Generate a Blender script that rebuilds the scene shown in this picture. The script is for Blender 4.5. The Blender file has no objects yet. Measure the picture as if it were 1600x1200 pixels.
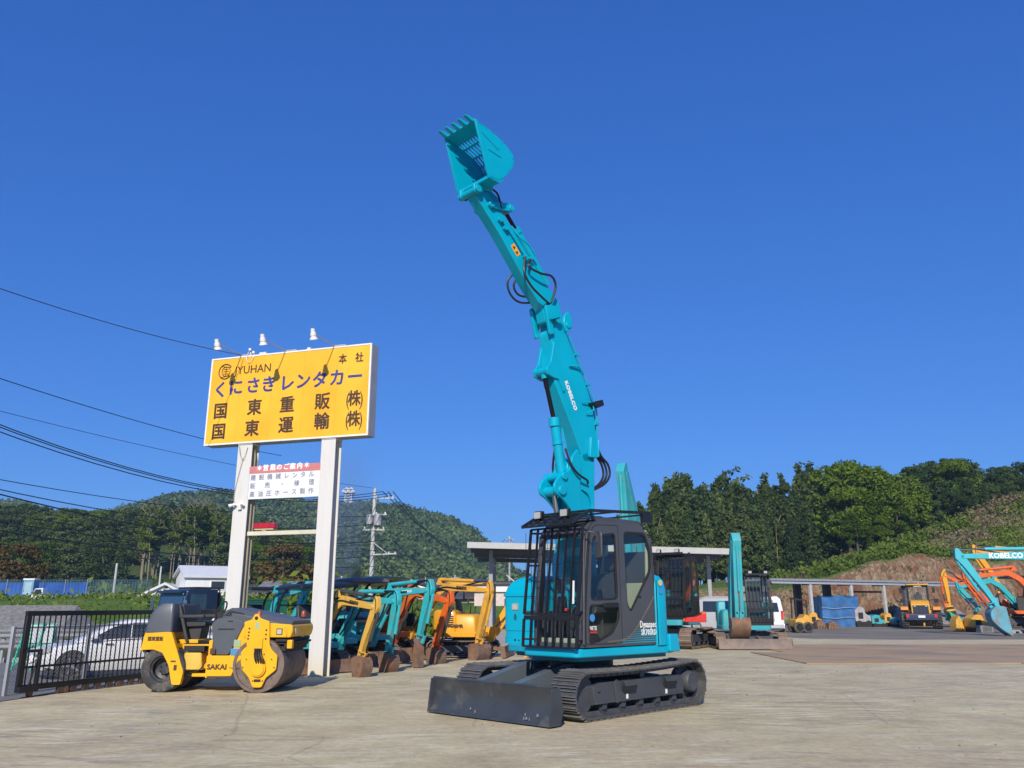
import bpy, math, random
import numpy as np
from mathutils import Matrix, Vector
R = math.radians
scene = bpy.context.scene
col = scene.collection
# ------------------------------------------------------------------ camera geometry
FOC, PITCH, EYE = 1290.0, R(15), 1.6
cP, sP = math.cos(PITCH), math.sin(PITCH)
def ray(px, py):
    a = (px-800)/FOC; b = (600-py)/FOC
    return Vector((a, cP-b*sP, sP+b*cP))
def G(px, py, z=0.0):
    r = ray(px, py); t = (z-EYE)/r.z
    return Vector((r.x*t, r.y*t, z))
def AtY(px, py, y):
    r = ray(px, py); t = y/r.y
    return Vector((r.x*t, y, EYE+r.z*t))
def fwd(a):
    a = R(a); return Vector((-math.sin(a), -math.cos(a), 0))
def rz_of(a):
    f = fwd(a); return math.atan2(f.y, f.x)
# ------------------------------------------------------------------ node helpers
MATS = {}
def newmat(name):
    m = bpy.data.materials.new(name); m.use_nodes = True
    m.node_tree.nodes.clear(); return m
class NT:
    def __init__(s, m): s.t = m.node_tree; s.n = s.t.nodes; s.l = s.t.links
    def add(s, ty, **kw):
        n = s.n.new(ty)
        for k, v in kw.items():
            if k == 'ins':
                for kk, vv in v.items(): s.put(n, kk, vv)
            else: setattr(n, k, v)
        return n
    def put(s, n, k, v):
        i = n.inputs[k]
        if isinstance(v, bpy.types.NodeSocket): s.l.new(v, i)
        else: i.default_value = v
    def coord(s, kind='Object', scale=(1,1,1)):
        c = s.add('ShaderNodeTexCoord'); mp = s.add('ShaderNodeMapping')
        s.l.new(c.outputs[kind], mp.inputs[0]); mp.inputs['Scale'].default_value = scale
        return mp.outputs[0]
    def noise(s, vec, scale, detail=4, rough=.55, dist=0):
        n = s.add('ShaderNodeTexNoise', ins={'Vector': vec, 'Scale': scale, 'Detail': detail, 'Roughness': rough, 'Distortion': dist})
        return n.outputs['Fac']
    def ramp(s, fac, stops):
        r = s.add('ShaderNodeValToRGB', ins={'Fac': fac}); e = r.color_ramp.elements
        while len(e) < len(stops): e.new(.5)
        for x, (p, c) in zip(e, stops):
            x.position = p; x.color = (*c, 1) if len(c) == 3 else c
        return r.outputs[0]
    def mix(s, f, a, b, bt='MIX'):
        n = s.add('ShaderNodeMix', data_type='RGBA', blend_type=bt)
        s.put(n, 0, f)
        for i, v in ((6, a), (7, b)):
            if isinstance(v, tuple): v = (*v, 1) if len(v) == 3 else v
            s.put(n, i, v)
        return n.outputs[2]
    def math(s, op, a, b=0.0, clamp=False):
        n = s.add('ShaderNodeMath', operation=op, use_clamp=clamp); s.put(n, 0, a); s.put(n, 1, b); return n.outputs[0]
    def bump(s, h, strength=.2, dist=.01):
        return s.add('ShaderNodeBump', ins={'Height': h, 'Strength': strength, 'Distance': dist}).outputs[0]
    def out(s, sh, disp=None):
        o = s.add('ShaderNodeOutputMaterial'); s.l.new(sh, o.inputs[0])
    def pbsdf(s, **k):
        return s.add('ShaderNodeBsdfPrincipled', ins=k)
def gray(v): return (v, v, v)
def mat(name, c, rough=.5, metal=0.0, var=.15, scale=3.0, dirt=None, damt=.0, bump=.0, bscale=60, coat=0.0, dscale=4.0, spec=.5):
    """general weathered surface: colour drifts a little, dirt patches of their own shape, fine bump"""
    if name in MATS: return MATS[name]
    m = newmat(name); t = NT(m); v = t.coord()
    n = t.noise(v, scale, 5)
    lo = tuple(x*(1-var) for x in c); hi = tuple(min(1, x*(1+var)) for x in c)
    cc = t.ramp(n, [(.3, lo), (.7, hi)])
    rf = t.math('MULTIPLY_ADD', n, .25*rough); t.n[-1].inputs[2].default_value = rough*.87
    rf.node.inputs[2].default_value = rough*.87
    if dirt:
        d = t.noise(v, dscale, 8, .7)
        f = t.ramp(d, [(.62-damt*.35, (0,0,0)), (.78-damt*.2, (1,1,1))])
        f = t.math('MULTIPLY', f, min(1, .5+damt))
        cc = t.mix(f, cc, dirt)
        rf = t.math('ADD', rf, t.math('MULTIPLY', f, .3), True)
    b = t.pbsdf(**{'Base Color': cc, 'Roughness': rf, 'Metallic': metal, 'Coat Weight': coat, 'Specular IOR Level': spec})
    if bump: t.put(b, 'Normal', t.bump(t.noise(v, bscale, 3), bump, .005))
    t.out(b.outputs[0]); MATS[name] = m; return m
def glass(name, tint=(.95,.98,.96), alpha=.985, refl=1.0):
    if name in MATS: return MATS[name]
    m = newmat(name); t = NT(m)
    tr = t.add('ShaderNodeBsdfTransparent', ins={'Color': (*tint, 1)})
    df = t.pbsdf(**{'Base Color': (.02,.03,.03,1), 'Roughness': .08})
    g = t.add('ShaderNodeBsdfGlossy', ins={'Roughness': .03, 'Color': (.9,.95,1,1)})
    lw = t.add('ShaderNodeLayerWeight', ins={'Blend': .5}); fz = t.math('MULTIPLY_ADD', t.math('POWER', lw.outputs['Facing'], 5), .9); fz.node.inputs[2].default_value = .035
    a = t.add('ShaderNodeMixShader', ins={0: alpha}); t.l.new(df.outputs[0], a.inputs[1]); t.l.new(tr.outputs[0], a.inputs[2])
    b = t.add('ShaderNodeMixShader', ins={0: t.math('MULTIPLY', fz, refl)}); t.l.new(a.outputs[0], b.inputs[1]); t.l.new(g.outputs[0], b.inputs[2])
    t.out(b.outputs[0]); MATS[name] = m; return m
# ------------------------------------------------------------------ mesh builder
def unit(v): v = Vector(v); return v.normalized()
def basis(d, up=(0,0,1)):
    d = unit(d); up = Vector(up)
    if abs(d.dot(up.normalized())) > .98: up = Vector((1,0,0)) if abs(d.x) < .9 else Vector((0,1,0))
    x = up.cross(d).normalized(); y = d.cross(x).normalized(); return x, y, d
def rnd(pts, r, n=4):
    """round the corners of a 2-D polygon"""
    out = []; N = len(pts)
    for i in range(N):
        p0 = Vector(pts[i-1][:2]); p1 = Vector(pts[i][:2]); p2 = Vector(pts[(i+1) % N][:2])
        rr = pts[i][2] if len(pts[i]) > 2 else r
        a = (p0-p1); b = (p2-p1); d = min(rr, a.length*.45, b.length*.45)
        if d < 1e-4: out.append(tuple(p1)); continue
        A = p1+a.normalized()*d; B = p1+b.normalized()*d
        for k in range(n+1):
            t = k/n; q = A*(1-t)**2+p1*2*t*(1-t)+B*t*t; out.append((q.x, q.y))
    return out
def spline(pts, n=6):
    """Catmull-Rom through points"""
    P = [Vector(p) for p in pts]; P = [P[0]*2-P[1]]+P+[P[-1]*2-P[-2]]; o = []
    for i in range(1, len(P)-2):
        for k in range(n):
            t = k/n
            o.append(.5*((2*P[i])+(P[i+1]-P[i-1])*t+(2*P[i-1]-5*P[i]+4*P[i+1]-P[i+2])*t*t+(3*P[i]-P[i-1]-3*P[i+1]+P[i+2])*t**3))
    o.append(P[-2]); return o
class MB:
    def __init__(s, M=None): s.v = []; s.f = []; s.m = []; s.cur = 0; s.M = M
    def mt(s, i): s.cur = i; return s
    def add(s, vs, fs):
        o = len(s.v)
        for p in vs:
            p = Vector(p)
            if s.M is not None: p = s.M @ p
            s.v.append(tuple(p))
        for f in fs: s.f.append([i+o for i in f]); s.m.append(s.cur)
        return s
    def box(s, x0, x1, y0, y1, z0, z1, M=None):
        vs = [Vector((x, y, z)) for z in (z0, z1) for y in (y0, y1) for x in (x0, x1)]
        if M is not None: vs = [M @ v for v in vs]
        return s.add(vs, [(0,2,3,1), (4,5,7,6), (0,1,5,4), (2,6,7,3), (0,4,6,2), (1,3,7,5)])
    def beam(s, p0, p1, w, h, up=(0,0,1)):
        p0 = Vector(p0); p1 = Vector(p1); x, y, d = basis(p1-p0, up); vs = []
        for p in (p0, p1):
            for a, b in ((-1,-1), (1,-1), (1,1), (-1,1)): vs.append(p+x*a*w/2+y*b*h/2)
        return s.add(vs, [(3,2,1,0), (4,5,6,7), (0,1,5,4), (1,2,6,5), (2,3,7,6), (3,0,4,7)])
    def prism(s, pts, a, b, ax='y'):
        """2-D outline extruded along ax; pts are (x,z) for y, (y,z) for x, (x,y) for z"""
        def P(p, t):
            return (p[0], t, p[1]) if ax == 'y' else (t, p[0], p[1]) if ax == 'x' else (p[0], p[1], t)
        n = len(pts); vs = [P(p, a) for p in pts]+[P(p, b) for p in pts]
        area = sum(pts[i-1][0]*pts[i][1]-pts[i][0]*pts[i-1][1] for i in range(n))
        flip = (area > 0) != (b > a)
        if ax == 'y': flip = not flip
        fs = [list(range(n))[::-1], list(range(n, 2*n))]+[(i, (i+1) % n, n+(i+1) % n, n+i) for i in range(n)]
        if flip: fs = [list(f)[::-1] for f in fs]
        return s.add(vs, fs)
    def cyl(s, p0, p1, r0, r1=None, n=16, cap=True):
        r1 = r0 if r1 is None else r1; p0 = Vector(p0); p1 = Vector(p1); x, y, d = basis(p1-p0); vs = []
        for p, r in ((p0, r0), (p1, r1)):
            for k in range(n):
                t = 2*math.pi*k/n; vs.append(p+x*math.cos(t)*r+y*math.sin(t)*r)
        fs = [(k, (k+1) % n, n+(k+1) % n, n+k) for k in range(n)]
        if cap: fs += [list(range(n))[::-1], list(range(n, 2*n))]
        return s.add(vs, fs)
    def lathe(s, prof, p0, ax, n=24):
        """prof: (radius, offset along ax)"""
        p0 = Vector(p0); x, y, d = basis(ax); vs = []
        for r, h in prof:
            for k in range(n):
                t = 2*math.pi*k/n; vs.append(p0+d*h+(x*math.cos(t)+y*math.sin(t))*max(r, 1e-4))
        fs = []
        for j in range(len(prof)-1):
            for k in range(n): fs.append((j*n+k, j*n+(k+1) % n, (j+1)*n+(k+1) % n, (j+1)*n+k))
        return s.add(vs, fs)
    def tube(s, pts, r, n=8, smooth=0, cap=True):
        P = spline(pts, smooth) if smooth else [Vector(p) for p in pts]
        x, y, d = basis(P[1]-P[0]); vs = []
        for i, p in enumerate(P):
            t = (P[min(i+1, len(P)-1)]-P[max(i-1, 0)]).normalized()
            x = (x-t*x.dot(t)); x = x.normalized() if x.length > 1e-6 else basis(t)[0]; y = t.cross(x)
            for k in range(n):
                a = 2*math.pi*k/n; vs.append(p+(x*math.cos(a)+y*math.sin(a))*r)
        fs = [(i*n+k, i*n+(k+1) % n, (i+1)*n+(k+1) % n, (i+1)*n+k) for i in range(len(P)-1) for k in range(n)]
        if cap: fs += [list(range(n))[::-1], [(len(P)-1)*n+k for k in range(n)]]
        return s.add(vs, fs)
    def loft(s, rings, closed=True, cap=True):
        n = len(rings[0]); vs = [p for r in rings for p in r]; fs = []
        for j in range(len(rings)-1):
            for k in range(n if closed else n-1): fs.append((j*n+k, j*n+(k+1) % n, (j+1)*n+(k+1) % n, (j+1)*n+k))
        if cap: fs += [list(range(n))[::-1], [(len(rings)-1)*n+k for k in range(n)]]
        return s.add(vs, fs)
    def plate(s, outer, holes, a, b, ax='y'):
        """flat outline with holes, extruded from a to b along ax"""
        cu = bpy.data.curves.new('t', 'CURVE'); cu.dimensions = '2D'; cu.fill_mode = 'BOTH'; cu.extrude = abs(b-a)/2
        for ps in [outer]+list(holes):
            sp = cu.splines.new('POLY'); sp.points.add(len(ps)-1); sp.use_cyclic_u = True
            for q, p in zip(sp.points, ps): q.co = (p[0], p[1], 0, 1)
        o = bpy.data.objects.new('t', cu); me = bpy.data.meshes.new_from_object(o)
        c = (a+b)/2
        def P(p):
            return (p[0], c-p[2], p[1]) if ax == 'y' else (c+p[2], p[0], p[1]) if ax == 'x' else (p[0], p[1], c+p[2])
        s.add([P(v.co) for v in me.vertices], [list(f.vertices) for f in me.polygons])
        bpy.data.objects.remove(o); bpy.data.curves.remove(cu); bpy.data.meshes.remove(me); return s
    def build(s, name, mats, parent=None, bevel=0.0, ang=35, seg=2):
        me = bpy.data.meshes.new(name); me.from_pydata(s.v, [], s.f)
        if not isinstance(mats, (list, tuple)): mats = [mats]
        for m in mats: me.materials.append(m)
        me.polygons.foreach_set('material_index', s.m)
        me.polygons.foreach_set('use_smooth', [True]*len(me.polygons)); me.update()
        me.set_sharp_from_angle(angle=R(ang))
        o = bpy.data.objects.new(name, me); col.objects.link(o)
        if parent: o.parent = parent
        if bevel:
            b = o.modifiers.new('bevel', 'BEVEL'); b.width = bevel; b.segments = seg; b.limit_method = 'ANGLE'; b.angle_limit = R(40); b.harden_normals = False
        return o
def thing(name, label, cat, loc=(0,0,0), rz=0.0, group=None, scale=1.0):
    o = bpy.data.objects.new(name, None); col.objects.link(o); o.empty_display_size = .3
    o.location = loc; o.rotation_euler = (0,0,rz); o.scale = (scale,)*3
    o['label'] = label; o['category'] = cat
    if group: o['group'] = group
    return o
def tag(o, label=None, cat=None, group=None, kind=None):
    if label: o['label'] = label
    if cat: o['category'] = cat
    if group: o['group'] = group
    if kind: o['kind'] = kind
    return o
def copy_tree(o, parent=None):
    c = o.copy(); col.objects.link(c)
    if parent: c.parent = parent
    for ch in list(o.children): copy_tree(ch, c)
    return c
def text(body, size, loc, xdir, up, m, parent=None, name='lettering', bold=0.0, sx=1.0, align='CENTER', depth=.002, sp=1.0, res=2):
    cu = bpy.data.curves.new('t', 'FONT'); cu.body = body; cu.size = size; cu.align_x = align; cu.align_y = 'CENTER'
    cu.extrude = depth; cu.space_character = sp; cu.resolution_u = res
    o = bpy.data.objects.new('t', cu); me = bpy.data.meshes.new_from_object(o)
    bpy.data.objects.remove(o); bpy.data.curves.remove(cu)
    if bold:      # heavier strokes: the same outline laid down again a little to each side
        vs = []; fs = []; b0 = [v.co.copy() for v in me.vertices]; f0 = [list(f.vertices) for f in me.polygons]
        for q in range(7):
            dx, dy = (0, 0) if q == 6 else (math.cos(q*math.pi/3)*bold, math.sin(q*math.pi/3)*bold)
            n0 = len(vs); vs += [(p.x+dx, p.y+dy, p.z-q*.00025) for p in b0]; fs += [[i+n0 for i in f] for f in f0]
        me = bpy.data.meshes.new(name); me.from_pydata(vs, [], fs)
    x = unit(xdir); u = unit(up); n = x.cross(u)
    M = Matrix(((x.x*sx, u.x, n.x, loc[0]), (x.y*sx, u.y, n.y, loc[1]), (x.z*sx, u.z, n.z, loc[2]), (0,0,0,1)))
    me.transform(M); me.materials.clear(); me.materials.append(m); me.name = name
    o = bpy.data.objects.new(name, me); col.objects.link(o)
    if parent: o.parent = parent
    return o
# ------------------------------------------------------------------ shared materials
TEAL = mat('teal_paint', (.0,.37,.53), .34, var=.08, scale=1.5, dirt=(.01,.24,.32), damt=.15, coat=.12, dscale=3, spec=.3)
TEAL2 = mat('worn_teal_paint', (.03,.36,.42), .5, var=.12, scale=2, dirt=(.16,.2,.17), damt=.35)
BLACK = mat('black_paint', (.012,.012,.013), .4, var=.2)
BLACKM = mat('matt_black', (.012,.012,.012), .7, var=.3)
SLATE = mat('slate_grey_paint', (.062,.066,.075), .42, var=.08, coat=.1)
UNDER = mat('undercarriage_paint', (.05,.056,.066), .55, var=.15, dirt=(.15,.13,.11), damt=.15, bump=.3)
RIBM = mat('worn_highlit_rib', (.24,.235,.23), .45, metal=.4, var=.3, scale=8, dirt=(.08,.07,.06), damt=.4)  # worn rib steel, colour lightened to paint in the metal highlights on the edges
SHOE = mat('track_steel', (.08,.083,.088), .5, metal=.2, var=.25, scale=6, dirt=(.14,.12,.1), damt=.25, bump=.4)
RUBBER = mat('tyre_rubber', (.035,.035,.036), .85, var=.25, dirt=(.16,.15,.13), damt=.45, bump=.5, dscale=5)
HOSE = mat('hose_rubber', (.015,.015,.016), .45, var=.2)
CHROME = mat('chrome_rod', (.65,.64,.62), .15, metal=1, var=.05)
STEEL = mat('galvanised_steel', (.36,.37,.38), .5, metal=.3, var=.12)
WHITEP = mat('white_paint', (.75,.74,.71), .45, var=.05, scale=1.2, dirt=(.5,.46,.38), damt=.15)
YEL = mat('yellow_paint', (.72,.33,.008), .38, var=.06, dirt=(.35,.2,.06), damt=.1, coat=.15)
YEL2 = mat('worn_yellow_paint', (.68,.36,.04), .5, var=.12, dirt=(.3,.2,.08), damt=.35)
ORA = mat('orange_paint', (.68,.12,.012), .45, var=.1, dirt=(.25,.1,.05), damt=.25)
MUD = mat('rusty_bucket_steel', (.15,.10,.072), .75, var=.4, scale=5, dirt=(.30,.13,.06), damt=.5, bump=.5)
RSHOE = mat('rusty_track', (.17,.13,.10), .75, var=.35, scale=5, dirt=(.28,.2,.14), damt=.5, bump=.5)
DRUM = mat('drum_steel', (.17,.13,.11), .55, metal=.35, var=.3, scale=3, dirt=(.1,.07,.05), damt=.4, bump=.3)
BEIGE = mat('cab_lining', (.36,.38,.29), .7, var=.06)
SEAT = mat('seat_vinyl', (.035,.035,.038), .5, var=.2)
RED = mat('red_plastic', (.55,.03,.02), .35, var=.1)
LBLUE = mat('blue_sticker', (.05,.25,.6), .4, var=.1)
LWHITE = mat('white_lettering', (.8,.8,.78), .5, var=.02)
LDARK = mat('dark_lettering', (.07,.035,.015), .5, var=.05)
LNAVY = mat('navy_lettering', (.035,.05,.22), .5, var=.35, scale=9)
GLASS = glass('cab_glass')
DGLASS = glass('dark_glass', (.72,.8,.82), .8)
LENS = mat('lamp_lens', (.42,.42,.38), .1, var=.1, coat=1)
# ------------------------------------------------------------------ tracks shared by all machines
def track_path(x0, x1, r0, r1, z0, z1, n=160):
    """closed loop round a front wheel (x1,z1,r1) and a rear wheel (x0,z0,r0), flat at the bottom; equally spaced (point, tangent)"""
    pts = []
    for k in range(13): a = -math.pi/2+math.pi*k/12; pts.append((x1+math.cos(a)*r1, z1+math.sin(a)*r1))
    for t in (.25, .5, .75): pts.append((x1+(x0-x1)*t, z1+r1+(z0+r0-z1-r1)*t-.03*math.sin(math.pi*t)*2*min(r0, r1)/.7))
    for k in range(13): a = math.pi/2+math.pi*k/12; pts.append((x0+math.cos(a)*r0, z0+math.sin(a)*r0))
    return pts
def resample(pts, n):
    P = pts+[pts[0]]; L = [0]
    for a, b in zip(P, P[1:]): L.append(L[-1]+math.dist(a, b))
    o = []; j = 0
    for k in range(n):
        s = L[-1]*k/n
        while L[j+1] < s: j += 1
        t = (s-L[j])/max(1e-9, L[j+1]-L[j]); o.append((P[j][0]+(P[j+1][0]-P[j][0])*t, P[j][1]+(P[j+1][1]-P[j][1])*t))
    return o
def track_mesh(x0, x1, r0, r1, z0, z1, ya, yb, pitch=.155, th=.022, rib=.034, chain=True):
    path = track_path(x0, x1, r0, r1, z0, z1)
    per = sum(math.dist(a, b) for a, b in zip(path, path[1:]+path[:1])); n = int(per/pitch)
    P = resample(path, n*2); mb = MB(); w = per/n
    for k in range(n):
        c = P[2*k]; a = P[2*k-1]; b = P[(2*k+1) % (2*n)]
        t = Vector((b[0]-a[0], 0, b[1]-a[1])).normalized(); nn = Vector((t.z, 0, -t.x))   # outward
        M = Matrix(((t.x, 0, nn.x, c[0]), (0, 1, 0, 0), (t.z, 0, nn.z, c[1]), (0,0,0,1)))
        mb.box(-w*.49, w*.46, ya, yb, -rib-th, -rib, M)
        for q in (-.46, .0, .3): mb.mt(1 if chain else 0).box(w*q, w*(q+.06), ya, yb, -rib-.001, 0 if q != .0 else -.008, M)
        mb.mt(0)
        if chain:
            m = (ya+yb)/2
            for s in (-1, 1): mb.box(-w*.46, w*.42, m+s*.07-.018, m+s*.07+.018, -rib-th-.06, -rib-th, M)
            for s in (-1, 1):
                for u in (-.2, .2): mb.cyl(M @ Vector((u*w, m+s*.15, -rib)), M @ Vector((u*w, m+s*.15, -rib+.012)), .012, n=6)
    return mb
# ------------------------------------------------------------------ the big teal excavator in front
def big_machine():
    C = (1.14, 14.3, 0); hU = 46.0; hT = 43.9
    ex = thing('excavator', 'big teal excavator in front, raising its long arm and slatted bucket high into the sky', 'excavator', C, rz_of(hU))
    q = rz_of(hT)-rz_of(hU)
    MT = Matrix.Rotation(q, 4, 'Z')
    def mbT(): return MB(MT)
    # crawler tracks
    for s in (1, -1):
        ya, yb = sorted((s*.765, s*1.24))
        b = track_mesh(-1.45, 1.33, .37, .35, .37, .35, ya, yb); b2 = MB(MT); b2.add(b.v, b.f); b2.m = b.m
        tr = b2.build('crawler_track', [SHOE, RIBM], ex)
        w = mbT(); ym = s*1.0
        w.lathe([(0,-.07), (.28,-.07), (.28,-.03), (.2,-.03), (.2,.03), (.28,.03), (.28,.07), (0,.07)], (1.33, ym, .36), (0,1,0), 28)
        w.build('idler_wheel', UNDER, tr, ang=30)
        w = mbT(); w.lathe([(0,-.1), (.22,-.1), (.24,.02), (.17,.05), (.17, s*.17), (.15, s*.2), (0, s*.2)] if s > 0 else [(0,.1), (.22,.1), (.24,-.02), (.17,-.05), (.17,-.17), (.15,-.2), (0,-.2)], (-1.44, ym, .38), (0,1,0), 28)
        for k in range(19):
            a = 2*math.pi*k/19; c = Vector((-1.44+math.cos(a)*.27, ym, .38+math.sin(a)*.27))
            w.beam(c-Vector((0,.03,0)), c+Vector((0,.03,0)), .05, .05)
        for k in range(12):
            a = 2*math.pi*k/12; c = Vector((-1.44+math.cos(a)*.125, ym+s*.2, .38+math.sin(a)*.125)); w.cyl(c, c+Vector((0,s*.012,0)), .012, n=6)
        w.build('drive_sprocket', UNDER, tr)
        for k in range(5):
            w = mbT(); x = -.98+k*.46
            w.lathe([(0,-.1), (.085,-.1), (.085,-.05), (.065,-.04), (.065,.04), (.085,.05), (.085,.1), (0,.1)], (x, ym, .155), (0,1,0), 16)
            w.box(x-.05, x+.05, ym+s*.10, ym+s*.13, .13, .24); w.build('track_roller', UNDER, tr)
        w = mbT(); w.cyl((-.15, ym-.1, .56), (-.15, ym+.1, .56), .06, n=14); w.build('carrier_roller', UNDER, tr)
        # side frame: sloped top box
        w = mbT(); y0, y1 = s*.9, s*1.15
        a = [(1.12,.22), (1.15,.45), (.98,.5), (-1.12,.5), (-1.22,.44), (-1.22,.22)]
        w.prism(a, min(y0,y1), max(y0,y1), 'y')
        w.prism([(.62,.2), (.66,.5), (.60,.53), (.55,.5), (.55,.2)], *sorted((y1, y1+s*.02)), ax='y')
        w.box(.55, 1.2, *sorted((y1, y1+s*.012)), .21, .24)
        w.box(-1.2, .55, *sorted((y1, y1+s*.012)), .21, .24)
        for x in (.3, -.8): w.prism([(x-.17,.5), (x+.17,.5), (x+.13,.42), (x-.17,.42)], *sorted((y1-.0, y1+s*.06)), ax='y')
        fr = w.build('track_frame', UNDER, ex, bevel=.008)
        w = mbT()
        for x in (.3, -.8): w.box(x-.13, x+.16, *sorted((y1+s*.001, y1+s*.062)), .36, .42)
        w.box(.98, 1.04, *sorted((y1, y1+s*.004)), .36, .385); w.build('frame_pocket', BLACKM, fr)
        w = mbT()
        for x in (.33, -.72): w.box(x-.025, x+.025, *sorted((y1, y1+s*.004)), .24, .31)
        w.build('white_decal', LWHITE, fr)
    w = mbT()   # centre frame
    w.box(-.75, .75, -.45, .45, .38, .62); w.cyl((0,0,.6), (0,0,.8), .52, n=40)
    for sx in (-1, 1):
        for sy in (-1, 1): w.beam((sx*.45, sy*.3, .5), (sx*.8, sy*.95, .42), .25, .18)
    w.build('centre_frame', UNDER, ex, bevel=.01)
    w = MB(); w.lathe([(.5,.78), (.58,.78), (.58,.9), (.5,.9)], (0,0,0), (0,0,1), 40); w.build('slewing_ring', BLACKM, ex)
    # dozer blade
    w = mbT(); pr = [(2.22,.02), (2.14,.1), (2.085,.2), (2.08,.3), (2.10,.4), (2.15,.5), (2.11,.51), (2.055,.41), (2.035,.3), (2.04,.2), (2.09,.1), (2.17,.02)]
    w.prism(pr, -1.235, 1.235, 'y')
    for s in (-1, 1):
        w.prism([(2.225,.02), (2.16,.505), (2.0,.51), (1.93,.2), (2.0,.03)], *sorted((s*1.235, s*1.255)), ax='y')
    w.tube([(2.12,-1.23,.515), (2.12,1.23,.515)], .02)
    w.prism([(2.20,.05), (2.22,.02), (2.0,.01), (2.0,.08)], -1.2, 1.2, 'y')
    bl = w.build('dozer_blade', mat('blade_paint', (.042,.050,.060), .42, var=.2, scale=2, dirt=(.13,.12,.105), damt=.3, bump=.3, dscale=2.2), ex, ang=50)
    w = mbT()
    rr = random.Random(3)
    for k in range(7):
        y = rr.choice([-.25, .75, .9])+rr.uniform(-.16,.16); x = 2.205-rr.random()*.05; L = rr.uniform(.02,.08)
        z = .05+(2.222-x)*1.25
        w.box(x-.001, x+.006, y, y+rr.uniform(.006,.03), z, z+L*.6)
    w.build('scratches', mat('bare_scratch', (.2,.2,.2), .5), bl)
    for s in (-1, 1):
        ym = .28 if s > 0 else -.5; w = mbT(); w.prism([(2.06,.28), (2.06,.46), (.85,.72), (.62,.72), (.6,.5)], ym-.07, ym+.07, 'y')
        w.cyl((.66, ym-.12, .6), (.66, ym+.12, .6), .08)
        w.build('blade_arm', mat('blade_arm_paint', (.10,.125,.15), .4, var=.1), bl, bevel=.008)
    w = mbT(); w.cyl((.7,.12,.62), (1.3,.12,.5), .06); w.mt(1).cyl((1.3,.12,.5), (1.95,.12,.36), .03); w.build('blade_cylinder', [UNDER, CHROME], bl)
    w = mbT(); w.tube([(.6,.25,.65), (1.1,.3,.6), (1.4,.32,.42), (1.8,.3,.3)], .018, smooth=5); w.build('blade_hose', mat('dusty_hose', (.25,.23,.18), .6), bl)
    # ---- upper structure
    w = MB()   # deck with rim
    deck = [(1.42,1.18,.12), (1.42,.1,.05), (.9,-.25,.3), (.74,-1.1,.3), (-.6,-1.2,.6), (-1.22,-.7,.6), (-1.3,0,.6), (-1.22,.7,.6), (-.95,1.22,.15)]
    dk = rnd(deck, .2, 6); w.prism(dk, .86, .985, 'z'); w.build('deck', TEAL, ex, bevel=.02)
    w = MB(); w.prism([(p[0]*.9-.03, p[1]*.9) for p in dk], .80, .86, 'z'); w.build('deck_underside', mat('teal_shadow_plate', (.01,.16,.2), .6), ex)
    # right front cover (tank) with domed top
    w = MB(); rings = []
    for z, e in ((.985,.0), (1.1,.0), (1.11,.012), (1.18,.012), (1.19,0), (1.74,0), (1.745,-.02), (1.79,-.02), (1.795,0), (1.9,.03), (1.99,.09), (2.05,.18), (2.08,.3)):
        q = [(.72-e,-1.13+e), (.62-e,-.32), (-.5,-.3), (-.5,-1.2+e)]
        rings.append([(p[0], p[1], z) for p in rnd([(a, b) for a, b in q], .13, 5)])
    w.loft(rings[::1]); cv = w.build('tank_cover', TEAL, ex, ang=25)
    w = MB(); w.M = None
    d = (Vector((.72,-1.13,0))-Vector((.62,-.32,0))).normalized(); n = Vector((-d.y, d.x, 0)); n = n if n.x > 0 else -n
    o = Vector((.72,-1.13,0)) - d*.28 + n*.003
    Mx = Matrix(((-d.x, 0, n.x, o.x), (-d.y, 0, n.y, o.y), (0, 1, 0, 0), (0,0,0,1)))
    w.M = Mx; w.prism(rnd([(-.06,1.52), (.07,1.52), (.07,1.63), (-.06,1.63)], .02), -.01, .012, 'z')
    lampf = w.build('cover_lamp', [mat('lamp_housing', (.3,.3,.28), .3)], cv)
    w = MB(Mx); w.prism(rnd([(-.045,1.535), (.055,1.535), (.055,1.61), (-.045,1.61)], .015), .0125, .016, 'z'); w.build('lens', LENS, lampf)
    w = MB(Mx)
    for k in range(5): w.box(-.0-.03+abs(k-2)*.008, .035-abs(k-2)*.008, 1.36+k*.022, 1.37+k*.022, .0, .006)
    w.cyl((0,1.04,0), (0,1.04,.006), .018, n=12); w.cyl((.08,1.035,0), (.08,1.035,.006), .013, n=12)
    w.build('cover_vent', BLACKM, cv)
    # engine cover and counterweight
    w = MB(); rings = []
    for z, e in ((.985,.0), (1.85,.0), (1.98,.02), (2.06,.07), (2.1,.15)):
        q = [(-.44,-1.17+e), (-.44,1.245-e), (-.74+e,1.23-e), (-1.18+e,.75-e), (-1.32+e,0), (-1.2+e,-.75), (-.8+e,-1.17+e)]
        rings.append([(p[0], p[1], z) for p in rnd(q, .1, 5)])
    w.loft(rings[::-1]); eng = w.build('counterweight', TEAL, ex, ang=25)
    w = MB(); w.prism(rnd([(-.72,.88), (-.72,1.15), (-.95,1.15), (-1.0,.88)], .03), 1.0, 1.27, 'y'); w.build('rear_step', TEAL, ex, bevel=.015)
    w = MB(); w.box(-.452,-.444, 1.24,1.252, 1.0,2.0); w.build('panel_gap', BLACKM, eng)
    # ---- cab: sides with window openings
    CS = SLATE; yo, yi = 1.2, .2
    side = rnd([(1.31,1.0,.04), (1.3,1.5,.1), (1.16,2.66,.2), (1.0,2.86,.15), (-.15,2.87,.25), (-.42,2.62,.2), (-.5,1.0,.03)], .1, 6)
    dw_up = rnd([(1.13,1.66), (1.05,2.62), (.49,2.7), (.47,1.68)], .09, 5)
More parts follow.
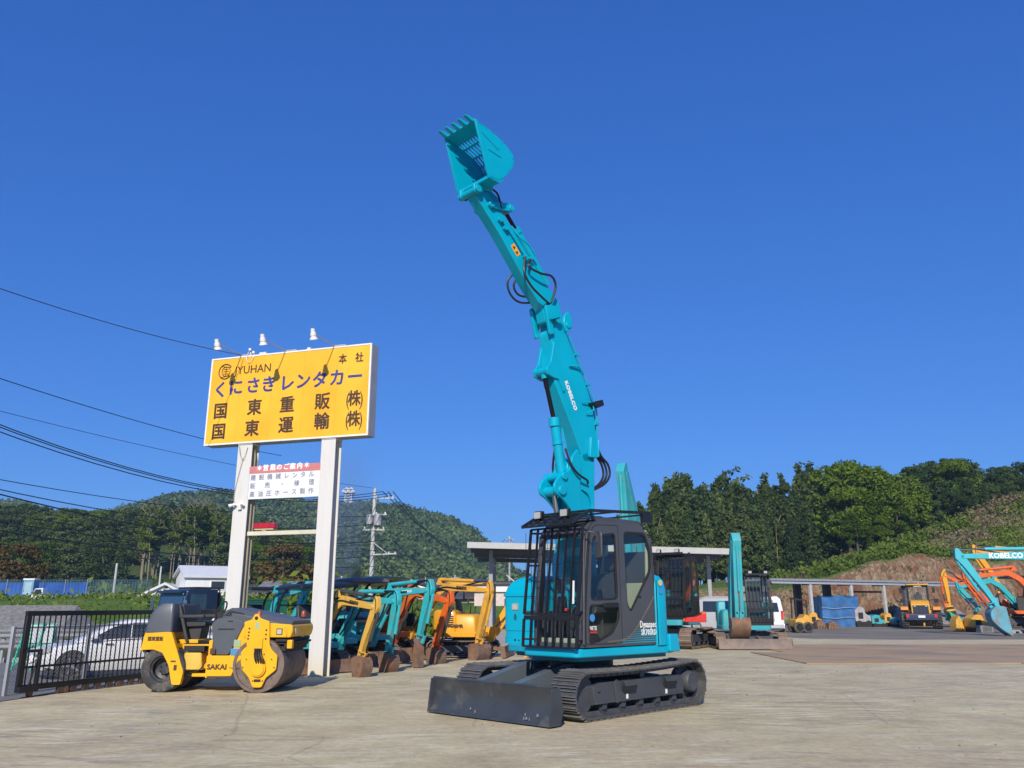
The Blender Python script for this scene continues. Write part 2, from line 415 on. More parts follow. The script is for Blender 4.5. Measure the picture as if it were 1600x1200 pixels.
    dw_lo = rnd([(1.19,1.20), (1.15,1.61), (.46,1.62), (.44,1.40), (.62,1.18), (1.02,1.05)], .07, 5)
    qw = rnd([(.30,2.73), (-.27,2.74), (-.40,2.45), (-.40,2.13), (.17,1.48), (.26,1.6)], .1, 5)
    cab = MB(); cab.plate(side, [dw_up, dw_lo, qw], yo-.04, yo)
    rw = rnd([(1.1,1.5), (1.05,2.66), (-.2,2.72), (-.3,1.6)], .15, 5)
    cab.plate(side, [rw], yi, yi+.03)
    # roof and front/rear pillars follow the same outline
    top = [p for p in side]
    def band(cond, inset=.03):
        n = len(side); c = Vector((.4,1.9))
        for i in range(n):
            a = Vector(side[i]); b = Vector(side[(i+1) % n])
            if not cond((a+b)/2): continue
            ia = a+(c-a).normalized()*inset; ib = b+(c-b).normalized()*inset
            cab.add([(a.x,yi,a.y), (b.x,yi,b.y), (b.x,yo,b.y), (a.x,yo,a.y), (ia.x,yi+.03,ia.y), (ib.x,yi+.03,ib.y), (ib.x,yo-.04,ib.y), (ia.x,yo-.04,ia.y)], [(0,1,2,3), (7,6,5,4), (0,3,7,4), (1,5,6,2)])
    band(lambda m: m.y > 2.62 or (m.x < 0 and m.y < 1.75 and m.y > 1.01) or m.y < 1.01)
    for y0, y1 in ((yi, yi+.08), (yo-.09, yo)):   # front pillars, rear pillars
        cab.prism([(1.31,1.0), (1.3,1.5), (1.17,2.66), (1.09,2.66), (1.22,1.5), (1.23,1.0)], y0, y1, 'y')
        cab.prism([(-.5,1.7), (-.43,2.66), (-.38,2.66), (-.45,1.7)], y0, y1, 'y')
    cab.box(1.225,1.3, yi+.08, yo-.09, 1.0, 1.06)
    cb = cab.build('cab', CS, ex, bevel=.008, ang=30)
    w = MB(); w.prism(rnd([(1.04,2.86), (.95,2.93), (-.2,2.93), (-.35,2.84)], .06), yi+.06, yo-.06, 'y'); w.build('roof_cap', CS, cb, bevel=.03, seg=3)
    # lining, floor, rear wall
    w = MB(); w.box(-.44,-.40, yi+.05, yo-.06, 1.02, 1.95); w.box(-.4,1.2, yi+.04,yo-.05, 1.01,1.04); w.prism([(-.42,1.03), (-.42,2.6), (-.36,2.6), (-.14,1.75), (.3,1.4), (.3,1.03)], yi+.04, yi+.09, 'y')
    w.prism([(-.42,1.04), (-.42,2.55), (-.37,2.55), (-.34,1.9), (-.05,1.55), (-.02,1.04)], yo-.10, yo-.05, 'y')
    w.box(-.4,1.0, yi+.05, yo-.06, 2.76,2.79)
    w.prism([(1.2,1.04), (1.2,1.12), (.95,1.12), (.9,1.04)], yi+.05, yo-.08, 'y'); w.build('cab_lining', BEIGE, cb, bevel=.01)
    # door outline and handle, glass
    w = MB(); dr = rnd([(1.26,1.04,.05), (1.245,1.5,.05), (1.12,2.66,.12), (1.0,2.79,.1), (.43,2.82,.05), (.40,1.04,.05)], .08, 5)
    w.plate(dr, [rnd([(1.255,1.05,.05), (1.238,1.5,.05), (1.112,2.655,.12), (.996,2.782,.1), (.437,2.812,.05), (.408,1.05,.05)], .08, 5)], yo, yo+.003)
    w.build('door_seam', BLACKM, cb)
    door = MB()
    for ring, e in ((dw_up,.03), (dw_lo,.03), (qw,.035)):
        c = Vector((sum(p[0] for p in ring)/len(ring), sum(p[1] for p in ring)/len(ring)))
        inn = [tuple(c+(Vector(p)-c)*(1-e/ (Vector(p)-c).length)) for p in ring]
        door.plate(ring, [inn], yo-.035, yo-.006)
    door.build('window_seal', BLACKM, cb)
    g = MB()
    for ring in (dw_up, dw_lo, qw): g.prism(ring, yo-.03, yo-.025, 'y')
    g.prism(rw, yi+.01, yi+.014, 'y')
    g.add([(1.25,yi+.06,1.06), (1.25,yo-.08,1.06), (1.245,yo-.08,1.5), (1.12,yo-.08,2.66), (1.12,yi+.06,2.66), (1.245,yi+.06,1.5)], [(0,1,2,5), (5,2,3,4)])
    g.box(-.45,-.445, yi+.08, yo-.09, 1.95, 2.65)
    g.build('cab_window', GLASS, cb)
    w = MB(); w.prism(rnd([(.86,1.57), (.86,1.63), (.5,1.64), (.5,1.57)], .02), yo, yo+.035, 'y'); w.prism(rnd([(.84,1.05), (1.12,1.08), (1.12,1.2), (.98,1.22)], .02), yo-.03,yo-.02,'y'); w.build('door_handle', BLACK, cb, bevel=.008)
    w = MB(); w.prism(rnd([(1.04,1.05), (1.17,1.05), (1.17,1.18), (1.04,1.18)], .03), yo+.0, yo+.004, 'y'); w.build('door_latch', BLACKM, cb, bevel=.0)
    w = MB()
    w.cyl((1.1,yo+.003,1.42), (1.1,yo+.008,1.42), .055, n=20); w.cyl((-.56,1.247,1.82), (-.56,1.252,1.82), .05, n=20)
    w.build('blue_sticker', LBLUE, cb)
    w = MB(); w.cyl((-.555,1.247,1.95), (-.555,1.252,1.95), .05, n=20); w.build('round_sticker', mat('cream_sticker', (.6,.55,.25), .5), cb)
    w = MB(); w.box(1.0,1.16, yo+.002,yo+.005, 1.20,1.225); w.build('red_decal', RED, cb)
    text('NETIS', .085, (1.08,yo+.004,1.27), (-1,0,0), (0,0,1), LWHITE, cb, sx=.7)
    w = MB(); w.box(-.1,-.02, yo+.001,yo+.004, 1.95-.24,1.98-.24); w.build('lock_slot', BLACKM, cb)
    # stripes and writing on the rear side panel
    w = MB()
    for k in range(9):
        z = 1.04+k*.032; x1 = .55-k*.085
        w.prism([(-.48,z), (-.48,z+.015-k*.001), (x1,z+.004), (x1,z)], yo+.0005, yo+.003, 'y')
    w.build('teal_stripes', TEAL, cb)
    w = MB(); P = spline([(.75,1.06,0), (.3,1.09,0), (.1,1.2,0), (-.18,1.45,0), (-.46,1.74,0)], 5)
    a = [(p.x, p.y) for p in P]; w.prism(a+[(x-.005, y+.02+.03*i/len(a)) for i, (x, y) in reversed(list(enumerate(a)))], yo+.0005, yo+.0035, 'y')
    w.build('gold_stripe', mat('gold_stripe', (.22,.17,.13), .35, metal=.4), cb)
    text('Dynaspec', .145, (-.25,yo+.005,1.305), (-1,0,0), (0,0,1), LWHITE, cb, sx=.70, bold=.0015, sp=1.08)
    text('SK70SRD', .12, (-.26,yo+.005,1.185), (-1,0,0), (0,0,1), LWHITE, cb, sx=.76, bold=.0015, sp=1.12)
    # seat
    w = MB(); w.prism(rnd([(.75,1.45), (.7,1.58), (.22,1.56), (.05,2.1), (-.1,2.1), (.02,1.45)], .05), .48, .95, 'y')
    w.prism(rnd([(.05,2.14), (.03,2.38), (-.09,2.38), (-.09,2.12)], .05), .57, .86, 'y'); w.box(-.03,0, .64,.79, 2.05,2.2); w.box(.1,.6, .45,.98, 1.1,1.45)
    w.box(.1,.6,.98,1.07,1.6,1.66); w.box(.1,.6,.36,.45,1.6,1.66)
    st = w.build('operator_seat', SEAT, cb, bevel=.03, seg=3)
    w = MB(); w.box(.025,.05, .78,.83, 2.18,2.34); w.build('red_tag', RED, st, bevel=.01)
    w = MB(); w.prism(rnd([(.9,1.04), (.9,1.7), (.8,1.75), (.72,1.2), (.72,1.04)], .03), .28, .42, 'y'); w.box(.86,.9,.26,.44,1.78,2.0); w.tube([(1.0,.75,1.05), (.9,.72,1.5), (.88,.7,1.6)], .012); w.tube([(1.0,.62,1.05), (.9,.62,1.5), (.88,.62,1.6)], .012)
    w.tube([(.6,.4,1.66), (.62,.4,1.85)], .015); w.tube([(.6,1.02,1.66), (.62,1.02,1.85)], .015)
    w.build('control_console', SEAT, cb, bevel=.01)
    w = MB(); w.tube([(1.235,.8,1.2), (1.21,.75,1.5), (1.1,.5,2.1)], .008); w.build('wiper', BLACK, cb)
    # front guard
    g = MB(); y0, y1 = .13, 1.22
    def fx(z): return 1.47-.12*(z-1.0)/1.8-(.08 if z > 1.5 else 0)*(z-1.5)/1.3
    for lo, hi in ((1.0,1.40), (1.47,2.76)):
        for k in range(8):
            y = y0+(y1-y0)*k/7; g.beam((fx(lo)+.01,y,lo), (fx(hi)+.01,y,hi), .019 if 0 < k < 7 else .032, .036, (1,0,0))
        for z in ((lo, hi) if lo < 1.2 else (lo, 1.95, hi)): g.beam((fx(z),y0,z), (fx(z),y1,z), .03 if z in (lo, hi) else .012, .03 if z in (lo,hi) else .012)
    g.box(fx(1.44)-.04, fx(1.44)+.02, y0, y1, 1.415, 1.45)
    for y in (y0, y1):
        for z in (1.1, 1.5, 2.2, 2.7): g.beam((fx(z),y,z), (1.26-(z-1.5)*.1 if z > 1.5 else 1.3,y+(.12 if y < .5 else -.04),z), .02, .03)
    for k in range(11): g.box(fx(1.75)-.0, fx(1.75)+.006, y0+k*.116, y0+k*.116+.004, 1.47, 2.7)
    for z in (1.7, 2.2, 2.45): g.beam((fx(z)-.01,y0,z), (fx(z)-.01,y1,z), .006, .006)
    gd = g.build('front_guard', BLACK, cb)
    w = MB(); w.beam((fx(1.7)+.03,1.14,1.62), (fx(2)+.03,1.12,1.95), .02, .02); w.build('white_stick', LWHITE, gd)
    w = MB(); w.box(fx(2.7)+.01,fx(2.7)+.025,1.05,1.075,2.64,2.7); w.box(fx(1.55)+.01,fx(1.55)+.025,.98,1.02,1.52,1.56); w.build('red_mark', RED, gd)
    # roof guard: ladder sloping up over the front, rails to the back
    w = MB()
    for y in (.16, 1.2):
        w.beam((1.52,y,2.78), (1.1,y,3.0), .03, .045); w.beam((1.1,y,3.0), (-.42,y,3.07), .03, .045); w.beam((1.1,y,3.0), (.98,y,2.85), .025, .03)
        w.box(-.44,-.2,y-.03,y+.03,2.9,3.05)
    for k in range(4):
        t = k/4; w.beam((1.52-.42*t,.16,2.78+.22*t), (1.52-.42*t,1.2,2.78+.22*t), .03, .035)
    for y in (.35,.55,.75,.95): w.beam((1.52,y,2.79), (1.1,y,3.01), .05, .014)
    w.beam((1.1,.16,3.0), (1.1,1.2,3.0), .05, .03)
    for x in (.35,-.35): w.beam((x,.16,3.04), (x,1.2,3.04), .04, .025)
    rg = w.build('roof_guard', BLACK, cb)
    for y in (.36,.92):
        w = MB(); w.prism(rnd([(y-.085,2.9), (y+.085,2.9), (y+.085,3.03), (y-.085,3.03)], .02), 1.3, 1.38, 'x'); w.box(1.33,1.36,y-.01,y+.01,2.8,2.9)
        l = w.build('work_lamp', BLACK, rg, bevel=.01)
        w = MB(); w.prism(rnd([(y-.068,2.915), (y+.068,2.915), (y+.068,3.015), (y-.068,3.015)], .015), 1.38, 1.388, 'x'); w.build('lens', LENS, l)
    # mirror and grab rail
    w = MB(); w.cyl((1.32,1.22,1.05), (1.27,1.22,2.56), .018, n=10); w.cyl((1.27,1.2,2.56), (1.27,1.2,2.68), .04, n=12); w.tube([(1.28,1.22,2.62), (1.3,1.34,2.66), (1.22,1.42,2.62), (1.2,1.42,2.5)], .012, smooth=4)
    hr = w.build('grab_rail', mat('grey_rail', (.12,.12,.13), .3, metal=.5), cb)
    w = MB(); w.M = Matrix.Translation((1.2,1.43,2.47)) @ Matrix.Rotation(R(-20), 4, 'Z')
    w.prism(rnd([(-.1,-.2,.09), (.1,-.2,.09), (.1,.2,.09), (-.1,.2,.09)], .09, 6), -.03, .0, 'x'); mi = w.build('side_mirror', SLATE, cb, bevel=.01)
    w = MB(); w.M = Matrix.Translation((1.2,1.43,2.47)) @ Matrix.Rotation(R(-20), 4, 'Z'); w.prism(rnd([(-.08,-.18,.07), (.08,-.18,.07), (.08,.18,.07), (-.08,.18,.07)], .07, 6), -.034, -.031, 'x'); w.build('mirror_glass', CHROME, mi)
    # ---- boom
    ya, yb = -.26, .03; ym = (ya+yb)/2
    w = MB(); w.prism(rnd([(.22,1.15,.1), (-.42,1.3,.1), (-.40,3.17,.1), (-.44,4.28,.05), (.06,4.1,.03), (.26,4.0,.05), (.31,3.83,.1), (.16,3.66,.1), (.17,3.1,.1), (.42,2.2,.1)], .1, 4), ya, yb, 'y')
    base = w.build('boom_base', TEAL, ex, bevel=.012)
    for y0, y1 in ((ya-.05, ya), (yb, yb+.05)):   # ear plates with the two pin lugs
        w = MB(); w.prism(rnd([(.3,3.82), (.5,3.76), (.68,3.56), (.66,3.42), (.48,3.34), (.3,3.2), (.12,2.9), (-.02,3.1), (.02,3.6), (-.02,3.95), (.05,4.25), (.2,4.1)], .06), y0, y1, 'y')
        w.build('lug_plate', TEAL, base, bevel=.01)
    w = MB()
    for c, r in (((.5,3.47),.085), ((.44,3.72),.07)): w.cyl((c[0],ya-.09,c[1]), (c[0],yb+.09,c[1]), r, n=18)
    w.build('pin', TEAL, base, bevel=.01)
    w = MB(); w.prism(rnd([(-.28,4.5), (-.48,4.48), (-.48,4.14), (-.24,4.12)], .04), yb, yb+.07, 'y'); w.box(-.46,-.44,yb-.02,yb+.10,4.15,4.46); w.build('pivot_plate', TEAL, base, bevel=.012)
    w = MB(); w.prism(rnd([(-.14,4.05,.02), (.08,4.5,.1), (.33,4.93,.1), (.58,5.36,.1), (.60,5.9,.1), (.66,6.24,.1), (.6,6.46,.06), (.36,6.53,.06), (.25,6.3,.2), (-.22,5.5,.3), (-.45,5.06,.3), (-.49,4.5,.1), (-.40,4.05,.02)], .1, 5), ya, yb, 'y')
    boom = w.build('boom', TEAL, ex, bevel=.012)
    w = MB()   # cylinder bracket halfway up
    for y0, y1 in ((ya-.03, ya+.02), (yb-.02, yb+.03)): w.prism(rnd([(.6,6.1), (.64,5.95), (.70,5.68), (.8,5.58), (.78,5.46), (.62,5.42), (.5,5.42), (.38,5.2), (.34,5.26), (.46,5.56)], .03), y0, y1, 'y')
    w.cyl((.73,ya-.02,5.54), (.73,yb+.02,5.54), .07, n=16); w.build('cylinder_bracket', TEAL, boom, bevel=.008)
    # lettering runs up the boom side
    text('KOBELCO', .112, (.17,yb+.004,5.18), (-.455,0,-.89), (-.89,0,.455), LWHITE, boom, bold=.005, sx=1.05, sp=1.05)
    w = MB(); w.prism(rnd([(-.28,5.12), (-.52,5.2), (-.56,5.1), (-.38,5.02)], .02), yb, yb+.16, 'y'); lm = w.build('boom_lamp', BLACK, boom, bevel=.01)
    w = MB(); w.tube([(-.1,yb+.03,5.1), (-.3,yb+.06,5.12), (-.35,yb+.08,5.0), (-.2,yb+.04,4.92)], .012, smooth=4); w.build('lamp_bracket', TEAL, boom)
    # boom cylinders
    w = MB(); cy = (ya+yb)/2+.02
    w.cyl((.47,cy,4.72), (.30,cy,3.80), .085, n=20); w.cyl((.475,cy,4.75), (.465,cy,4.6), .1, n=20); w.cyl((.4,cy,4.32), (.395,cy,4.29), .1, n=20); w.cyl((.3,cy-.09,3.76), (.3,cy+.09,3.76), .09, n=16)
    w.mt(1).cyl((.73,cy,5.54), (.475,cy,4.7), .04, n=14); w.mt(0).cyl((.73,cy,5.56), (.70,cy,5.42), .06, n=14); w.build('upper_cylinder', [TEAL, mat('dark_rod', (.03,.03,.035), .2, metal=.8)], boom)
    w = MB(); w.cyl((.5,cy,3.47), (.36,cy,2.6), .045, n=14); w.mt(1).cyl((.36,cy,2.7), (.22,cy+.0,1.5), .09, n=16); w.build('boom_cylinder', [CHROME, TEAL], base)
    # arm
    w = MB(); arm_o = rnd([(2.46,8.26,.05), (1.92,7.76,.2), (1.22,6.99,.1), (.84,6.64,.05), (.78,6.4,.05), (.66,6.42,.05), (.45,6.40,.1), (.34,6.5,.05), (.36,6.66,.05), (.42,6.86,.08), (1.0,7.34,.2), (1.72,8.06,.2), (2.2,8.42,.05), (2.46,8.46,.06)], .1, 4)
    w.prism(arm_o, ya+.07, yb-.01, 'y'); arm = w.build('arm', TEAL, ex, bevel=.012)
    w = MB(); w.box(-.1,.1,yb-.01,yb+.0,-.15,.15)
    for y0, y1 in ((ya-.06, ya), (yb, yb+.06)):
        w2 = MB(); w2.prism(rnd([(.86,6.72), (.76,6.77), (.62,6.22), (.73,6.17)], .05), y0, y1, 'y'); w2.prism(rnd([(.24,6.74), (.15,6.6), (.18,6.4), (.30,6.30), (.38,6.45), (.36,6.62)], .06), y0, y1, 'y'); w2.build('joint_plate', TEAL, arm, bevel=.01)
    w = MB(); w.prism(rnd([(.82,6.69), (.6,6.72), (.55,6.53), (.77,6.43)], .02), yb, yb+.12, 'y')
    for c in ((.64,6.62), (.7,6.6)): w.cyl((c[0],yb+.12,c[1]), (c[0],yb+.123,c[1]), .015, n=8)
    w.build('joint_box', TEAL, arm, bevel=.01)
    w = MB(); w.cyl((.27,ya-.03,6.46), (.27,yb+.08,6.46), .06, n=16); w.cyl((.55,ya-.1,6.5), (.55,yb+.1,6.5), .08, n=16); w.build('pin', TEAL, arm, bevel=.006)
    w = MB(); w.M = Matrix.Translation((1.52,yb-.008,7.55)) @ Matrix.Rotation(R(-48), 4, 'Y')
    w.box(-.11,.11,0,.004,-.055,.055); dc = w.build('warning_decal', mat('orange_decal', (.85,.35,.01), .5), arm)
    w = MB(); w.M = Matrix.Translation((1.52,yb-.003,7.55)) @ Matrix.Rotation(R(-48), 4, 'Y')
    for u in (-.05,.05): w.prism([(u-.035,-.03), (u+.035,-.03), (u,.035)], 0, .002, 'y')
    w.build('decal_mark', LDARK, dc)
    # bucket linkage and cylinder
    w = MB()
    for y in (ya-.035, yb+.005): w.prism(rnd([(2.16,8.24), (2.08,8.14), (1.62,8.22), (1.6,8.33), (1.7,8.36)], .05), y, y+.03, 'y')
    w.cyl((2.13,ya-.06,8.19), (2.13,yb+.06,8.19), .06, n=14); w.cyl((1.66,ya-.06,8.28), (1.66,yb+.06,8.28), .06, n=14)
    w.prism(rnd([(1.62,8.34), (1.68,8.22), (2.2,8.44), (2.36,8.52), (2.3,8.62)], .04), ym-.07, ym+.07, 'y'); w.build('bucket_link', TEAL, arm, bevel=.008)
    w = MB(); w.cyl((1.62,ym,8.26), (1.34,ym,7.98), .035, n=12); w.mt(1).cyl((1.36,ym,8.0), (.62,ym,7.2), .08, n=16); w.mt(1).cyl((1.40,ym,8.04), (1.33,ym,7.97), .095, n=16); w.build('bucket_cylinder', [mat('dark_rod', (.03,.03,.035), .2, metal=.8), TEAL], arm)
    w = MB(); w.tube([(1.86,yb+.02,7.98), (1.63,yb+.03,7.78), (1.35,yb+.04,7.50)], .017, smooth=4); w.tube([(1.59,yb-.04,7.99), (1.45,yb+.04,7.79), (1.23,yb+.04,7.71), (1.07,yb+.03,7.58)], .016, smooth=4); w.cyl((1.33,yb,7.48), (1.33,yb+.07,7.48), .035, n=8); w.cyl((1.2,yb,7.48), (1.2,yb+.07,7.48), .035, n=8)
    w.cyl((1.92,yb,7.98), (1.92,yb+.06,7.98), .05, n=10); w.cyl((1.8,yb,7.86), (1.8,yb+.06,7.86), .045, n=10); w.build('pipework', TEAL, arm)
    w = MB()
    w.tube([(1.35,yb+.06,7.46), (1.41,.12,7.15), (1.25,.13,6.93), (1.00,.14,6.79), (.76,.10,6.73)], .021, smooth=6)
    w.tube([(1.22,yb+.06,7.44), (1.30,.12,7.28), (1.03,.15,7.22), (.77,.17,7.23), (.65,.15,7.07), (.74,.12,6.75)], .021, smooth=6)
    w.tube([(1.30,-.15,7.30), (1.45,-.24,7.08), (1.38,-.26,6.86), (1.17,-.24,6.75), (.86,-.15,6.80)], .019, smooth=6)
    w.tube([(1.24,-.15,7.26), (1.33,-.22,7.02), (1.20,-.22,6.87), (.94,-.15,6.88)], .019, smooth=6)
    w.build('hydraulic_hose', HOSE, arm)
    w = MB()
    for k in range(3):
        w.tube([(-.46,yb-.02-k*.05,4.5), (-.64,-.0-k*.05,4.22), (-.84+k*.03,.0-k*.05,4.07), (-.88+k*.03,.0-k*.05,3.88), (-.72+k*.02,-.0-k*.05,3.70), (-.42,-.03-k*.05,3.56)], .021, smooth=6)
    w.tube([(.38,yb+.04,4.2), (.30,.12,3.94), (.14,.14,3.78), (-.11,.12,3.70), (-.2,.06,3.66)], .02, smooth=6)
    w.tube([(.36,-.2,4.2), (.28,-.32,3.97), (.25,-.34,3.80), (.3,-.28,3.68)], .02, smooth=6)
    w.build('boom_hose', HOSE, boom)
    w = MB()
    w.tube([(-.05,yb+.02,3.55), (-.22,yb+.04,3.45), (-.28,yb+.04,3.2), (-.02,yb+.03,3.0)], .018, smooth=5)
    w.tube([(.2,yb,6.3), (-.0,yb+.01,5.95), (-.26,yb+.01,5.48), (-.5,yb+.01,5.04), (-.53,yb,4.5)], .016, smooth=4); w.tube([(.18,yb-.08,6.35), (-.04,yb-.08,5.95), (-.3,yb-.08,5.5), (-.54,yb-.08,5.05), (-.57,yb-.08,4.5)], .016, smooth=4)
    w.tube([(.22,yb+.03,5.72), (.0,yb+.05,5.74), (-.12,yb+.04,5.66)], .02, smooth=4); w.tube([(.44,yb+.02,4.55), (.38,yb+.04,4.3), (.34,yb+.04,4.15)], .016, smooth=3)
    for x, z in ((-.52,4.75), (-.30,5.45), (-.02,5.95)): w.box(x-.05,x+.06,yb-.1,yb+.03,z,z+.04)
    w.build('pipework', TEAL, boom)
    # skeleton bucket
    sp = [(2.78,9.40), (2.43,9.32), (2.11,9.22), (1.94,9.12), (1.87,8.99), (1.92,8.82), (2.22,8.46), (2.46,8.46)]
    prof = rnd([(2.80,9.40,.02), (2.43,9.34,.1), (2.11,9.23,.15), (1.90,9.1,.15), (1.87,8.95,.15), (1.95,8.78,.1), (2.22,8.46,.06), (2.47,8.44,.05)], .1, 4)
    y0, y1 = -.42, .36; bk = MB()
    for a, b in ((y0, y0+.025), (y1-.025, y1)): bk.prism(prof, a, b, 'y')
    for a, b in ((y0-.012, y0), (y1, y1+.012)):
        bk.prism([(2.80,9.4), (2.74,9.41), (2.42,8.45), (2.48,8.44)], a, b, 'y'); bk.prism([(2.5,9.0), (2.5,8.96), (2.2,8.92), (2.2,8.96)], a, b, 'y')
        bk.prism([(2.65,9.22), (2.62,9.24), (2.25,9.08), (2.27,9.04), (2.3,9.06)], a, b, 'y')
    bk.prism([(2.80,9.405), (2.56,9.37), (2.56,9.34), (2.80,9.375)], y0, y1, 'y')        # lip
    bk.prism([(2.47,8.44), (2.47,8.5), (2.3,8.5), (2.15,8.56), (2.13,8.52), (2.22,8.44)], y0, y1, 'y')  # hinge plate
    bucket = bk.build('bucket', TEAL, ex, bevel=.004)
    sl = MB(); arc = [Vector((p[0], 0, p[1])) for p in prof]
    seg = [p for p in spline([(2.58,0,9.355), (2.43,0,9.32), (2.15,0,9.235), (1.95,0,9.1), (1.895,0,8.96), (1.96,0,8.8), (2.16,0,8.54)], 5)]
    for k in range(1, 11):
        y = y0+(y1-y0)*k/11
        for a, b in zip(seg, seg[1:]): sl.beam(a+Vector((0,y,0)), b+Vector((0,y,0)), .03, .022, (0,1,0)) if False else sl.beam(a+Vector((0,y,0)), b+Vector((0,y,0)), .018, .03)
    for i in range(2, len(seg), 4): sl.cyl(seg[i]+Vector((0,y0,0)), seg[i]+Vector((0,y1,0)), .02, n=8)
    sl.build('slat', TEAL, bucket)
    for k in range(5):
        y = y0+.06+(y1-y0-.12)*k/4; tb = MB()
        tb.prism([(2.70,9.415), (2.66,9.36), (2.84,9.365), (2.97,9.41), (2.97,9.425), (2.86,9.43)], y-.035, y+.035, 'y'); tb.build('tooth', TEAL, bucket, bevel=.008)
    for y in (ya-.05, yb+.01):
        w = MB(); w.prism(rnd([(2.54,8.28), (2.54,8.46), (2.36,8.5), (2.1,8.56), (2.12,8.42), (2.3,8.4), (2.4,8.26)], .05), y, y+.04, 'y'); w.build('bucket_ear', TEAL, bucket, bevel=.006)
    w = MB(); w.cyl((2.47,ya-.1,8.34), (2.47,yb+.1,8.34), .065, n=16); w.cyl((2.2,ya-.05,8.5), (2.2,yb+.05,8.5), .05, n=14); w.build('bucket_pin', TEAL, bucket, bevel=.006)
    w = MB(); w.tube([(2.3,.02,8.5), (2.0,.05,8.46), (1.9,.06,8.2)], .018, smooth=4); w.build('linkage_hose', HOSE, bucket)
    return ex
big_machine()
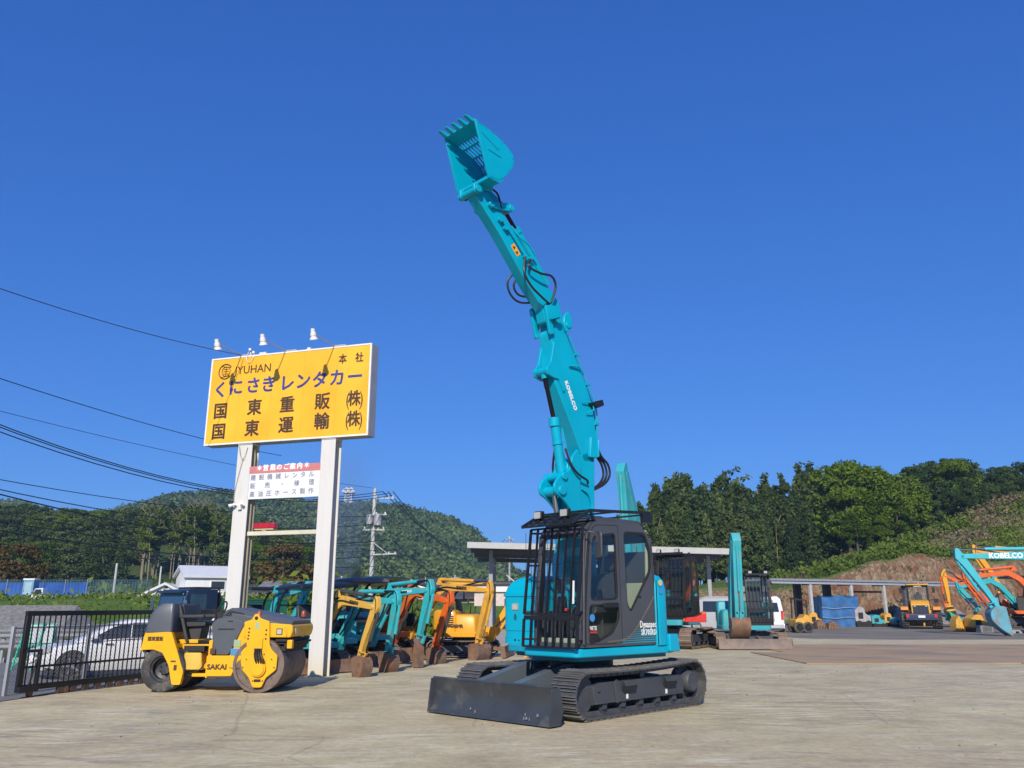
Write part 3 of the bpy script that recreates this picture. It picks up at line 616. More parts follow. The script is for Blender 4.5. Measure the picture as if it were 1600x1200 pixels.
# ------------------------------------------------------------------ billboard
def billboard():
    A = Vector((-8.033, 21.228, 0)); B = Vector((-3.517, 19.80, 0)); d = (B-A).normalized(); n = Vector((d.y, -d.x, 0))
    Wd = (B-A).length; Z0, Z1 = 5.611, 7.97
    def on(px, py):
        r = ray(px, py); o = Vector((0,0,EYE)); t = (A-o).dot(n)/r.dot(n); p = o+r*t; return (p-A).dot(d), p.z
    bs = thing('billboard', 'tall yellow roadside billboard with Japanese company names on two white steel posts', 'billboard', A+d*Wd/2, math.atan2(d.y, d.x))
    X0 = -Wd/2     # local x along the face, -y towards the viewer
    def lx(s): return s-Wd/2
    w = MB(); T = .36
    w.box(-Wd/2, Wd/2, .0, T, Z0, Z1)
    box = w.build('sign_box', mat('sign_box_grey', (.33,.34,.36), .5, var=.1), bs, bevel=.006)
    w = MB()
    f = .04
    for a in ((-Wd/2-.003, Wd/2+.003, Z0-.003, Z0+f), (-Wd/2-.003, Wd/2+.003, Z1-f, Z1+.003)): w.box(a[0], a[1], -.025, .03, a[2], a[3])
    for a in ((-Wd/2-.003, -Wd/2+f), (Wd/2-f, Wd/2+.003)): w.box(a[0], a[1], -.0245, .03, Z0+f, Z1-f)
    w.build('sign_frame', WHITEP, box, bevel=.004)
    m = newmat('yellow_acrylic'); t = NT(m); v = t.coord(scale=(1,1,1))
    c = t.ramp(t.noise(v, .7, 4), [(.35, (.84,.40,.012)), (.65, (.9,.50,.03))])
    st = t.noise(t.coord(scale=(6,1,.35)), 3.0, 6, .7)
    c = t.mix(t.math('MULTIPLY', t.ramp(st, [(.55, (0,0,0)), (.8, (1,1,1))]), .3), c, (.6,.28,.03))
    b = t.pbsdf(**{'Base Color': c, 'Roughness': .45}); t.out(b.outputs[0])
    w = MB(); w.box(-Wd/2+f, Wd/2-f, -.012, -.001, Z0+f, Z1-f); face = w.build('sign_face', m, box)
    w = MB()
    for k in range(1, 5): w.box(-Wd/2+Wd*k/5-.003, -Wd/2+Wd*k/5+.003, -.0135, -.012, Z0+f, Z1-f)
    w.build('sheet_seam', mat('seam_yellow', (.6,.30,.02), .5), face)
    xd, up, yy = (1,0,0), (0,0,1), -.016
    def put(s, px, py, size, mt, bold=.012, sx=1.0, name='lettering'):
        u, z = on(px, py); text(s, size, (lx(u), yy, z), xd, up, mt, face, name, bold, sx)
    for s, px, py in (('く',345,611), ('に',369,607), ('さ',396,604), ('き',420,602), ('レ',449,600), ('ン',474,597), ('タ',500,595), ('カ',527,592), ('ー',555,590)): put(s, px, py, .46, LNAVY, .013)
    for s, px, py in (('国',345,644), ('東',398,638), ('重',449,634), ('販',504,629), ('国',342,676), ('東',394,671), ('運',447,666), ('輸',503,660)): put(s, px, py, .45, LDARK, .012, .98)
    for px, py in ((554,624), (553,656)): 
        put('株', px, py, .42, LDARK, .012, .85); put('(', px-10.5, py+.5, .5, LDARK, .0, .7); put(')', px+11.5, py-.5, .5, LDARK, .0, .7)
    put('本', 536, 562, .27, LDARK, .008, .85); put('社', 562, 559.5, .27, LDARK, .008, .85)
    put('JYUHAN', 396, 577.5, .31, LDARK, .003, .96)
    u, z = on(353, 581); x0 = lx(u); lo = MB()
    lo.tube([(x0+math.cos(a)*.2, yy, z+math.sin(a)*.2) for a in [R(35+k*12) for k in range(25)]], .016, n=6)
    lo.tube([(x0+.02+math.cos(a)*.125, yy, z+math.sin(a)*.13) for a in [R(k*15) for k in range(25)]], .011, n=6)
    for a, b in (((-.06,.0),(.1,.0)), ((.02,-.12),(.02,.12)), ((-.05,.06),(.09,.06)), ((-.06,-.065),(.1,-.065)), ((-.12,.15),(.16,.1)), ((-.12,-.15),(.16,-.12))): lo.beam((x0+a[0],yy,z+a[1]), (x0+b[0],yy,z+b[1]), .02, .01)
    lo.build('company_mark', LDARK, face)
    # posts: H-sections
    posts = []
    for u0, u1, name in ((on(372,694)[0], on(394,692)[0], 0), (on(502,687)[0], on(524,686)[0], 1)):
        w = MB(); a, b = lx(u0), lx(u1)
        w.box(a, b, .02, .045, 0, Z0); w.box(a, b, .315, .34, 0, Z0); w.box((a+b)/2-.012, (a+b)/2+.012, .045, .315, 0, Z0)
        w.box(a-.0,b+.0,.0,.36,Z0-.03,Z0-.002)
        m = newmat('white_post_paint%d' % name); t = NT(m); v = t.coord()
        sep = t.add('ShaderNodeSeparateXYZ'); t.l.new(v, sep.inputs[0])
        st = t.noise(t.coord(scale=(8,8,.5)), 2, 6, .7)
        lowf = t.math('MULTIPLY', t.ramp(sep.outputs[2], [(.0, (1,1,1)), (.5, (0,0,0))]), .6)
        c = t.mix(t.math('MULTIPLY', t.ramp(st, [(.5, (0,0,0)), (.75, (1,1,1))]), .35), (.64,.63,.60), (.46,.42,.34))
        c = t.mix(lowf, c, (.62,.53,.33)); b_ = t.pbsdf(**{'Base Color': c, 'Roughness': .45}); t.out(b_.outputs[0])
        p = w.build('post', m, bs, bevel=.003); posts.append((a, b, p))
    (a0, b0, pl), (a1, b1, pr) = posts
    w = MB(); z = on(440,831)[1]; w.box(b0, a1, .1, .2, z-.06, z+.04); w.build('cross_rail', mat('aged_cream_paint', (.6,.57,.45), .5, var=.12), bs, bevel=.004)
    w = MB(); w.tube([(b0-.02,.2,0), (b0-.02,.2,5.3), (b0-.06,.18,5.55)], .025); w.tube([(b0+.03,.26,.0), (b0+.03,.26,5.2)], .014)
    w.tube([(a0+.05,-.005,5.55), (a0+.12,-.03,5.3), (a0+.22,-.03,5.2), (a0+.3,.0,5.5)], .007, smooth=5); w.tube([(a0+.2,-.01,5.25), (a0+.06,-.01,4.6), (a0+.02,-.01,4.2), (a0+.1,-.01,3.95)], .006, smooth=5)
    w.build('cable', mat('cable_cover', (.3,.26,.16), .6), pl)
    # security light on the left post
    uz = on(376,790); w = MB(); xx = lx(uz[0]); zz = uz[1]
    w.cyl((xx-.25,-.14,zz-.02), (xx-.13,-.05,zz+.03), .045, .03); w.cyl((xx+.12,-.14,zz+.05), (xx+.05,-.04,zz+.02), .04, .025); w.tube([(xx-.13,-.05,zz+.03), (xx-.03,-.06,zz-.0), (xx+.05,-.04,zz+.02)], .016)
    w.cyl((xx-.02,-.01,zz), (xx-.02,-.06,zz), .05); w.box(xx-.06,xx+.04,-.05,.0,zz-.1,zz-.02); w.build('security_light', WHITEP, pl)
    # floodlights on brackets
    for at, lp in (((378,556),(341,548)), ((447,548),(412,533)), ((523,541),(493,519))):
        u, _ = on(*at); x = lx(u); w = MB(); top = Z1+.01
        tip = Vector((x-.02, -1.02, top+.05))
        w.box(x-.03, x+.32, -.02, .12, top, top+.03); w.tube([(x,0.05,top+.03), (x-.01,-.5,top+.02), tuple(tip)], .014)
        fl = w.build('lamp_bracket', mat('grey_bracket', (.4,.4,.38), .5), bs)
        w = MB(); dd = Vector((0,.35,-1)).normalized()
        w.lathe([(0,-.06), (.05,-.06), (.055,.04), (.07,.05), (.075,.12), (.06,.13), (.10,.20), (.1,.215), (0,.205)], tip+Vector((-.0,-.02,.04)), dd, 18); w.build('floodlight', WHITEP, fl)
    w = MB(); x = lx(on(394,555)[0])
    w.cyl((x-.05,.0,Z1), (x-.05,.0,Z1+.17), .02); w.lathe([(0,0), (.035,.0), (.04,.03), (.035,.06), (0,.07)], (x-.05,-.04,Z1+.12), (0,0,1), 12); w.lathe([(0,0), (.035,.0), (.04,.03), (.035,.06), (0,.07)], (x+.05,-.02,Z1+.04), (0,0,1), 12)
    w.box(x+.22,x+.42,.0,.1,Z1,Z1+.06); w.box(lx(on(482,546)[0])-.04,lx(on(482,546)[0])+.05,.0,.1,Z1,Z1+.06)
    w.tube([(x-.1,-.03,Z1+.1), (x-.12,-.05,Z1-.1), (x-.03,-.06,Z1-.2), (x+.08,-.04,Z1-.06), (x+.06,-.02,Z1+.06)], .008, smooth=5)
    w.build('insulator', mat('porcelain', (.7,.68,.62), .2, coat=.5), box)
    # lower notice board
    l0, l1 = b0-.02, a1+.01; zt, zb = 5.0, 4.17
    M4 = (A+d*Wd/2)
    nb = thing('notice_board', 'small white board with red heading band listing rental services, between the billboard posts', 'sign board', M4+Vector((0,0,zb)), math.atan2(d.y, d.x))
    h = zt-zb; w = MB(); w.box(l0, l1, .02, .06, 0, h); bd = w.build('board', mat('board_white', (.74,.77,.82), .45, var=.04), nb, bevel=.004)
    w = MB(); w.box(l0, l1, .012, .02, h*.78, h); band = w.build('red_band', mat('faded_red', (.56,.2,.2), .5, var=.12), nb)
    GR = mat('grey_lettering', (.27,.28,.33), .5, var=.05)
    def on2(px, py): u, z = on(px, py); return lx(u), z-zb
    for s, px, py in (('＊',405,732), ('営',415,731.5), ('業',426,730.8), ('の',436,730.2), ('ご',447,729.5), ('案',457,729), ('内',468,728), ('＊',479,727)):
        x, z = on2(px, py); text(s, .165, (x,.009,z), xd, up, LWHITE, band, 'lettering', .007)
    rows = (('建設機械レンタル', 395, 747, 486, 741), ('販売・修理', 394, 760, 486, 753.5), ('高油圧ホース製作', 393, 773, 485, 767))
    for s, xa, ya, xb, yb in rows:
        for k, ch in enumerate(s):
            t = k/(len(s)-1); x, z = on2(xa+(xb-xa)*t, ya+(yb-ya)*t); text(ch, .155, (x,.0165,z), xd, up, GR, bd, 'lettering', .004)
    # red rotating lamp bar on the rail
    u, z = on(408,829); x = lx(u); O = A+d*(u); 
    lb = thing('warning_light_bar', 'red warning light bar resting on the cross rail of the billboard', 'warning light', (O.x, O.y, on(440,831)[1]+.04), math.atan2(d.y, d.x))
    w = MB(); w.box(-.26,.28,.08,.24,.03,.06); w.box(-.06,.06,.1,.2,0,.03); w.build('base', mat('cream_plastic', (.6,.5,.3), .5), lb, bevel=.008)
    w = MB(); w.prism(rnd([(-.3,.06), (.32,.06), (.3,.2), (-.28,.2)], .03), .07, .25, 'y'); w.build('lens', mat('red_lens', (.45,.008,.012), .15, coat=.8), lb, bevel=.03, seg=3)
    w = MB(); w.box(-.08,-.06,.065,.255,.07,.205); w.box(.1,.12,.065,.255,.07,.205); w.build('lens_rib', RED, lb)
billboard()
# ------------------------------------------------------------------ road roller
def roller():
    P0 = G(402,1081); P1 = G(247,1083)      # near ends of drum and rear wheel
    f = (P0-P1); f.z = 0; L = f.length; f.normalize(); 
    mid_ = (P0+P1)/2; rz = math.atan2(f.y, f.x)-R(10); f = Vector((math.cos(rz), math.sin(rz), 0)); q = L/1.83; P1 = mid_-f*L/2
    o = P1+Vector((-f.y, f.x, 0))*.6*1.06
    r = thing('road_roller', 'yellow combination road roller with grey hood, steel drum and rubber rear tyres beside the gate', 'road roller', (o.x, o.y, 0), rz, scale=1.0)
    DS = 1.88*q      # wheelbase
    wr, hw = .43, .72
    # rear tyres: four in a row
    for k, y in enumerate((-.57, -.23, .23, .57)):
        w = MB(); s = .145
        w.lathe([(.2,-s*.7), (.26,-s), (.37,-s), (.415,-s*.85), (.43,-s*.5), (.43,s*.5), (.415,s*.85), (.37,s), (.26,s), (.2,s*.7)], (0,y,wr), (0,1,0), 36); ty = w.build('tyre', RUBBER, r, ang=40)
        w = MB(); w.lathe([(.255,-s*1.02), (.24,-s*1.02), (.225,-s*.9), (.20,s*.1), (.12,s*.3), (.11,-s*.1), (.07,-s*.12), (0,-s*.12)], (0,y,wr), (0,1,0), 28); w.lathe([(.255,s*1.0), (.2,s*.6), (.0,s*.5)], (0,y,wr), (0,1,0), 28)
        for j in range(5):
            a = 2*math.pi*j/5; w.cyl((math.cos(a)*.09,y-s*.35,wr+math.sin(a)*.09), (math.cos(a)*.09,y-s*.55,wr+math.sin(a)*.09), .014, n=6)
        w.build('rim', mat('rim_grey', (.03,.034,.042), .5, dirt=(.14,.09,.06), damt=.3), ty)
    # front drum
    dr, D = .50, DS
    w = MB(); w.lathe([(.44,-hw+.02), (.44,-hw), (.495,-hw), (dr,-hw+.02), (dr,hw-.02), (.495,hw), (.44,hw), (.44,hw-.02), (0,hw-.02)], (D,0,dr), (0,1,0), 64); w.lathe([(.44,-hw+.03), (0,-hw+.03)], (D,0,dr), (0,1,0), 40)
    w.build('steel_drum', DRUM, r)
    # front frame: side plates hugging the drum
    Y = mat('roller_yellow', (.80,.41,.004), .35, var=.04, dirt=(.4,.22,.03), damt=.08, coat=.2)
    for s in (-1, 1):
        w = MB(); y0, y1 = sorted((s*(hw+.005), s*(hw+.045)))
        pl = rnd([(D-.34,.60), (D-.3,.42), (D-.15,.27), (D-.07,.1), (D+.1,.1), (D+.17,.27), (D+.36,.42), (D+.37,.68), (D+.25,.78), (D+.2,.88), (D+.17,1.30), (D-.02,1.36), (D-.05,1.44), (D-.13,1.44), (D-.18,1.33), (D-.33,1.29), (D-.22,.75)], .04)
        w.prism(pl, y0, y1, 'y'); fr = w.build('drum_yoke', Y, r, bevel=.012)
        ys = s*(hw+.045)
        w = MB(); w.cyl((D+.02,ys,.44), (D+.02,ys+s*.05,.44), .15, n=28); w.cyl((D+.02,ys+s*.05,.44), (D+.02,ys+s*.07,.44), .125, n=28); w.build('drum_motor', Y, fr, bevel=.008)
        w = MB()
        for k in range(10):
            a = 2*math.pi*k/10; w.cyl((D+.02+math.cos(a)*.3,ys,.46+math.sin(a)*.25), (D+.02+math.cos(a)*.3,ys+s*.01,.46+math.sin(a)*.25), .013, n=8)
        for z in (.98,1.04,1.1,1.17): w.cyl((D-.22+z*.06-.06,ys,z), (D-.22+z*.06-.06,ys+s*.008,z), .017, n=10)
        for z in (.98,1.06,1.14): w.cyl((D+.12,ys,z), (D+.12,ys+s*.008,z), .017, n=10)
        w.cyl((D-.09,ys,1.36), (D-.09,ys+s*.004,1.36), .035, n=16); w.box(D-.05,D+.08,*sorted((ys,ys+s*.004)),.2,.25); w.box(D-.06,D+.06,*sorted((ys,ys+s*.02)),.78,.79)
        w.build('bolt', BLACKM, fr)
        w = MB(); w.prism([(D-.1,1.0), (D+.07,1.0), (D+.07,.8), (D-.1,.8)], *sorted((ys, ys+s*.03)), ax='y'); w.build('hose_cover', Y, fr, bevel=.006)
        w = MB()
        for k in range(4): w.tube([(D-.06+k*.035,ys+s*.02,.8), (D-.05+k*.04,ys+s*.07,.7), (D-.02+k*.05,ys+s*.09,.6), (D+.0+k*.04,ys+s*.06,.54)], .016, smooth=4)
        w.build('hose', HOSE, fr)
    # nose above the drum
    w = MB(); w.prism(rnd([(D-.35,1.0), (D-.3,1.30), (D+.6,1.24), (D+.62,1.14), (D+.58,1.0)], .04), -hw+.005, hw-.005, 'y'); nose = w.build('nose', Y, r, bevel=.02)
    w = MB(); w.box(D+.3,D+.52,-hw-.0,hw,.93,.975); w.box(D+.25,D+.60,-hw+.05,hw-.05,.88,.92); w.cyl((D+.5,-hw+.02,.86), (D+.5,hw-.02,.86), .04); w.cyl((D+.30,-hw+.02,.95), (D+.55,-hw+.02,.95), .018); w.box(D+.42,D+.5,-hw,hw,.76,.84); w.build('scraper', BLACKM, nose)
    w = MB(); w.box(D+.30,D+.42,-hw-.004,-hw+.01,1.05,1.17); hl = w.build('headlight', BLACK, nose, bevel=.008)
    w = MB(); w.box(D+.315,D+.405,-hw-.007,-hw-.004,1.065,1.155); w.build('lens', LENS, hl)
    w = MB(); w.box(D+.615,D+.63,-.55,-.4,1.06,1.17); w.build('front_lamp', LENS, nose)
    w = MB(); w.box(D+.52,D+.62,-hw-.0,-hw+.12,.80,.96); w.build('tie_down', Y, nose, bevel=.012)
    w = MB(); w.tube([(D+.44,-hw-.006,1.2), (D+.46,-hw-.01,1.14), (D+.50,-hw-.01,1.1), (D+.50,-hw-.01,1.03)], .01); w.build('nose_handle', Y, nose)
    # hood
    HG = mat('hood_grey', (.075,.085,.10), .4, var=.06)
    w = MB(); rings = []
    for x, zt, hw2 in ((.98,1.32,.6), (1.08,1.50,.62), (1.2,1.55,.63), (1.75,1.45,.66), (D+.3,1.36,.68), (D+.58,1.31,.68)):
        zb = 1.0 if x < D-.4 else 1.245
        rings.append([(x,-hw2,zb), (x,-hw2,zt-.09), (x,-hw2+.09,zt), (x,hw2-.09,zt), (x,hw2,zt-.09), (x,hw2,zb)])
    w.loft(rings); hood = w.build('hood', HG, r, bevel=.02, ang=25)
    w = MB(); w.prism(rnd([(.86,1.25), (.98,1.36), (1.3,1.36), (D-.36,1.28), (D-.42,1.1), (D-.62,.68), (.93,.68), (.9,1.1)], .04), -.655, .655, 'y'); w.build('side_panel', HG, hood, bevel=.012)
    w = MB(); w.prism(rnd([(1.08,1.40), (1.2,1.5), (1.48,1.45), (1.5,1.38)], .02), -.632, -.62, 'y'); w.box(1.0,1.32,-.66,-.655,1.14,1.165); w.box(1.18,1.28,-.66,-.655,1.29,1.31); w.build('hood_vent', BLACKM, hood)
    # middle yellow frame
    w = MB(); w.prism(rnd([(.84,.26), (.84,.67), (D-.58,.67), (D-.4,1.1), (D-.3,1.29), (D-.2,1.29), (D-.2,.7), (D-.42,.55), (D-.52,.3)], .02), -hw+.02, hw-.02, 'y'); mid = w.build('front_frame', Y, r, bevel=.012)
    w = MB(); w.prism([(.88,.27), (.88,.3), (D-.56,.3), (D-.56,.27)], -hw+.015,-hw+.02,'y'); w.box(.9,1.0,-hw+.016,-hw+.0205,.7,.8); w.build('seam', LDARK, mid)
    text('SAKAI', .13, (1.06,-hw+.014,.46), (1,0,0), (0,0,1), LDARK, mid, sx=1.1, bold=.006); text('TW504', .05, (1.4,-hw+.014,.44), (1,0,0), (0,0,1), LDARK, mid, sx=1.3)
    w = MB(); w.box(D-.56,D-.36,-hw+.006,-hw+.018,.68,.80); w.build('blue_sticker', mat('light_blue_sticker', (.06,.25,.5), .4), mid)
    w = MB(); w.box(D-.51,D-.38,-hw+.006,-hw+.018,.83,.96); w.box(D-.1,D-.02,-hw-.05,-hw-.046,1.16,1.28); w.build('green_sticker', mat('green_sticker', (.3,.42,.25), .5), mid)
    for x, y in ((D-.1,-hw+.14), (D+.42,hw-.1)):
        w = MB(); w.lathe([(0,0), (.05,0), (.05,.03), (.045,.1), (.03,.12), (0,.125)], (x,y,1.37), (0,0,1), 16); w.build('warning_lamp', mat('dull_red_lens', (.3,.06,.03), .4), nose)
    # floor, tanks, articulation
    w = MB(); w.box(.0,.95,-.5,.5,.42,.52); w.box(.55,.86,-.62,.62,.28,.34); w.cyl((.75,0,.2), (.75,0,.9), .09); w.box(.3,.9,-.6,.6,.84,.87); w.box(.86,.93,-.69,.69,.35,.95); w.box(-.3,.5,-.35,.35,.5,.95); w.build('rear_frame', Y, r, bevel=.01)
    w = MB(); w.box(.36,.76,-.64,-.5,.74,.84); w.box(.36,.76,.5,.64,.74,.84); w.box(.3,.85,-.55,.55,.87,.885); w.build('step', BLACKM, r)
    w = MB(); w.prism(rnd([(.38,.40), (.36,.72), (.7,.72), (.74,.40)], .04), -.62, -.3, 'y'); w.build('tank', mat('dull_yellow', (.6,.4,.06), .5), r, bevel=.02)
    w = MB(); w.tube([(.5,-.6,.35), (.7,-.66,.4), (.82,-.66,.55)], .012, smooth=4); w.tube([(.45,-.55,.3), (.7,-.6,.3)], .02); w.build('fuel_line', BLACKM, r)
    # rear fender and cowl
    w = MB(); w.prism(rnd([(-.46,.74), (-.40,1.08), (.02,1.10), (.12,1.10), (.28,.72), (.42,.38), (.38,.14), (.22,.14), (.12,.5), (-.02,.72), (-.2,.78), (-.42,.77)], .03), -.72, -.62, 'y')
    w.prism(rnd([(-.46,.74), (-.40,1.08), (.02,1.10), (.12,1.10), (.28,.72), (.42,.38), (.38,.14), (.22,.14), (.12,.5), (-.02,.72), (-.2,.78), (-.42,.77)], .03), .62, .72, 'y')
    w.box(-.44,.05,-.62,.62,.88,1.09); w.box(-.3,.2,-.62,.62,.80,.88); fe = w.build('rear_fender', Y, r, bevel=.015)
    w = MB(); w.box(.16,.26,-.724,-.72,.55,.58); w.box(.23,.29,-.724,-.72,.4,.5); w.build('slot', LDARK, fe)
    w = MB(); w.box(-.42,-.35,-.68,.68,.72,.8); w.build('mud_flap', BLACKM, fe)
    text('国東重販', .085, (-.18,-.724,.97), (1,0,0), (0,0,1), LDARK, fe, sx=.9, bold=.004)
    w = MB(); rings = []
    for z, e in ((1.09,0), (1.3,.02), (1.45,.06), (1.57,.12), (1.63,.2)):
        rings.append([(p[0], p[1], z) for p in rnd([(-.42+e*1.3,-.7+e*.3), (.11-e*.15,-.7+e*.3), (.11-e*.15,.7-e*.3), (-.42+e*1.3,.7-e*.3)], .06, 4)])
    w.loft(rings); w.build('rear_cowl', HG, r, ang=30)
    w = MB(); w.prism(rnd([(.02,1.25), (.05,1.62), (.13,1.62), (.2,1.28)], .03), -.3, .3, 'y'); w.prism(rnd([(.1,1.18), (.1,1.3), (.58,1.3), (.6,1.2)], .04), -.28, .28, 'y'); w.prism([(.2,.88), (.15,1.2), (.5,1.2), (.45,.88)], -.2, .2, 'y'); st = w.build('seat', SEAT, r, bevel=.03, seg=3)
    w = MB(); w.beam((.08,-.38,1.6), (.3,-.36,.9), .08, .06); w.build('seat_brace', SEAT, st, bevel=.01)
    for s in (-1,1): w = MB(); w.box(.1,.6,*sorted((s*.34,s*.42)),1.36,1.42); w.build('armrest', SEAT, st, bevel=.012)
    w = MB(); w.beam((.98,0,1.0), (.78,0,1.45), .12, .12); w.tube([(.78+math.cos(a)*.07,math.sin(a)*.2,1.5+math.cos(a)*.17) for a in [2*math.pi*k/24 for k in range(25)]], .016, cap=False); w.box(.82,1.02,-.4,.4,1.35,1.46); w.tube([(.7,.1,1.5), (.65,.3,1.72), (.62,.32,1.8)], .012); w.tube([(.85,-.42,1.3), (.82,-.42,1.5), (.95,-.42,1.54)], .014); w.tube([(1.2,.35,1.5), (1.2,.35,1.66), (1.5,.35,1.66), (1.5,.35,1.5)], .012); w.build('steering_column', BLACKM, r)
    return r
roller()
# ------------------------------------------------------------------ general excavator
def excavator(name, label, P, head, S=1.0, C=None, cfg=None, group=None, tip=None):
    """P: ground point of the machine centre, or (tip=True) of the bucket tip; S overall size, 1 = a 3.5 t machine"""
    c = dict(top='canopy', boomcol=None, b1=62, b2=8, a=-108, k=-60, L1=1.25, L2=1.35, LA=1.25, body=TEAL2, roof=BLACK, tool='bucket', bc=MUD, blade=True, offset=0.0, slew=0, text=None, cabbars=False, tl=1.9, tw=.85, boomfoot=.85, lw=1.0, arms=True, hose=None)
    c.update(cfg or {}); bc = c['boomcol'] or c['body']
    root = thing(name, label, 'excavator', (0,0,0), rz_of(head), group, S)
    # boom geometry in the (x,z) plane
    dirv = lambda a: Vector((math.cos(R(a)), math.sin(R(a))))
    foot = Vector((c['boomfoot'], .72)); kink = foot+dirv(c['b1'])*c['L1']; elb = kink+dirv(c['b2'])*c['L2']
    ad = dirv(c['a']); wrist = elb+ad*c['LA']; kd = dirv(c['k']); reach = wrist+kd*.76*c.get('bs', .85)
    if tip: F = fwd(head); P = Vector((P[0], P[1], 0))-F*(reach.x*S)
    root.location = (P[0], P[1], P[2] if len(P) > 2 else 0)
    tl, tw = c['tl'], c['tw']
    for s in (-1, 1):
        ya, yb = sorted((s*(tw-.3), s*tw)); t = track_mesh(-tl/2+.25, tl/2-.25, .24, .24, .26, .26, ya, yb, pitch=.12, rib=.02, chain=False).build('crawler_track', c.get('shoe', RSHOE), root)
        w = MB(); ym = s*(tw-.15); w.box(-tl/2+.3, tl/2-.3, *sorted((s*(tw-.24), s*(tw-.04))), .16, .34); w.cyl((tl/2-.25,ym-.08,.26), (tl/2-.25,ym+.1,.26), .17, n=16); w.cyl((-tl/2+.25,ym-.08,.26), (-tl/2+.25,ym+.1,.26), .17, n=16)
        for k in range(4): w.cyl((-tl*.28+k*tl*.19,ym-.1,.12), (-tl*.28+k*tl*.19,ym+.12,.12), .06, n=10)
        w.build('track_frame', UNDER, t, bevel=.006)
    w = MB(); w.box(-.4,.4,-tw+.3,tw-.3,.24,.46); w.cyl((0,0,.4), (0,0,.56), .34, n=24); w.build('undercarriage', UNDER, root)
    if c['blade']:
        w = MB(); pr = [(tl/2+.4,.03), (tl/2+.34,.16), (tl/2+.35,.32), (tl/2+.32,.33), (tl/2+.3,.15), (tl/2+.36,.02)]
        w.prism(pr, -tw, tw, 'y'); w.prism([(tl/2+.41,.02), (tl/2+.36,.34), (tl/2+.25,.3), (tl/2+.25,.05)], tw, tw+.015, 'y'); w.prism([(tl/2+.41,.02), (tl/2+.36,.34), (tl/2+.25,.3), (tl/2+.25,.05)], -tw-.015, -tw, 'y')
        for s in (-1,1): w.beam((tl/2+.32,s*.3,.2), (.3,s*.3,.35), .1, .1)
        w.build('dozer_blade', c.get('bladem') or MUD, root, bevel=.006)
    up = thing_part = bpy.data.objects.new('upper_body', None)
    up = None
    Mu = Matrix.Rotation(R(c['slew']), 4, 'Z')
    def B(): return MB(Mu)
    B0 = c['body']; ww = c['lw']*.80
    w = B(); dk = rnd([(.72,ww-.1), (.72,-.25), (.5,-ww+.02), (-.4,-ww), (-.82,-.45), (-.86,0), (-.82,.45), (-.4,ww)], .12, 5)
    w.prism(dk, .56, .70, 'z'); body = w.build('upper_body', B0, root, bevel=.015)
    w = B(); rings = []
    zt = 1.3 if c['top'] == 'canopy' else 1.45
    for z, e in ((.7,0), (zt-.12,.0), (zt-.04,.03), (zt,.1)):
        rings.append([(p[0], p[1], z) for p in rnd([(-.1-e,ww-.03-e), (-.4,ww-.01-e), (-.83+e,.45), (-.87+e,0), (-.83+e,-.45), (-.4,-ww+.01+e), (-.1-e,-ww+.03+e)], .08, 4)])
    w.loft(rings); w.build('engine_cover', B0, body, ang=28)
    w = B(); rings = []
    for z, e in ((.7,0), (1.05,.01), (1.15,.06), (1.19,.14)): rings.append([(p[0], p[1], z) for p in rnd([(.62-e,-.3-e*.5), (.46-e,-ww+.04+e), (-.12,-ww+.03+e), (-.12,-.3-e*.5)], .06, 4)])
    w.loft(rings); w.build('side_cover', B0, body, ang=28)
    w = B()
    for k in range(6):
        for s in (1,-1): w.box(-.42+.0, -.16, s*(ww-.006)-.006, s*(ww-.006)+.006, .84+k*.055, .862+k*.055)
    for k in range(5): w.box(-.875,-.86,-.25,.25,.9+k*.05,.925+k*.05)
    w.build('grille', BLACKM, body)
    if c['top'] == 'canopy':
        w = B(); w.prism(rnd([(.22,.98), (.2,1.1), (-.1,1.1), (-.2,1.6), (-.28,1.6), (-.22,.98)], .04), -.15+.1, .35+.1, 'y'); w.box(.0,.3,-.25,-.12,.7,1.2); w.box(.0,.3,.52,.62,.7,1.2)
        w.build('seat', SEAT, body, bevel=.02)
        w = B(); w.tube([(.52,.1,.7), (.5,.1,1.15)], .015); w.tube([(.52,.25,.7), (.5,.25,1.15)], .015); w.box(.4,.6,-.1,.4,.7,.8); w.tube([(.2,-.18,1.2), (.22,-.18,1.4)], .014); w.tube([(.2,.57,1.2), (.22,.57,1.4)], .014); w.build('levers', BLACKM, body)
        w = B()
        for y in (-.42,.62): w.tube([(-.45,y,1.15), (-.5,y,1.5), (-.38,y,1.8), (-.1,y,2.0), (.15,y,2.04)], .032, smooth=5)
        w.tube([(-.5,-.42,1.6), (-.5,.62,1.6)], .02); cn = w.build('canopy_frame', BLACK, body)
        w = B(); rings = []
        for z, e in ((2.01,.06), (2.02,0), (2.07,0), (2.11,.08), (2.13,.3)): rings.append([(p[0], p[1], z-.04*(p[0]<-.3)) for p in rnd([(.62-e,.72-e), (-.62+e,.72-e), (-.62+e,-.52+e), (.62-e,-.52+e)], .1, 4)])
        w.loft(rings); w.build('canopy_roof', c['roof'], cn, ang=30)
    else:
        K = c.get('K', 2.28); cc = c.get('cabcol', BLACK); y0, y1 = .0, ww-.01
        sd = rnd([(.66,.7), (.66,1.25), (.5,K-.08), (.42,K), (-.42,K), (-.5,K-.1), (-.5,.7)], .08, 4)
        ci = rnd([(.6,1.28), (.46,K-.12), (.05,K-.12), (.05,.85), (.55,.85)], .05, 4); ri = rnd([(-.02,1.28), (-.02,K-.12), (-.42,K-.12), (-.43,1.28)], .05, 4)
        w = B(); w.plate(sd, [ci, ri], y1-.03, y1); w.plate(sd, [ci, ri], y0, y0+.03)
        w.box(-.48,.42,y0+.03,y1-.03,K-.03,K+.02)
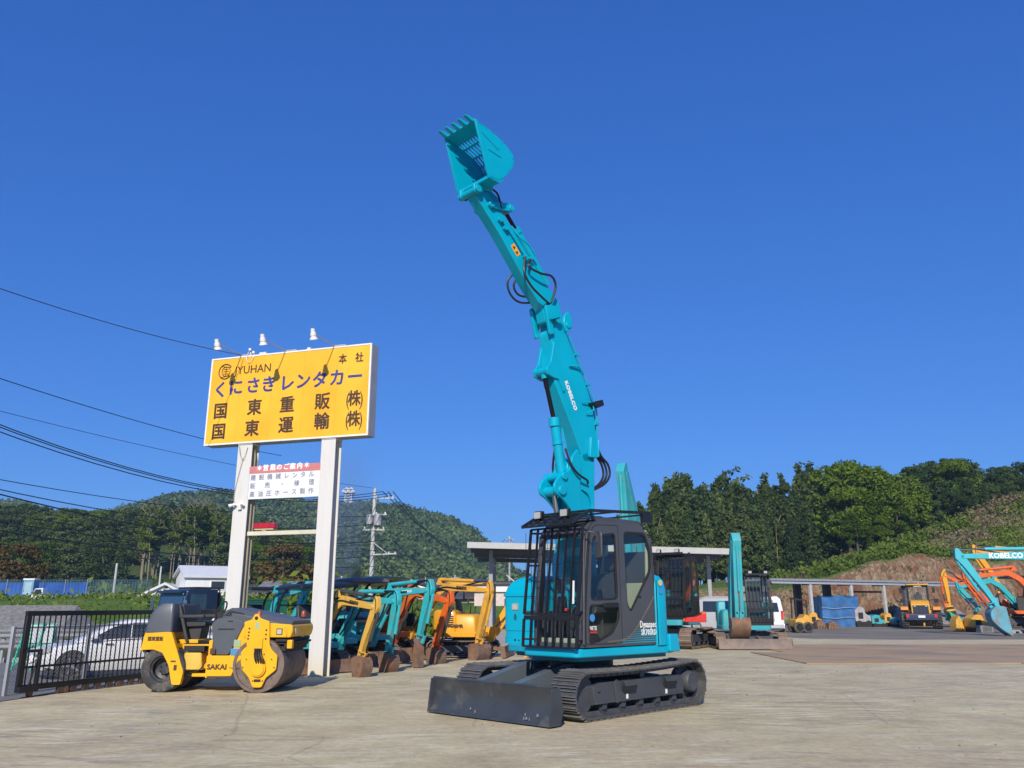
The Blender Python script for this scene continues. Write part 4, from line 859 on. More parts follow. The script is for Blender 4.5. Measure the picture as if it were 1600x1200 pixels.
        for y in (y0+.03, y1-.07): w.prism([(.66,.7), (.66,1.25), (.48,K-.05), (.42,K-.05), (.60,1.25), (.60,.7)], y, y+.04, 'y')
        w.box(.6,.66,y0+.03,y1-.03,.7,.92); w.box(-.5,-.45,y0+.03,y1-.03,.7,1.3); w.prism([(.60,1.2), (.66,1.2), (.655,1.27), (.595,1.27)], y0+.06,y1-.06,'y')
        cb = w.build('cab', cc, body, bevel=.006)
        w = B(); w.add([(.63,y0+.05,.9), (.63,y1-.06,.9), (.63,y1-.06,1.25), (.46,y1-.06,K-.05), (.46,y0+.05,K-.05), (.63,y0+.05,1.25)], [(0,1,2,5), (5,2,3,4)]); w.prism(ci, y1-.02,y1-.015,'y'); w.prism(ri, y1-.02,y1-.015,'y'); w.prism(ci, y0+.015,y0+.02,'y'); w.prism(ri, y0+.015,y0+.02,'y'); w.build('cab_window', c.get('glassm', DGLASS), cb)
        w = B(); w.prism(rnd([(.3,1.05), (.28,1.2), (-.05,1.2), (-.15,1.9), (-.25,1.9), (-.2,1.05)], .04), y0+.15, y1-.15, 'y'); w.box(-.3,.4,y0+.1,y1-.1,.72,1.0); w.build('seat', SEAT, cb, bevel=.02)
        if c['cabbars']:
            w = B(); f0 = lambda z: .72 if z < 1.25 else .72-(z-1.25)*.17
            for k in range(8):
                y = y0+.0+(y1-y0)*k/7
                w.beam((f0(.82),y,.82), (f0(1.25),y,1.25), .013, .018, (1,0,0)); w.beam((f0(1.25),y,1.25), (f0(K),y,K), .013, .018, (1,0,0))
            for z in (.82,1.2,1.45,1.85,K): w.beam((f0(z),y0,z), (f0(z),y1,z), .014, .014)
            for y in (y0,y1): w.beam((f0(K),y,K), (.1,y,K+.1), .02,.03)
            w.box(.0,.66,y0,y1,K+.04,K+.06); w.beam((.66,y0,K+.06), (.66,y1,K+.06), .04,.06)
            gd = w.build('front_guard', BLACK, cb)
            for y in (y0+.15,y1-.15):
                w = B(); w.box(.62,.70,y-.06,y+.06,K+.08,K+.17); l = w.build('work_lamp', BLACKM, gd); w = B(); w.box(.70,.706,y-.05,y+.05,K+.09,K+.16); w.build('lens', LENS, l)
    # swing bracket and boom
    if not c['arms']: return root
    V = lambda p, y=0: (p[0], y, p[1]); y = c['offset']
    def outline(pts, ws):
        P_ = [Vector(p) for p in pts]; a = []; b = []
        for i, p in enumerate(P_):
            d0 = (P_[min(i+1, len(P_)-1)]-P_[max(i-1, 0)]).normalized(); n_ = Vector((-d0.y, d0.x)); a.append(tuple(p+n_*ws[i]/2)); b.append(tuple(p-n_*ws[i]/2))
        return a+b[::-1]
    w = B(); w.prism(rnd([(.5,.45), (.5,.82), (foot.x+.08,.84), (foot.x+.16,.72), (foot.x+.05,.5), (foot.x-.0,.4)], .05), y-.13, y+.13, 'y'); w.cyl((foot.x,y-.17,foot.y), (foot.x,y+.17,foot.y), .05, n=12); w.build('swing_bracket', c.get('bracket', B0), body, bevel=.01)
    bw = c.get('bwid', .07); kw = bw/.07; aw = .062*kw; kw = .5+.5*kw
    mid0 = foot+(kink-foot)*.7; mid1 = kink+(elb-kink)*.25
    w = B(); w.prism(rnd(outline([foot-dirv(c['b1'])*.05, foot+(kink-foot)*.35, foot+(kink-foot)*.8, kink+(elb-kink)*.12, kink+(elb-kink)*.55, elb+dirv(c['b2'])*.05], [q*kw for q in (.12,.17,.21,.22,.16,.11)]), .06, 3), y-bw, y+bw, 'y'); boom = w.build('boom', bc, root, bevel=.008)
    if c['text']:
        q = kink+(elb-kink)*.48; d0 = (elb-kink).normalized(); n0 = Vector((-d0.y, d0.x))
        for s in (1,-1):
            text(c['text'][0], c['text'][1], tuple(Mu @ Vector((q.x, y+s*(bw+.004), q.y))), Mu.to_3x3() @ Vector((-s*d0.x,0,-s*d0.y)), Mu.to_3x3() @ Vector((n0.x,0,n0.y)), c['text'][2], boom, bold=c['text'][1]*.04)
    # arm: reaches back above the elbow for its cylinder
    an = Vector((-ad.y, ad.x)); back = elb-ad*.24
    if (back-kink).dot(Vector((0,1))) < 0: pass
    out_side = an if an.dot(dirv(c['b2'])) > 0 else -an
    w = B(); w.prism(rnd(outline([elb-ad*.27+out_side*.02, elb-ad*.05+out_side*.08, elb+ad*.25+out_side*.04, elb+(wrist-elb)*.65, wrist+ad*.04], [q*kw for q in (.08,.22,.18,.13,.09)]), .04, 3), y-aw, y+aw, 'y')
    w.cyl((elb.x,y-.09,elb.y), (elb.x,y+.09,elb.y), .05, n=12); arm = w.build('arm', c.get('armcol') or bc, root, bevel=.008)
    DR = CHROME if not c.get('darkrod') else mat('dark_rod', (.03,.03,.035), .2)
    cc = c.get('cylcol', bc)
    # boom cylinder below, arm cylinder above
    w = B(); q0 = Vector((foot.x+.1,.6)); q1 = kink+(foot-kink)*.02-Vector((-dirv(c['b1']).y, dirv(c['b1']).x))*.16
    m = q0+(q1-q0)*.6; w.cyl(V(q0,y), V(m,y), .045, n=12); w.mt(1).cyl(V(m,y), V(q1,y), .024, n=10); w.build('boom_cylinder', [cc, DR], boom)
    w = B(); nb = Vector((-dirv(c['b2']).y, dirv(c['b2']).x)); q0 = kink+nb*.2-dirv(c['b2'])*.05; q1 = elb-ad*.24+out_side*.02; m = q0+(q1-q0)*.68
    w.cyl(V(q0,y), V(m,y), .05, n=12); w.mt(1).cyl(V(m,y), V(q1,y), .026, n=10); w.mt(2)
    for s in (-.07,.07): w.prism([tuple(kink+nb*.05-dirv(c['b2'])*.15), tuple(kink+nb*.05+dirv(c['b2'])*.12), tuple(q0+nb*.05)], y+s-.012, y+s+.012, 'y')
    w.build('arm_cylinder', [cc, DR, bc], boom)
    lk = wrist-ad*.22+out_side*.17; w = B(); q0 = elb+ad*.05+out_side*.2; m = q0+(lk-q0)*.7
    w.cyl(V(q0,y), V(m,y), .042, n=12); w.mt(1).cyl(V(m,y), V(lk,y), .022, n=10); w.mt(2)
    w.beam(V(lk,y+.085), V(wrist-ad*.2,y+.085), .05,.02); w.beam(V(lk,y-.085), V(wrist-ad*.2,y-.085), .05,.02); kn = Vector((-kd.y, kd.x)); kn = kn if kn.dot(out_side) > 0 else -kn
    w.beam(V(lk,y), V(wrist+kn*.14,y), .05, .08); w.build('bucket_cylinder', [cc, DR, bc], arm)
    w = B(); hs = c['hose'] or HOSE
    for o in (-.05,.0,.05): w.tube([V(kink+(elb-kink)*.5+nb*.08,y+o), V(elb-dirv(c['b2'])*.2+nb*.22,y+o), V(elb+nb*.2+out_side*.1,y+o*1.2), V(elb+ad*.2+out_side*.18,y+o)], .014, smooth=5)
    w.tube([V(foot,y-.1), V(foot+(kink-foot)*.5+Vector((.12,0)),y-.11), V(kink-nb*.05,y-.1), V(kink+(elb-kink)*.5,y-.1)], .014, smooth=5); w.build('hydraulic_hose', hs, boom)
    # tool
    if c['tool'] == 'bucket':
        kn2 = kn; bs = c.get('bs', .85)
        Pp = lambda a, b: tuple(wrist+kd*a*bs+kn2*b*bs)
        prof = [Pp(-.06,-.12), Pp(-.06,.14), Pp(.1,.30), Pp(.3,.30), Pp(.52,.12), Pp(.76,-.16), Pp(.70,-.18)]
        side = rnd(prof, .08, 3); bwid = c.get('bw', .17); shell = side[:-1]
        w = B(); w.prism(side, y-bwid, y-bwid+.02, 'y'); w.prism(side, y+bwid-.02, y+bwid, 'y')
        arc = [Vector(p) for p in side]; cut = [p for p in arc]
        for a_, b_ in zip(arc, arc[1:]): 
            mm = (a_+b_)/2-wrist
            if mm.dot(kn2) > .0 or (mm.dot(kd) > .45*bs and (a_-wrist).dot(kn2) > -.095*bs): w.beam(V(a_,y), V(b_,y), bwid*2-.01, .022, (kn2.x,0,kn2.y))
        bk = w.build('bucket', c['bc'], root, bevel=.004)
        for k in range(4):
            yy = y-bwid+.05+(2*bwid-.1)*k/3; w = B(); a0 = wrist+(kd*.68-kn2*.1)*bs; w.beam(V(a0,yy), V(wrist+(kd*.86-kn2*.24)*bs,yy), .05, .03); w.build('tooth', c['bc'], bk)
        for s in (-.1,.1):
            w = B(); w.prism([Pp(-.04,.0), Pp(-.02,.17), Pp(.15,.27), Pp(.15,.0)], y+s-.012, y+s+.012, 'y'); w.build('bucket_ear', bc, bk)
    elif c['tool'] == 'breaker':
        w = B(); w.beam(V(wrist-kd*.1,y), V(wrist+kd*.55,y), .2, .2); w.beam(V(wrist+kd*.55,y), V(wrist+kd*.68,y), .14, .14); w.mt(1).cyl(V(wrist+kd*.68,y), V(wrist+kd*.98,y), .035, n=10); w.mt(1).cyl(V(wrist+kd*.98,y), V(wrist+kd*1.05,y), .035, .008, n=10)
        w.build('hydraulic_breaker', [MUD, SHOE], root, bevel=.01)
    return root
ROW = 'small excavators parked in a row behind the sign posts'
DK = mat('dark_cylinder', (.05,.055,.06), .5)
YP = mat('pale_yellow_paint', (.66,.39,.06), .45, var=.08, dirt=(.3,.2,.08), damt=.25)
TE2 = mat('aged_teal_paint', (.03,.40,.44), .45, var=.1, dirt=(.2,.25,.2), damt=.3)
h = -47
b1 = G(567,1058); b2 = G(607,1050); b3 = G(646,1044); b4 = G(682,1037); b5 = G(749,1031)
excavator('mini_excavator', 'small excavator with pale yellow boom and rusty toothed bucket, nearest the right sign post', b1, h, 1.0, cfg=dict(body=TE2, boomcol=YP, b1=55, b2=-8, a=-112, k=-76, cylcol=DK, darkrod=1, text=('国東重販', .09, LDARK)), tip=1, group=ROW)
excavator('mini_excavator', 'small teal excavator with teal boom, its bucket second from the sign post', b2, h, 1.04, cfg=dict(body=TE2, b1=50, b2=-2, a=-100, k=-84, darkrod=1, text=('国東重販', .09, LDARK)), tip=1, group=ROW)
excavator('mini_excavator', 'small teal excavator fitted with a brown hydraulic breaker, point down on the ground', b3+Vector((.1,.1,0)), h, 1.12, cfg=dict(body=TE2, b1=54, b2=2, a=-104, k=-90, tool='breaker', darkrod=1, text=('KOBELCO', .08, LWHITE), roof=mat('grey_roof', (.12,.12,.13), .5)), tip=1, group=ROW)
excavator('mini_excavator', 'small orange excavator with orange boom and brown bucket, in the parked row', b4, h, 1.16, cfg=dict(body=ORA, b1=56, b2=-12, a=-112, k=-80, darkrod=1, cylcol=DK, text=('国東重販', .1, LDARK), roof=mat('brown_roof', (.35,.22,.05), .5)), tip=1, group=ROW)
excavator('mini_excavator', 'larger yellow excavator with long arched yellow boom over the orange one', b5, h-4, 1.12, cfg=dict(body=YEL2, b1=48, b2=-4, a=-104, k=-82, L1=1.65, L2=1.75, LA=1.5, bw=.26, text=('国東重販', .1, LDARK), roof=YEL2), tip=1, group=ROW)
pc = excavator('mini_excavator', 'yellow compact excavator seen side-on behind the row, with black grille panel and canopy', (-1.55,28.0,0), -82, 1.12, cfg=dict(body=YEL, b1=56, b2=-50, a=-130, k=-150, roof=YEL2), group=ROW)
for ch in pc.children:
    if ch.name.startswith('upper_body'): text('PC40MR', .12, (-.1,-.795,.86), (1,0,0), (0,0,1), LDARK, ch, bold=.006)
excavator('mini_excavator', 'small dark canopied excavator half hidden behind the left sign post', G(452,1040), h, 1.0, cfg=dict(body=TE2, boomcol=TE2, b1=70, b2=5, a=-120, k=-80, darkrod=1), tip=1, group=ROW)
excavator('excavator', 'teal excavator with barred black cab parked right behind the big one, its boom raised high', (6.1,34.2,0), 30, 1.52, cfg=dict(body=TEAL2, top='cab', cabbars=True, b1=76, b2=62, a=-93, k=-80, L1=2.0, L2=1.9, LA=2.2, bwid=.13, blade=False, offset=-.35, tw=1.0, tl=2.1, boomfoot=.3, bc=TEAL2))
GB = mat('grey_brown_blade', (.19,.15,.13), .7, var=.3, scale=4, dirt=(.25,.17,.12), damt=.4)
excavator('excavator', 'teal excavator facing the camera, arm folded in front, rusty brown bucket on the ground', (9.05,33.6,0), 2, 1.22, cfg=dict(body=TEAL2, top='cab', cabbars=True, K=2.2, b1=79, b2=64, a=-93, k=-98, L1=1.3, L2=1.35, LA=2.3, bwid=.15, blade=True, offset=-.44, tw=1.1, tl=2.1, boomfoot=.7, bw=.29, hose=mat('orange_hose', (.7,.17,.02), .5), bc=MUD, bladem=GB))
TL = mat('sky_teal_paint', (.04,.42,.50), .42, var=.07, dirt=(.3,.3,.25), damt=.15)
CL = 'larger excavators parked along the right edge'
BB = mat('blue_bucket', (.1,.33,.42), .6, var=.15, dirt=(.25,.1,.05), damt=.45)
rb = G(1568,994)
excavator('excavator', 'big sky-blue excavator at the right edge with level white-lettered boom and blue bucket', rb, 100, 1.9, cfg=dict(body=TL, top='cab', b1=50, b2=0, a=-118, k=-92, L1=1.95, L2=2.2, LA=1.65, bwid=.09, blade=False, text=('KOBELCO', .2, LWHITE), bc=BB, boomfoot=.5, bs=1.0, bw=.24), tip=1, group=CL)
excavator('excavator', 'orange excavator behind the sky-blue one, its arm slanting down to the right', G(1596,985)+Vector((.2,3.0,0)), 98, 1.8, cfg=dict(body=ORA, top='cab', b1=52, b2=-6, a=-120, k=-95, L1=1.8, L2=1.7, LA=1.6, blade=False, bc=MUD, boomfoot=.5), tip=1, group=CL)
excavator('excavator', 'yellow excavator behind the orange one at the right edge, with a high boom', G(1590,982)+Vector((3.5,7,0)), 100, 2.3, cfg=dict(body=YEL, top='cab', b1=58, b2=6, a=-115, k=-90, L1=1.9, L2=2.0, LA=1.6, blade=False, boomfoot=.5), tip=1, group=CL)
excavator('mini_excavator', 'teal excavator squeezed between the two orange ones, arm folded down', G(1572,984)+Vector((1.2,5.0,0)), 92, 1.7, cfg=dict(body=TE2, b1=50, b2=-12, a=-125, k=-90, L1=1.7, L2=1.5, blade=False, armcol=TE2), tip=1, group=CL)
excavator('mini_excavator', 'orange excavator with a yellow arm farthest left in the right-hand cluster', G(1520,982)+Vector((.4,3,0)), 104, 1.75, cfg=dict(body=ORA, boomcol=ORA, b1=44, b2=30, a=-90, k=-105, L1=1.2, L2=1.2, LA=1.3, blade=False, bc=YEL2, armcol=YEL), tip=1, group=CL)
# ------------------------------------------------------------------ road vehicles
CARW = mat('car_white', (.72,.73,.74), .25, var=.03, coat=.6)
def wheel(parent, x, y, r, s, w=.2, rimc=None):
    b = MB(); b.lathe([(r*.62,-w*.45), (r*.9,-w*.5), (r,-w*.38), (r,w*.38), (r*.9,w*.5), (r*.62,w*.45)], (x,y,r), (0,1,0), 28); t = b.build('tyre', RUBBER, parent)
    b = MB(); b.lathe([(r*.64,s*w*.46), (r*.6,s*w*.4), (r*.56,s*w*.2), (0,s*w*.15)], (x,y,r), (0,1,0), 24)
    for k in range(5):
        a = 2*math.pi*k/5; b.beam((x,y+s*w*.36,r), (x+math.cos(a)*r*.6,y+s*w*.42,r+math.sin(a)*r*.6), .05, r*.22, (0,1,0))
    b.build('rim', rimc or mat('alloy', (.45,.45,.46), .3, metal=.7), t)
def sedan(P, head):
    r = thing('sedan', 'white sedan parked behind the black sliding gate', 'car', P, rz_of(head), scale=.88)
    st = [(-2.4,.45,.95,.72,.0), (-2.3,.3,1.02,.82,.0), (-1.75,.2,1.06,.88,.0), (-1.3,.2,1.04,.9,.0), (0,.2,.97,.91,.0), (1.1,.2,.93,.9,.0), (1.7,.2,.86,.88,.0), (2.15,.25,.76,.82,.0), (2.36,.35,.62,.66,.0)]
    b = MB(); rings = []
    for x, z0, zb, hw, _ in st: rings.append([(x,-hw*.9,z0), (x,-hw,z0+.2), (x,-hw,zb-.2), (x,-hw*.93,zb-.04), (x,-hw*.6,zb), (x,hw*.6,zb), (x,hw*.93,zb-.04), (x,hw,zb-.2), (x,hw,z0+.2), (x,hw*.9,z0)])
    b.loft(rings); body = b.build('body', CARW, r, ang=30)
    b = MB(); rings = []
    for x, zt, zb, hw, ht in ((-1.9,1.05,1.0,.78,.72), (-1.3,1.36,1.0,.82,.62), (-.6,1.45,.98,.84,.62), (.1,1.44,.96,.84,.62), (.55,1.33,.94,.84,.62), (1.35,.93,.88,.8,.72)):
        rings.append([(x,-hw,zb), (x,-ht-.02,zt-.05), (x,-ht+.08,zt), (x,ht-.08,zt), (x,ht+.02,zt-.05), (x,hw,zb)])
    b.loft(rings); b.build('roof', CARW, body, ang=35)
    for s in (-1, 1):
        b = MB()
        for wn in ([(-1.6,1.05), (-1.2,1.30), (-.75,1.37), (-.72,1.01)], [(-.66,1.01), (-.69,1.37), (.05,1.37), (.08,.99)], [(.14,.99), (.11,1.36), (.5,1.27), (1.05,.98)]):
            q = [(x, s*(.845-(z-.98)*.5+.012), z) for x, z in wn]; q2 = [(x, y-s*.02, z) for x, y, z in q]
            b.loft([q, q2])
        b.build('side_window', mat('car_glass', (.015,.02,.022), .08, coat=1), body)
        for x in (1.42,-1.38): b = MB(); b.cyl((x,s*.80,.34), (x,s*.915,.34), .38, n=28); b.build('wheel_arch', BLACKM, body)
        b = MB(); b.box(-.45,-.25,*sorted((s*.9,s*.93)),.86,.89); b.box(.5,.7,*sorted((s*.9,s*.93)),.83,.86); b.build('door_handle', CHROME, body)
        b = MB(); b.prism([(.85,.98), (.9,1.08), (1.05,1.08), (1.1,.98)], *sorted((s*.86,s*1.03)), ax='y'); b.build('mirror', CARW, body, bevel=.02)
        b = MB(); b.prism([(1.95,.66), (2.3,.62), (2.28,.7), (1.9,.78)], *sorted((s*.62,s*.85)), ax='y'); b.build('headlight', LENS, body)
        for x in (1.42,-1.38): wheel(r, x, s*.82, .335, s)
    b = MB(); b.box(-2.0,2.0,-.8,.8,.16,.3); b.build('underbody', BLACKM, r)
SP = G(108,1062); SP = SP-fwd(58)*1.42*.88-Vector((math.cos(R(58)), -math.sin(R(58)), 0))*.82*.88; sedan(SP, 58)
def van(name, label, P, head, S=1.0, cw=CARW):
    r = thing(name, label, 'van', P, rz_of(head), scale=S)
    b = MB(); rings = []
    for x, z0, zt, hw, ht in ((-2.35,.35,1.75,.78,.68), (-2.3,.3,1.9,.84,.72), (-1.9,.25,1.97,.85,.74), (.9,.25,1.97,.85,.74), (1.4,.25,1.85,.85,.72), (2.05,.3,1.1,.84,.8), (2.3,.35,.95,.8,.78)):
        rings.append([(x,-hw,z0), (x,-hw,min(1.1, zt-.1)), (x,-ht,zt-.12), (x,-ht+.15,zt), (x,ht-.15,zt), (x,ht,zt-.12), (x,hw,min(1.1, zt-.1)), (x,hw,z0)])
    b.loft(rings); body = b.build('body', cw, r, ang=30)
    gl = mat('car_glass', (.015,.02,.022), .08, coat=1)
    b = MB(); b.add([(-2.385,-.62,1.15), (-2.385,.62,1.15), (-2.345,.55,1.68), (-2.345,-.55,1.68)], [(3,2,1,0)]); b.build('rear_window', gl, body)
    for s in (-1,1):
        b = MB()
        for x0, x1 in ((-2.0,-1.0), (-.9,.1), (.2,1.1)):
            q = [(x0+.03,s*.862,1.12), (x1,s*.862,1.12), (x1-.03,s*.785,1.7), (x0+.06,s*.785,1.7)]; b.loft([q, [(x,y-s*.02,z) for x, y, z in q]])
        b.build('side_window', gl, body)
        b = MB(); b.box(-2.375,-2.33,*sorted((s*.70,s*.83)),.75,1.2); b.build('tail_lamp', RED, body)
        for x in (1.5,-1.4): wheel(r, x, s*.76, .32, s)
    b = MB(); b.box(-2.42,-2.28,-.8,.8,.32,.5); b.box(-2.0,2.0,-.75,.75,.2,.3); b.build('bumper', mat('bumper_grey', (.4,.4,.41), .4), body)
    b = MB(); b.box(-2.38,-2.355,-.2,.2,.7,.85); b.build('number_plate', LWHITE, body)
    return r
van('van', 'white van seen from behind, right of the barred excavator', (15.3,51.5,0), 196, 1.08)
van('van', 'silver-grey van parked in the shade under the big shed roof', (13.0,52.5,0), 108, 1.08, mat('van_silver', (.35,.36,.38), .35, var=.04, coat=.3))
def dump_truck():
    P = AtY(300,955,35); P.z = 0
    r = thing('truck', 'dark blue dump truck with green tipper body parked behind the roller', 'truck', P, rz_of(38), scale=.92)
    NV = mat('dark_blue_paint', (.012,.025,.055), .25, var=.1, coat=.6); gl = mat('windshield_blue', (.03,.06,.09), .08, coat=1)
    b = MB(); b.prism(rnd([(1.0,.75), (1.12,1.35), (.95,2.35), (.8,2.42), (-.55,2.42), (-.6,.75)], .08), -1.05, 1.05, 'y'); cab = b.build('cab', NV, r, bevel=.05, seg=3)
    b = MB(); b.add([(1.125,-.93,1.4), (1.125,.93,1.4), (.975,.88,2.24), (.975,-.88,2.24)], [(0,1,2,3)]); b.build('windshield', gl, cab)
    for s in (-1,1):
        b = MB(); q = [(.85,s*1.056,1.45), (.75,s*1.056,2.2), (.0,s*1.056,2.2), (.0,s*1.056,1.4)]; b.loft([q, [(x,y-s*.01,z) for x, y, z in q]]); b.build('side_window', gl, cab)
        b = MB(); b.tube([(.9,s*1.05,2.2), (1.2,s*1.3,2.1), (1.2,s*1.32,1.6)], .02); b.box(1.15,1.2,*sorted((s*1.2,s*1.42)),1.5,1.95); b.build('mirror', CHROME, cab, bevel=.015)
        for x in (.35,-2.8): wheel(r, x, s*.85, .45, s, .26, STEEL)
        b = MB(); b.box(1.08,1.13,*sorted((s*.6,s*.95)),.85,1.05); b.build('headlight', LENS, cab)
    b = MB(); b.box(1.0,1.16,-1.06,1.06,.45,.75); b.box(1.08,1.125,-.55,.55,.85,1.25); b.build('bumper', CHROME, cab, bevel=.02)
    b = MB(); b.box(1.0,1.22,-.95,.95,2.26,2.36); b.build('sun_visor', NV, cab)
    b = MB()
    for k in range(14): b.prism([(-.95+k*.14,2.24), (-.88+k*.14,2.17), (-.81+k*.14,2.24)], 1.06, 1.065, 'x')
    b.build('windshield_trim', mat('pale_trim', (.25,.4,.45), .6), cab)
    b = MB(); b.box(-.4,.35,-.7,.7,2.42,2.52); b.box(-.8,-.65,-.9,.9,.8,2.3); b.tube([(-.75,-.9,2.5), (-.75,.9,2.5)], .04); b.beam((-.75,-.85,2.3), (-.75,-.85,2.5), .05,.05); b.beam((-.75,.85,2.3), (-.75,.85,2.5), .05,.05); b.build('cab_rack', BLACKM, cab, bevel=.02)
    GR = mat('green_tipper', (.008,.13,.07), .45, var=.12, dirt=(.1,.14,.1), damt=.2)
    b = MB(); b.box(-4.3,-.9,-1.1,1.1,1.15,1.95); bed = b.build('tipper_body', GR, r, bevel=.02)
    b = MB()
    for k in range(12): b.box(-4.25+k*.285,-4.18+k*.285,1.1,1.125,1.05,1.18)
    b.box(-4.32,-.88,-1.12,1.12,1.95,2.02); b.build('body_rib', GR, bed)
    b = MB(); b.box(-4.2,-.7,-.45,.45,.6,1.1); b.box(-2.2,-1.0,.7,1.0,.5,.85); ch = b.build('chassis', BLACKM, r)
    b = MB(); b.box(-4.0,-2.2,1.02,1.04,.72,.95); b.build('side_board', LWHITE, ch)
dump_truck()
def kei(P, head, S=1.0):
    r = thing('small_truck', 'tiny white pickup truck far away in front of the blue sheeting', 'truck', P, rz_of(head), scale=S)
    b = MB(); b.prism(rnd([(1.5,.3), (1.55,.85), (1.2,1.7), (.35,1.75), (.3,.3)], .08), -.7, .7, 'y'); cab = b.build('cab', CARW, r, bevel=.04)
    b = MB(); b.box(-1.75,.25,-.7,.7,.55,.9); b.build('load_bed', CARW, r, bevel=.02)
    b = MB(); b.prism([(.5,1.0), (.5,1.6), (1.15,1.6), (1.4,1.0)], -.71, .71, 'y'); b.build('window', mat('car_glass', (.015,.02,.022), .08, coat=1), cab)
    for x in (1.0,-1.1):
        for s in (-1,1): wheel(r, x, s*.6, .27, s, .15)
def loader():
    a, bq = G(1424,983), G(1483,983); c = (a+bq)/2; S = (bq.x-a.x)/2.45
    r = thing('wheel_loader', 'yellow wheel loader seen from behind in front of the low open shed', 'wheel loader', (c.x, c.y+1.2, 0), rz_of(203), scale=S)
    Y = mat('loader_yellow', (.66,.33,.02), .45, var=.08, dirt=(.25,.18,.08), damt=.25); N = mat('loader_blue', (.04,.05,.10), .5, var=.1)
    for x in (-.95, 1.45):
        for s in (-1,1):
            w = MB(); R_ = .62; h = .22; y = s*.98
            w.lathe([(.3,-h*.9), (.5,-h), (.58,-h*.9), (R_-.02,-h*.6), (R_-.02,h*.6), (.58,h*.9), (.5,h), (.3,h*.9)], (x,y,R_), (0,1,0), 32)
            for k in range(22):
                a0 = 2*math.pi*k/22
                for q in (-1,1):
                    p0 = Vector((x+math.cos(a0)*R_,y,R_+math.sin(a0)*R_)); p1 = Vector((x+math.cos(a0+.14)*(R_-.02),y+q*h*.95,R_+math.sin(a0+.14)*(R_-.02))); w.beam(p0, p1, .05, .07, (math.cos(a0),0,math.sin(a0)))
            t = w.build('tyre', RUBBER, r); w = MB(); w.lathe([(.31,s*h*.8), (.28,s*h*.4), (0,s*h*.3)], (x,y,R_), (0,1,0), 24); w.build('rim', Y, t)
    w = MB(); w.prism(rnd([(-1.7,.95), (-1.65,1.55), (-1.3,1.78), (-.3,1.85), (-.3,.9)], .08), -.55, .55, 'y'); w.box(-1.2,.2,-.7,.7,.85,1.2); hood = w.build('engine_hood', Y, r, bevel=.03)
    w = MB(); w.box(-1.72,-1.66,-.46,.46,.98,1.5); g = w.build('radiator_grille', BLACKM, hood)
    w = MB()
    for k in range(7): w.box(-1.74,-1.72,-.44,.44,1.0+k*.07,1.03+k*.07)
    for s in (-.24,0,.24): w.box(-1.745,-1.72,s-.01,s+.01,.98,1.5)
    w.build('grille_bar', N, g)
    for s in (-1,1):
        w = MB(); w.box(-1.77,-1.74,s*.34-.06,s*.34+.06,1.4,1.48); w.build('rear_lamp', LENS, hood)
        w = MB(); w.prism(rnd([(-1.6,1.2), (-1.5,1.42), (-.4,1.42), (-.25,1.2), (-.4,1.15), (-1.5,1.15)], .05), *sorted((s*.72,s*1.18)), ax='y'); w.build('mudguard', mat('loader_orange', (.6,.22,.02), .5), r, bevel=.02)
        w = MB(); w.box(-1.86,-1.8,*sorted((s*.75,s*.9)),.72,.95); w.build('tail_lamp', RED, r)
    w = MB(); w.prism(rnd([(-1.8,.55), (-1.85,.95), (-1.6,1.0), (-1.3,.6)], .05), -.95, .95, 'y'); cw = w.build('counterweight', N, r, bevel=.04)
    w = MB(); w.box(-1.87,-1.85,-.2,.2,.72,.86); w.build('number_plate', LWHITE, cw)
    w = MB(); w.box(-1.3,2.0,-.4,.4,.4,.9); w.cyl((-.95,-.9,.62), (-.95,.9,.62), .12, n=12); w.cyl((1.45,-.9,.62), (1.45,.9,.62), .12, n=12); w.build('chassis', N, r)
    w = MB(); z0, z1 = 1.55, 2.78
    for x, y in ((-.45,.62), (-.45,-.62), (.65,.62), (.65,-.62)): w.beam((x,y,1.2), (x*.95,y*.95,z1), .08, .08)
    w.box(-.48,.7,-.64,.64,1.2,1.55); w.box(-.45,-.42,-.6,.6,z1-.12,z1); cab = w.build('cab', BLACK, r, bevel=.01)
    w = MB(); w.box(-.62,.8,-.68,.68,z1,z1+.1); w.build('cab_roof', Y, cab, bevel=.03)
    w = MB(); w.add([(-.46,-.58,1.55), (-.46,.58,1.55), (-.44,.56,z1-.12), (-.44,-.56,z1-.12)], [(0,1,2,3)]); w.add([(.66,-.58,1.55), (.66,.58,1.55), (.62,.56,z1), (.62,-.56,z1)], [(0,1,2,3)]); w.build('cab_window', GLASS, cab)
    w = MB(); w.box(-.2,.1,-.22,.22,1.5,1.75); w.box(-.25,-.15,-.22,.22,1.7,2.2); w.box(-.24,-.16,-.1,.1,2.2,2.36); w.build('seat', SEAT, cab, bevel=.03)
    text('KOMATSU', .1, (-.635,0,z1-.07), (0,-1,0), (0,0,1), LWHITE, cab, bold=.003)
    for s in (-1,1):
        w = MB(); w.tube([(.5,s*.65,2.5), (.6,s*1.0,2.6)], .02); w.box(.55,.6,s*1.0-.09,s*1.0+.09,2.3,2.65); w.tube([(-1.0,s*.6,1.8), (-1.0,s*.95,1.9)], .02); w.box(-1.02,-.97,s*1.0-.14,s*1.0+.14,1.65,1.9); w.build('mirror', BLACK, cab)
    w = MB()
    for s in (-1,1): w.beam((1.0,s*.35,1.5), (2.7,s*.35,.5), .12, .22)
    w.prism([(2.5,.1), (2.5,.9), (2.9,1.0), (2.65,.5), (3.3,.1)], -1.2, 1.2, 'y'); w.build('bucket', Y, r)
    w = MB(); w.cyl((.15,-.1,z1+.1), (.15,-.1,z1+.25), .05); w.build('beacon', mat('beacon_orange', (.7,.2,.01), .3), cab)
loader()
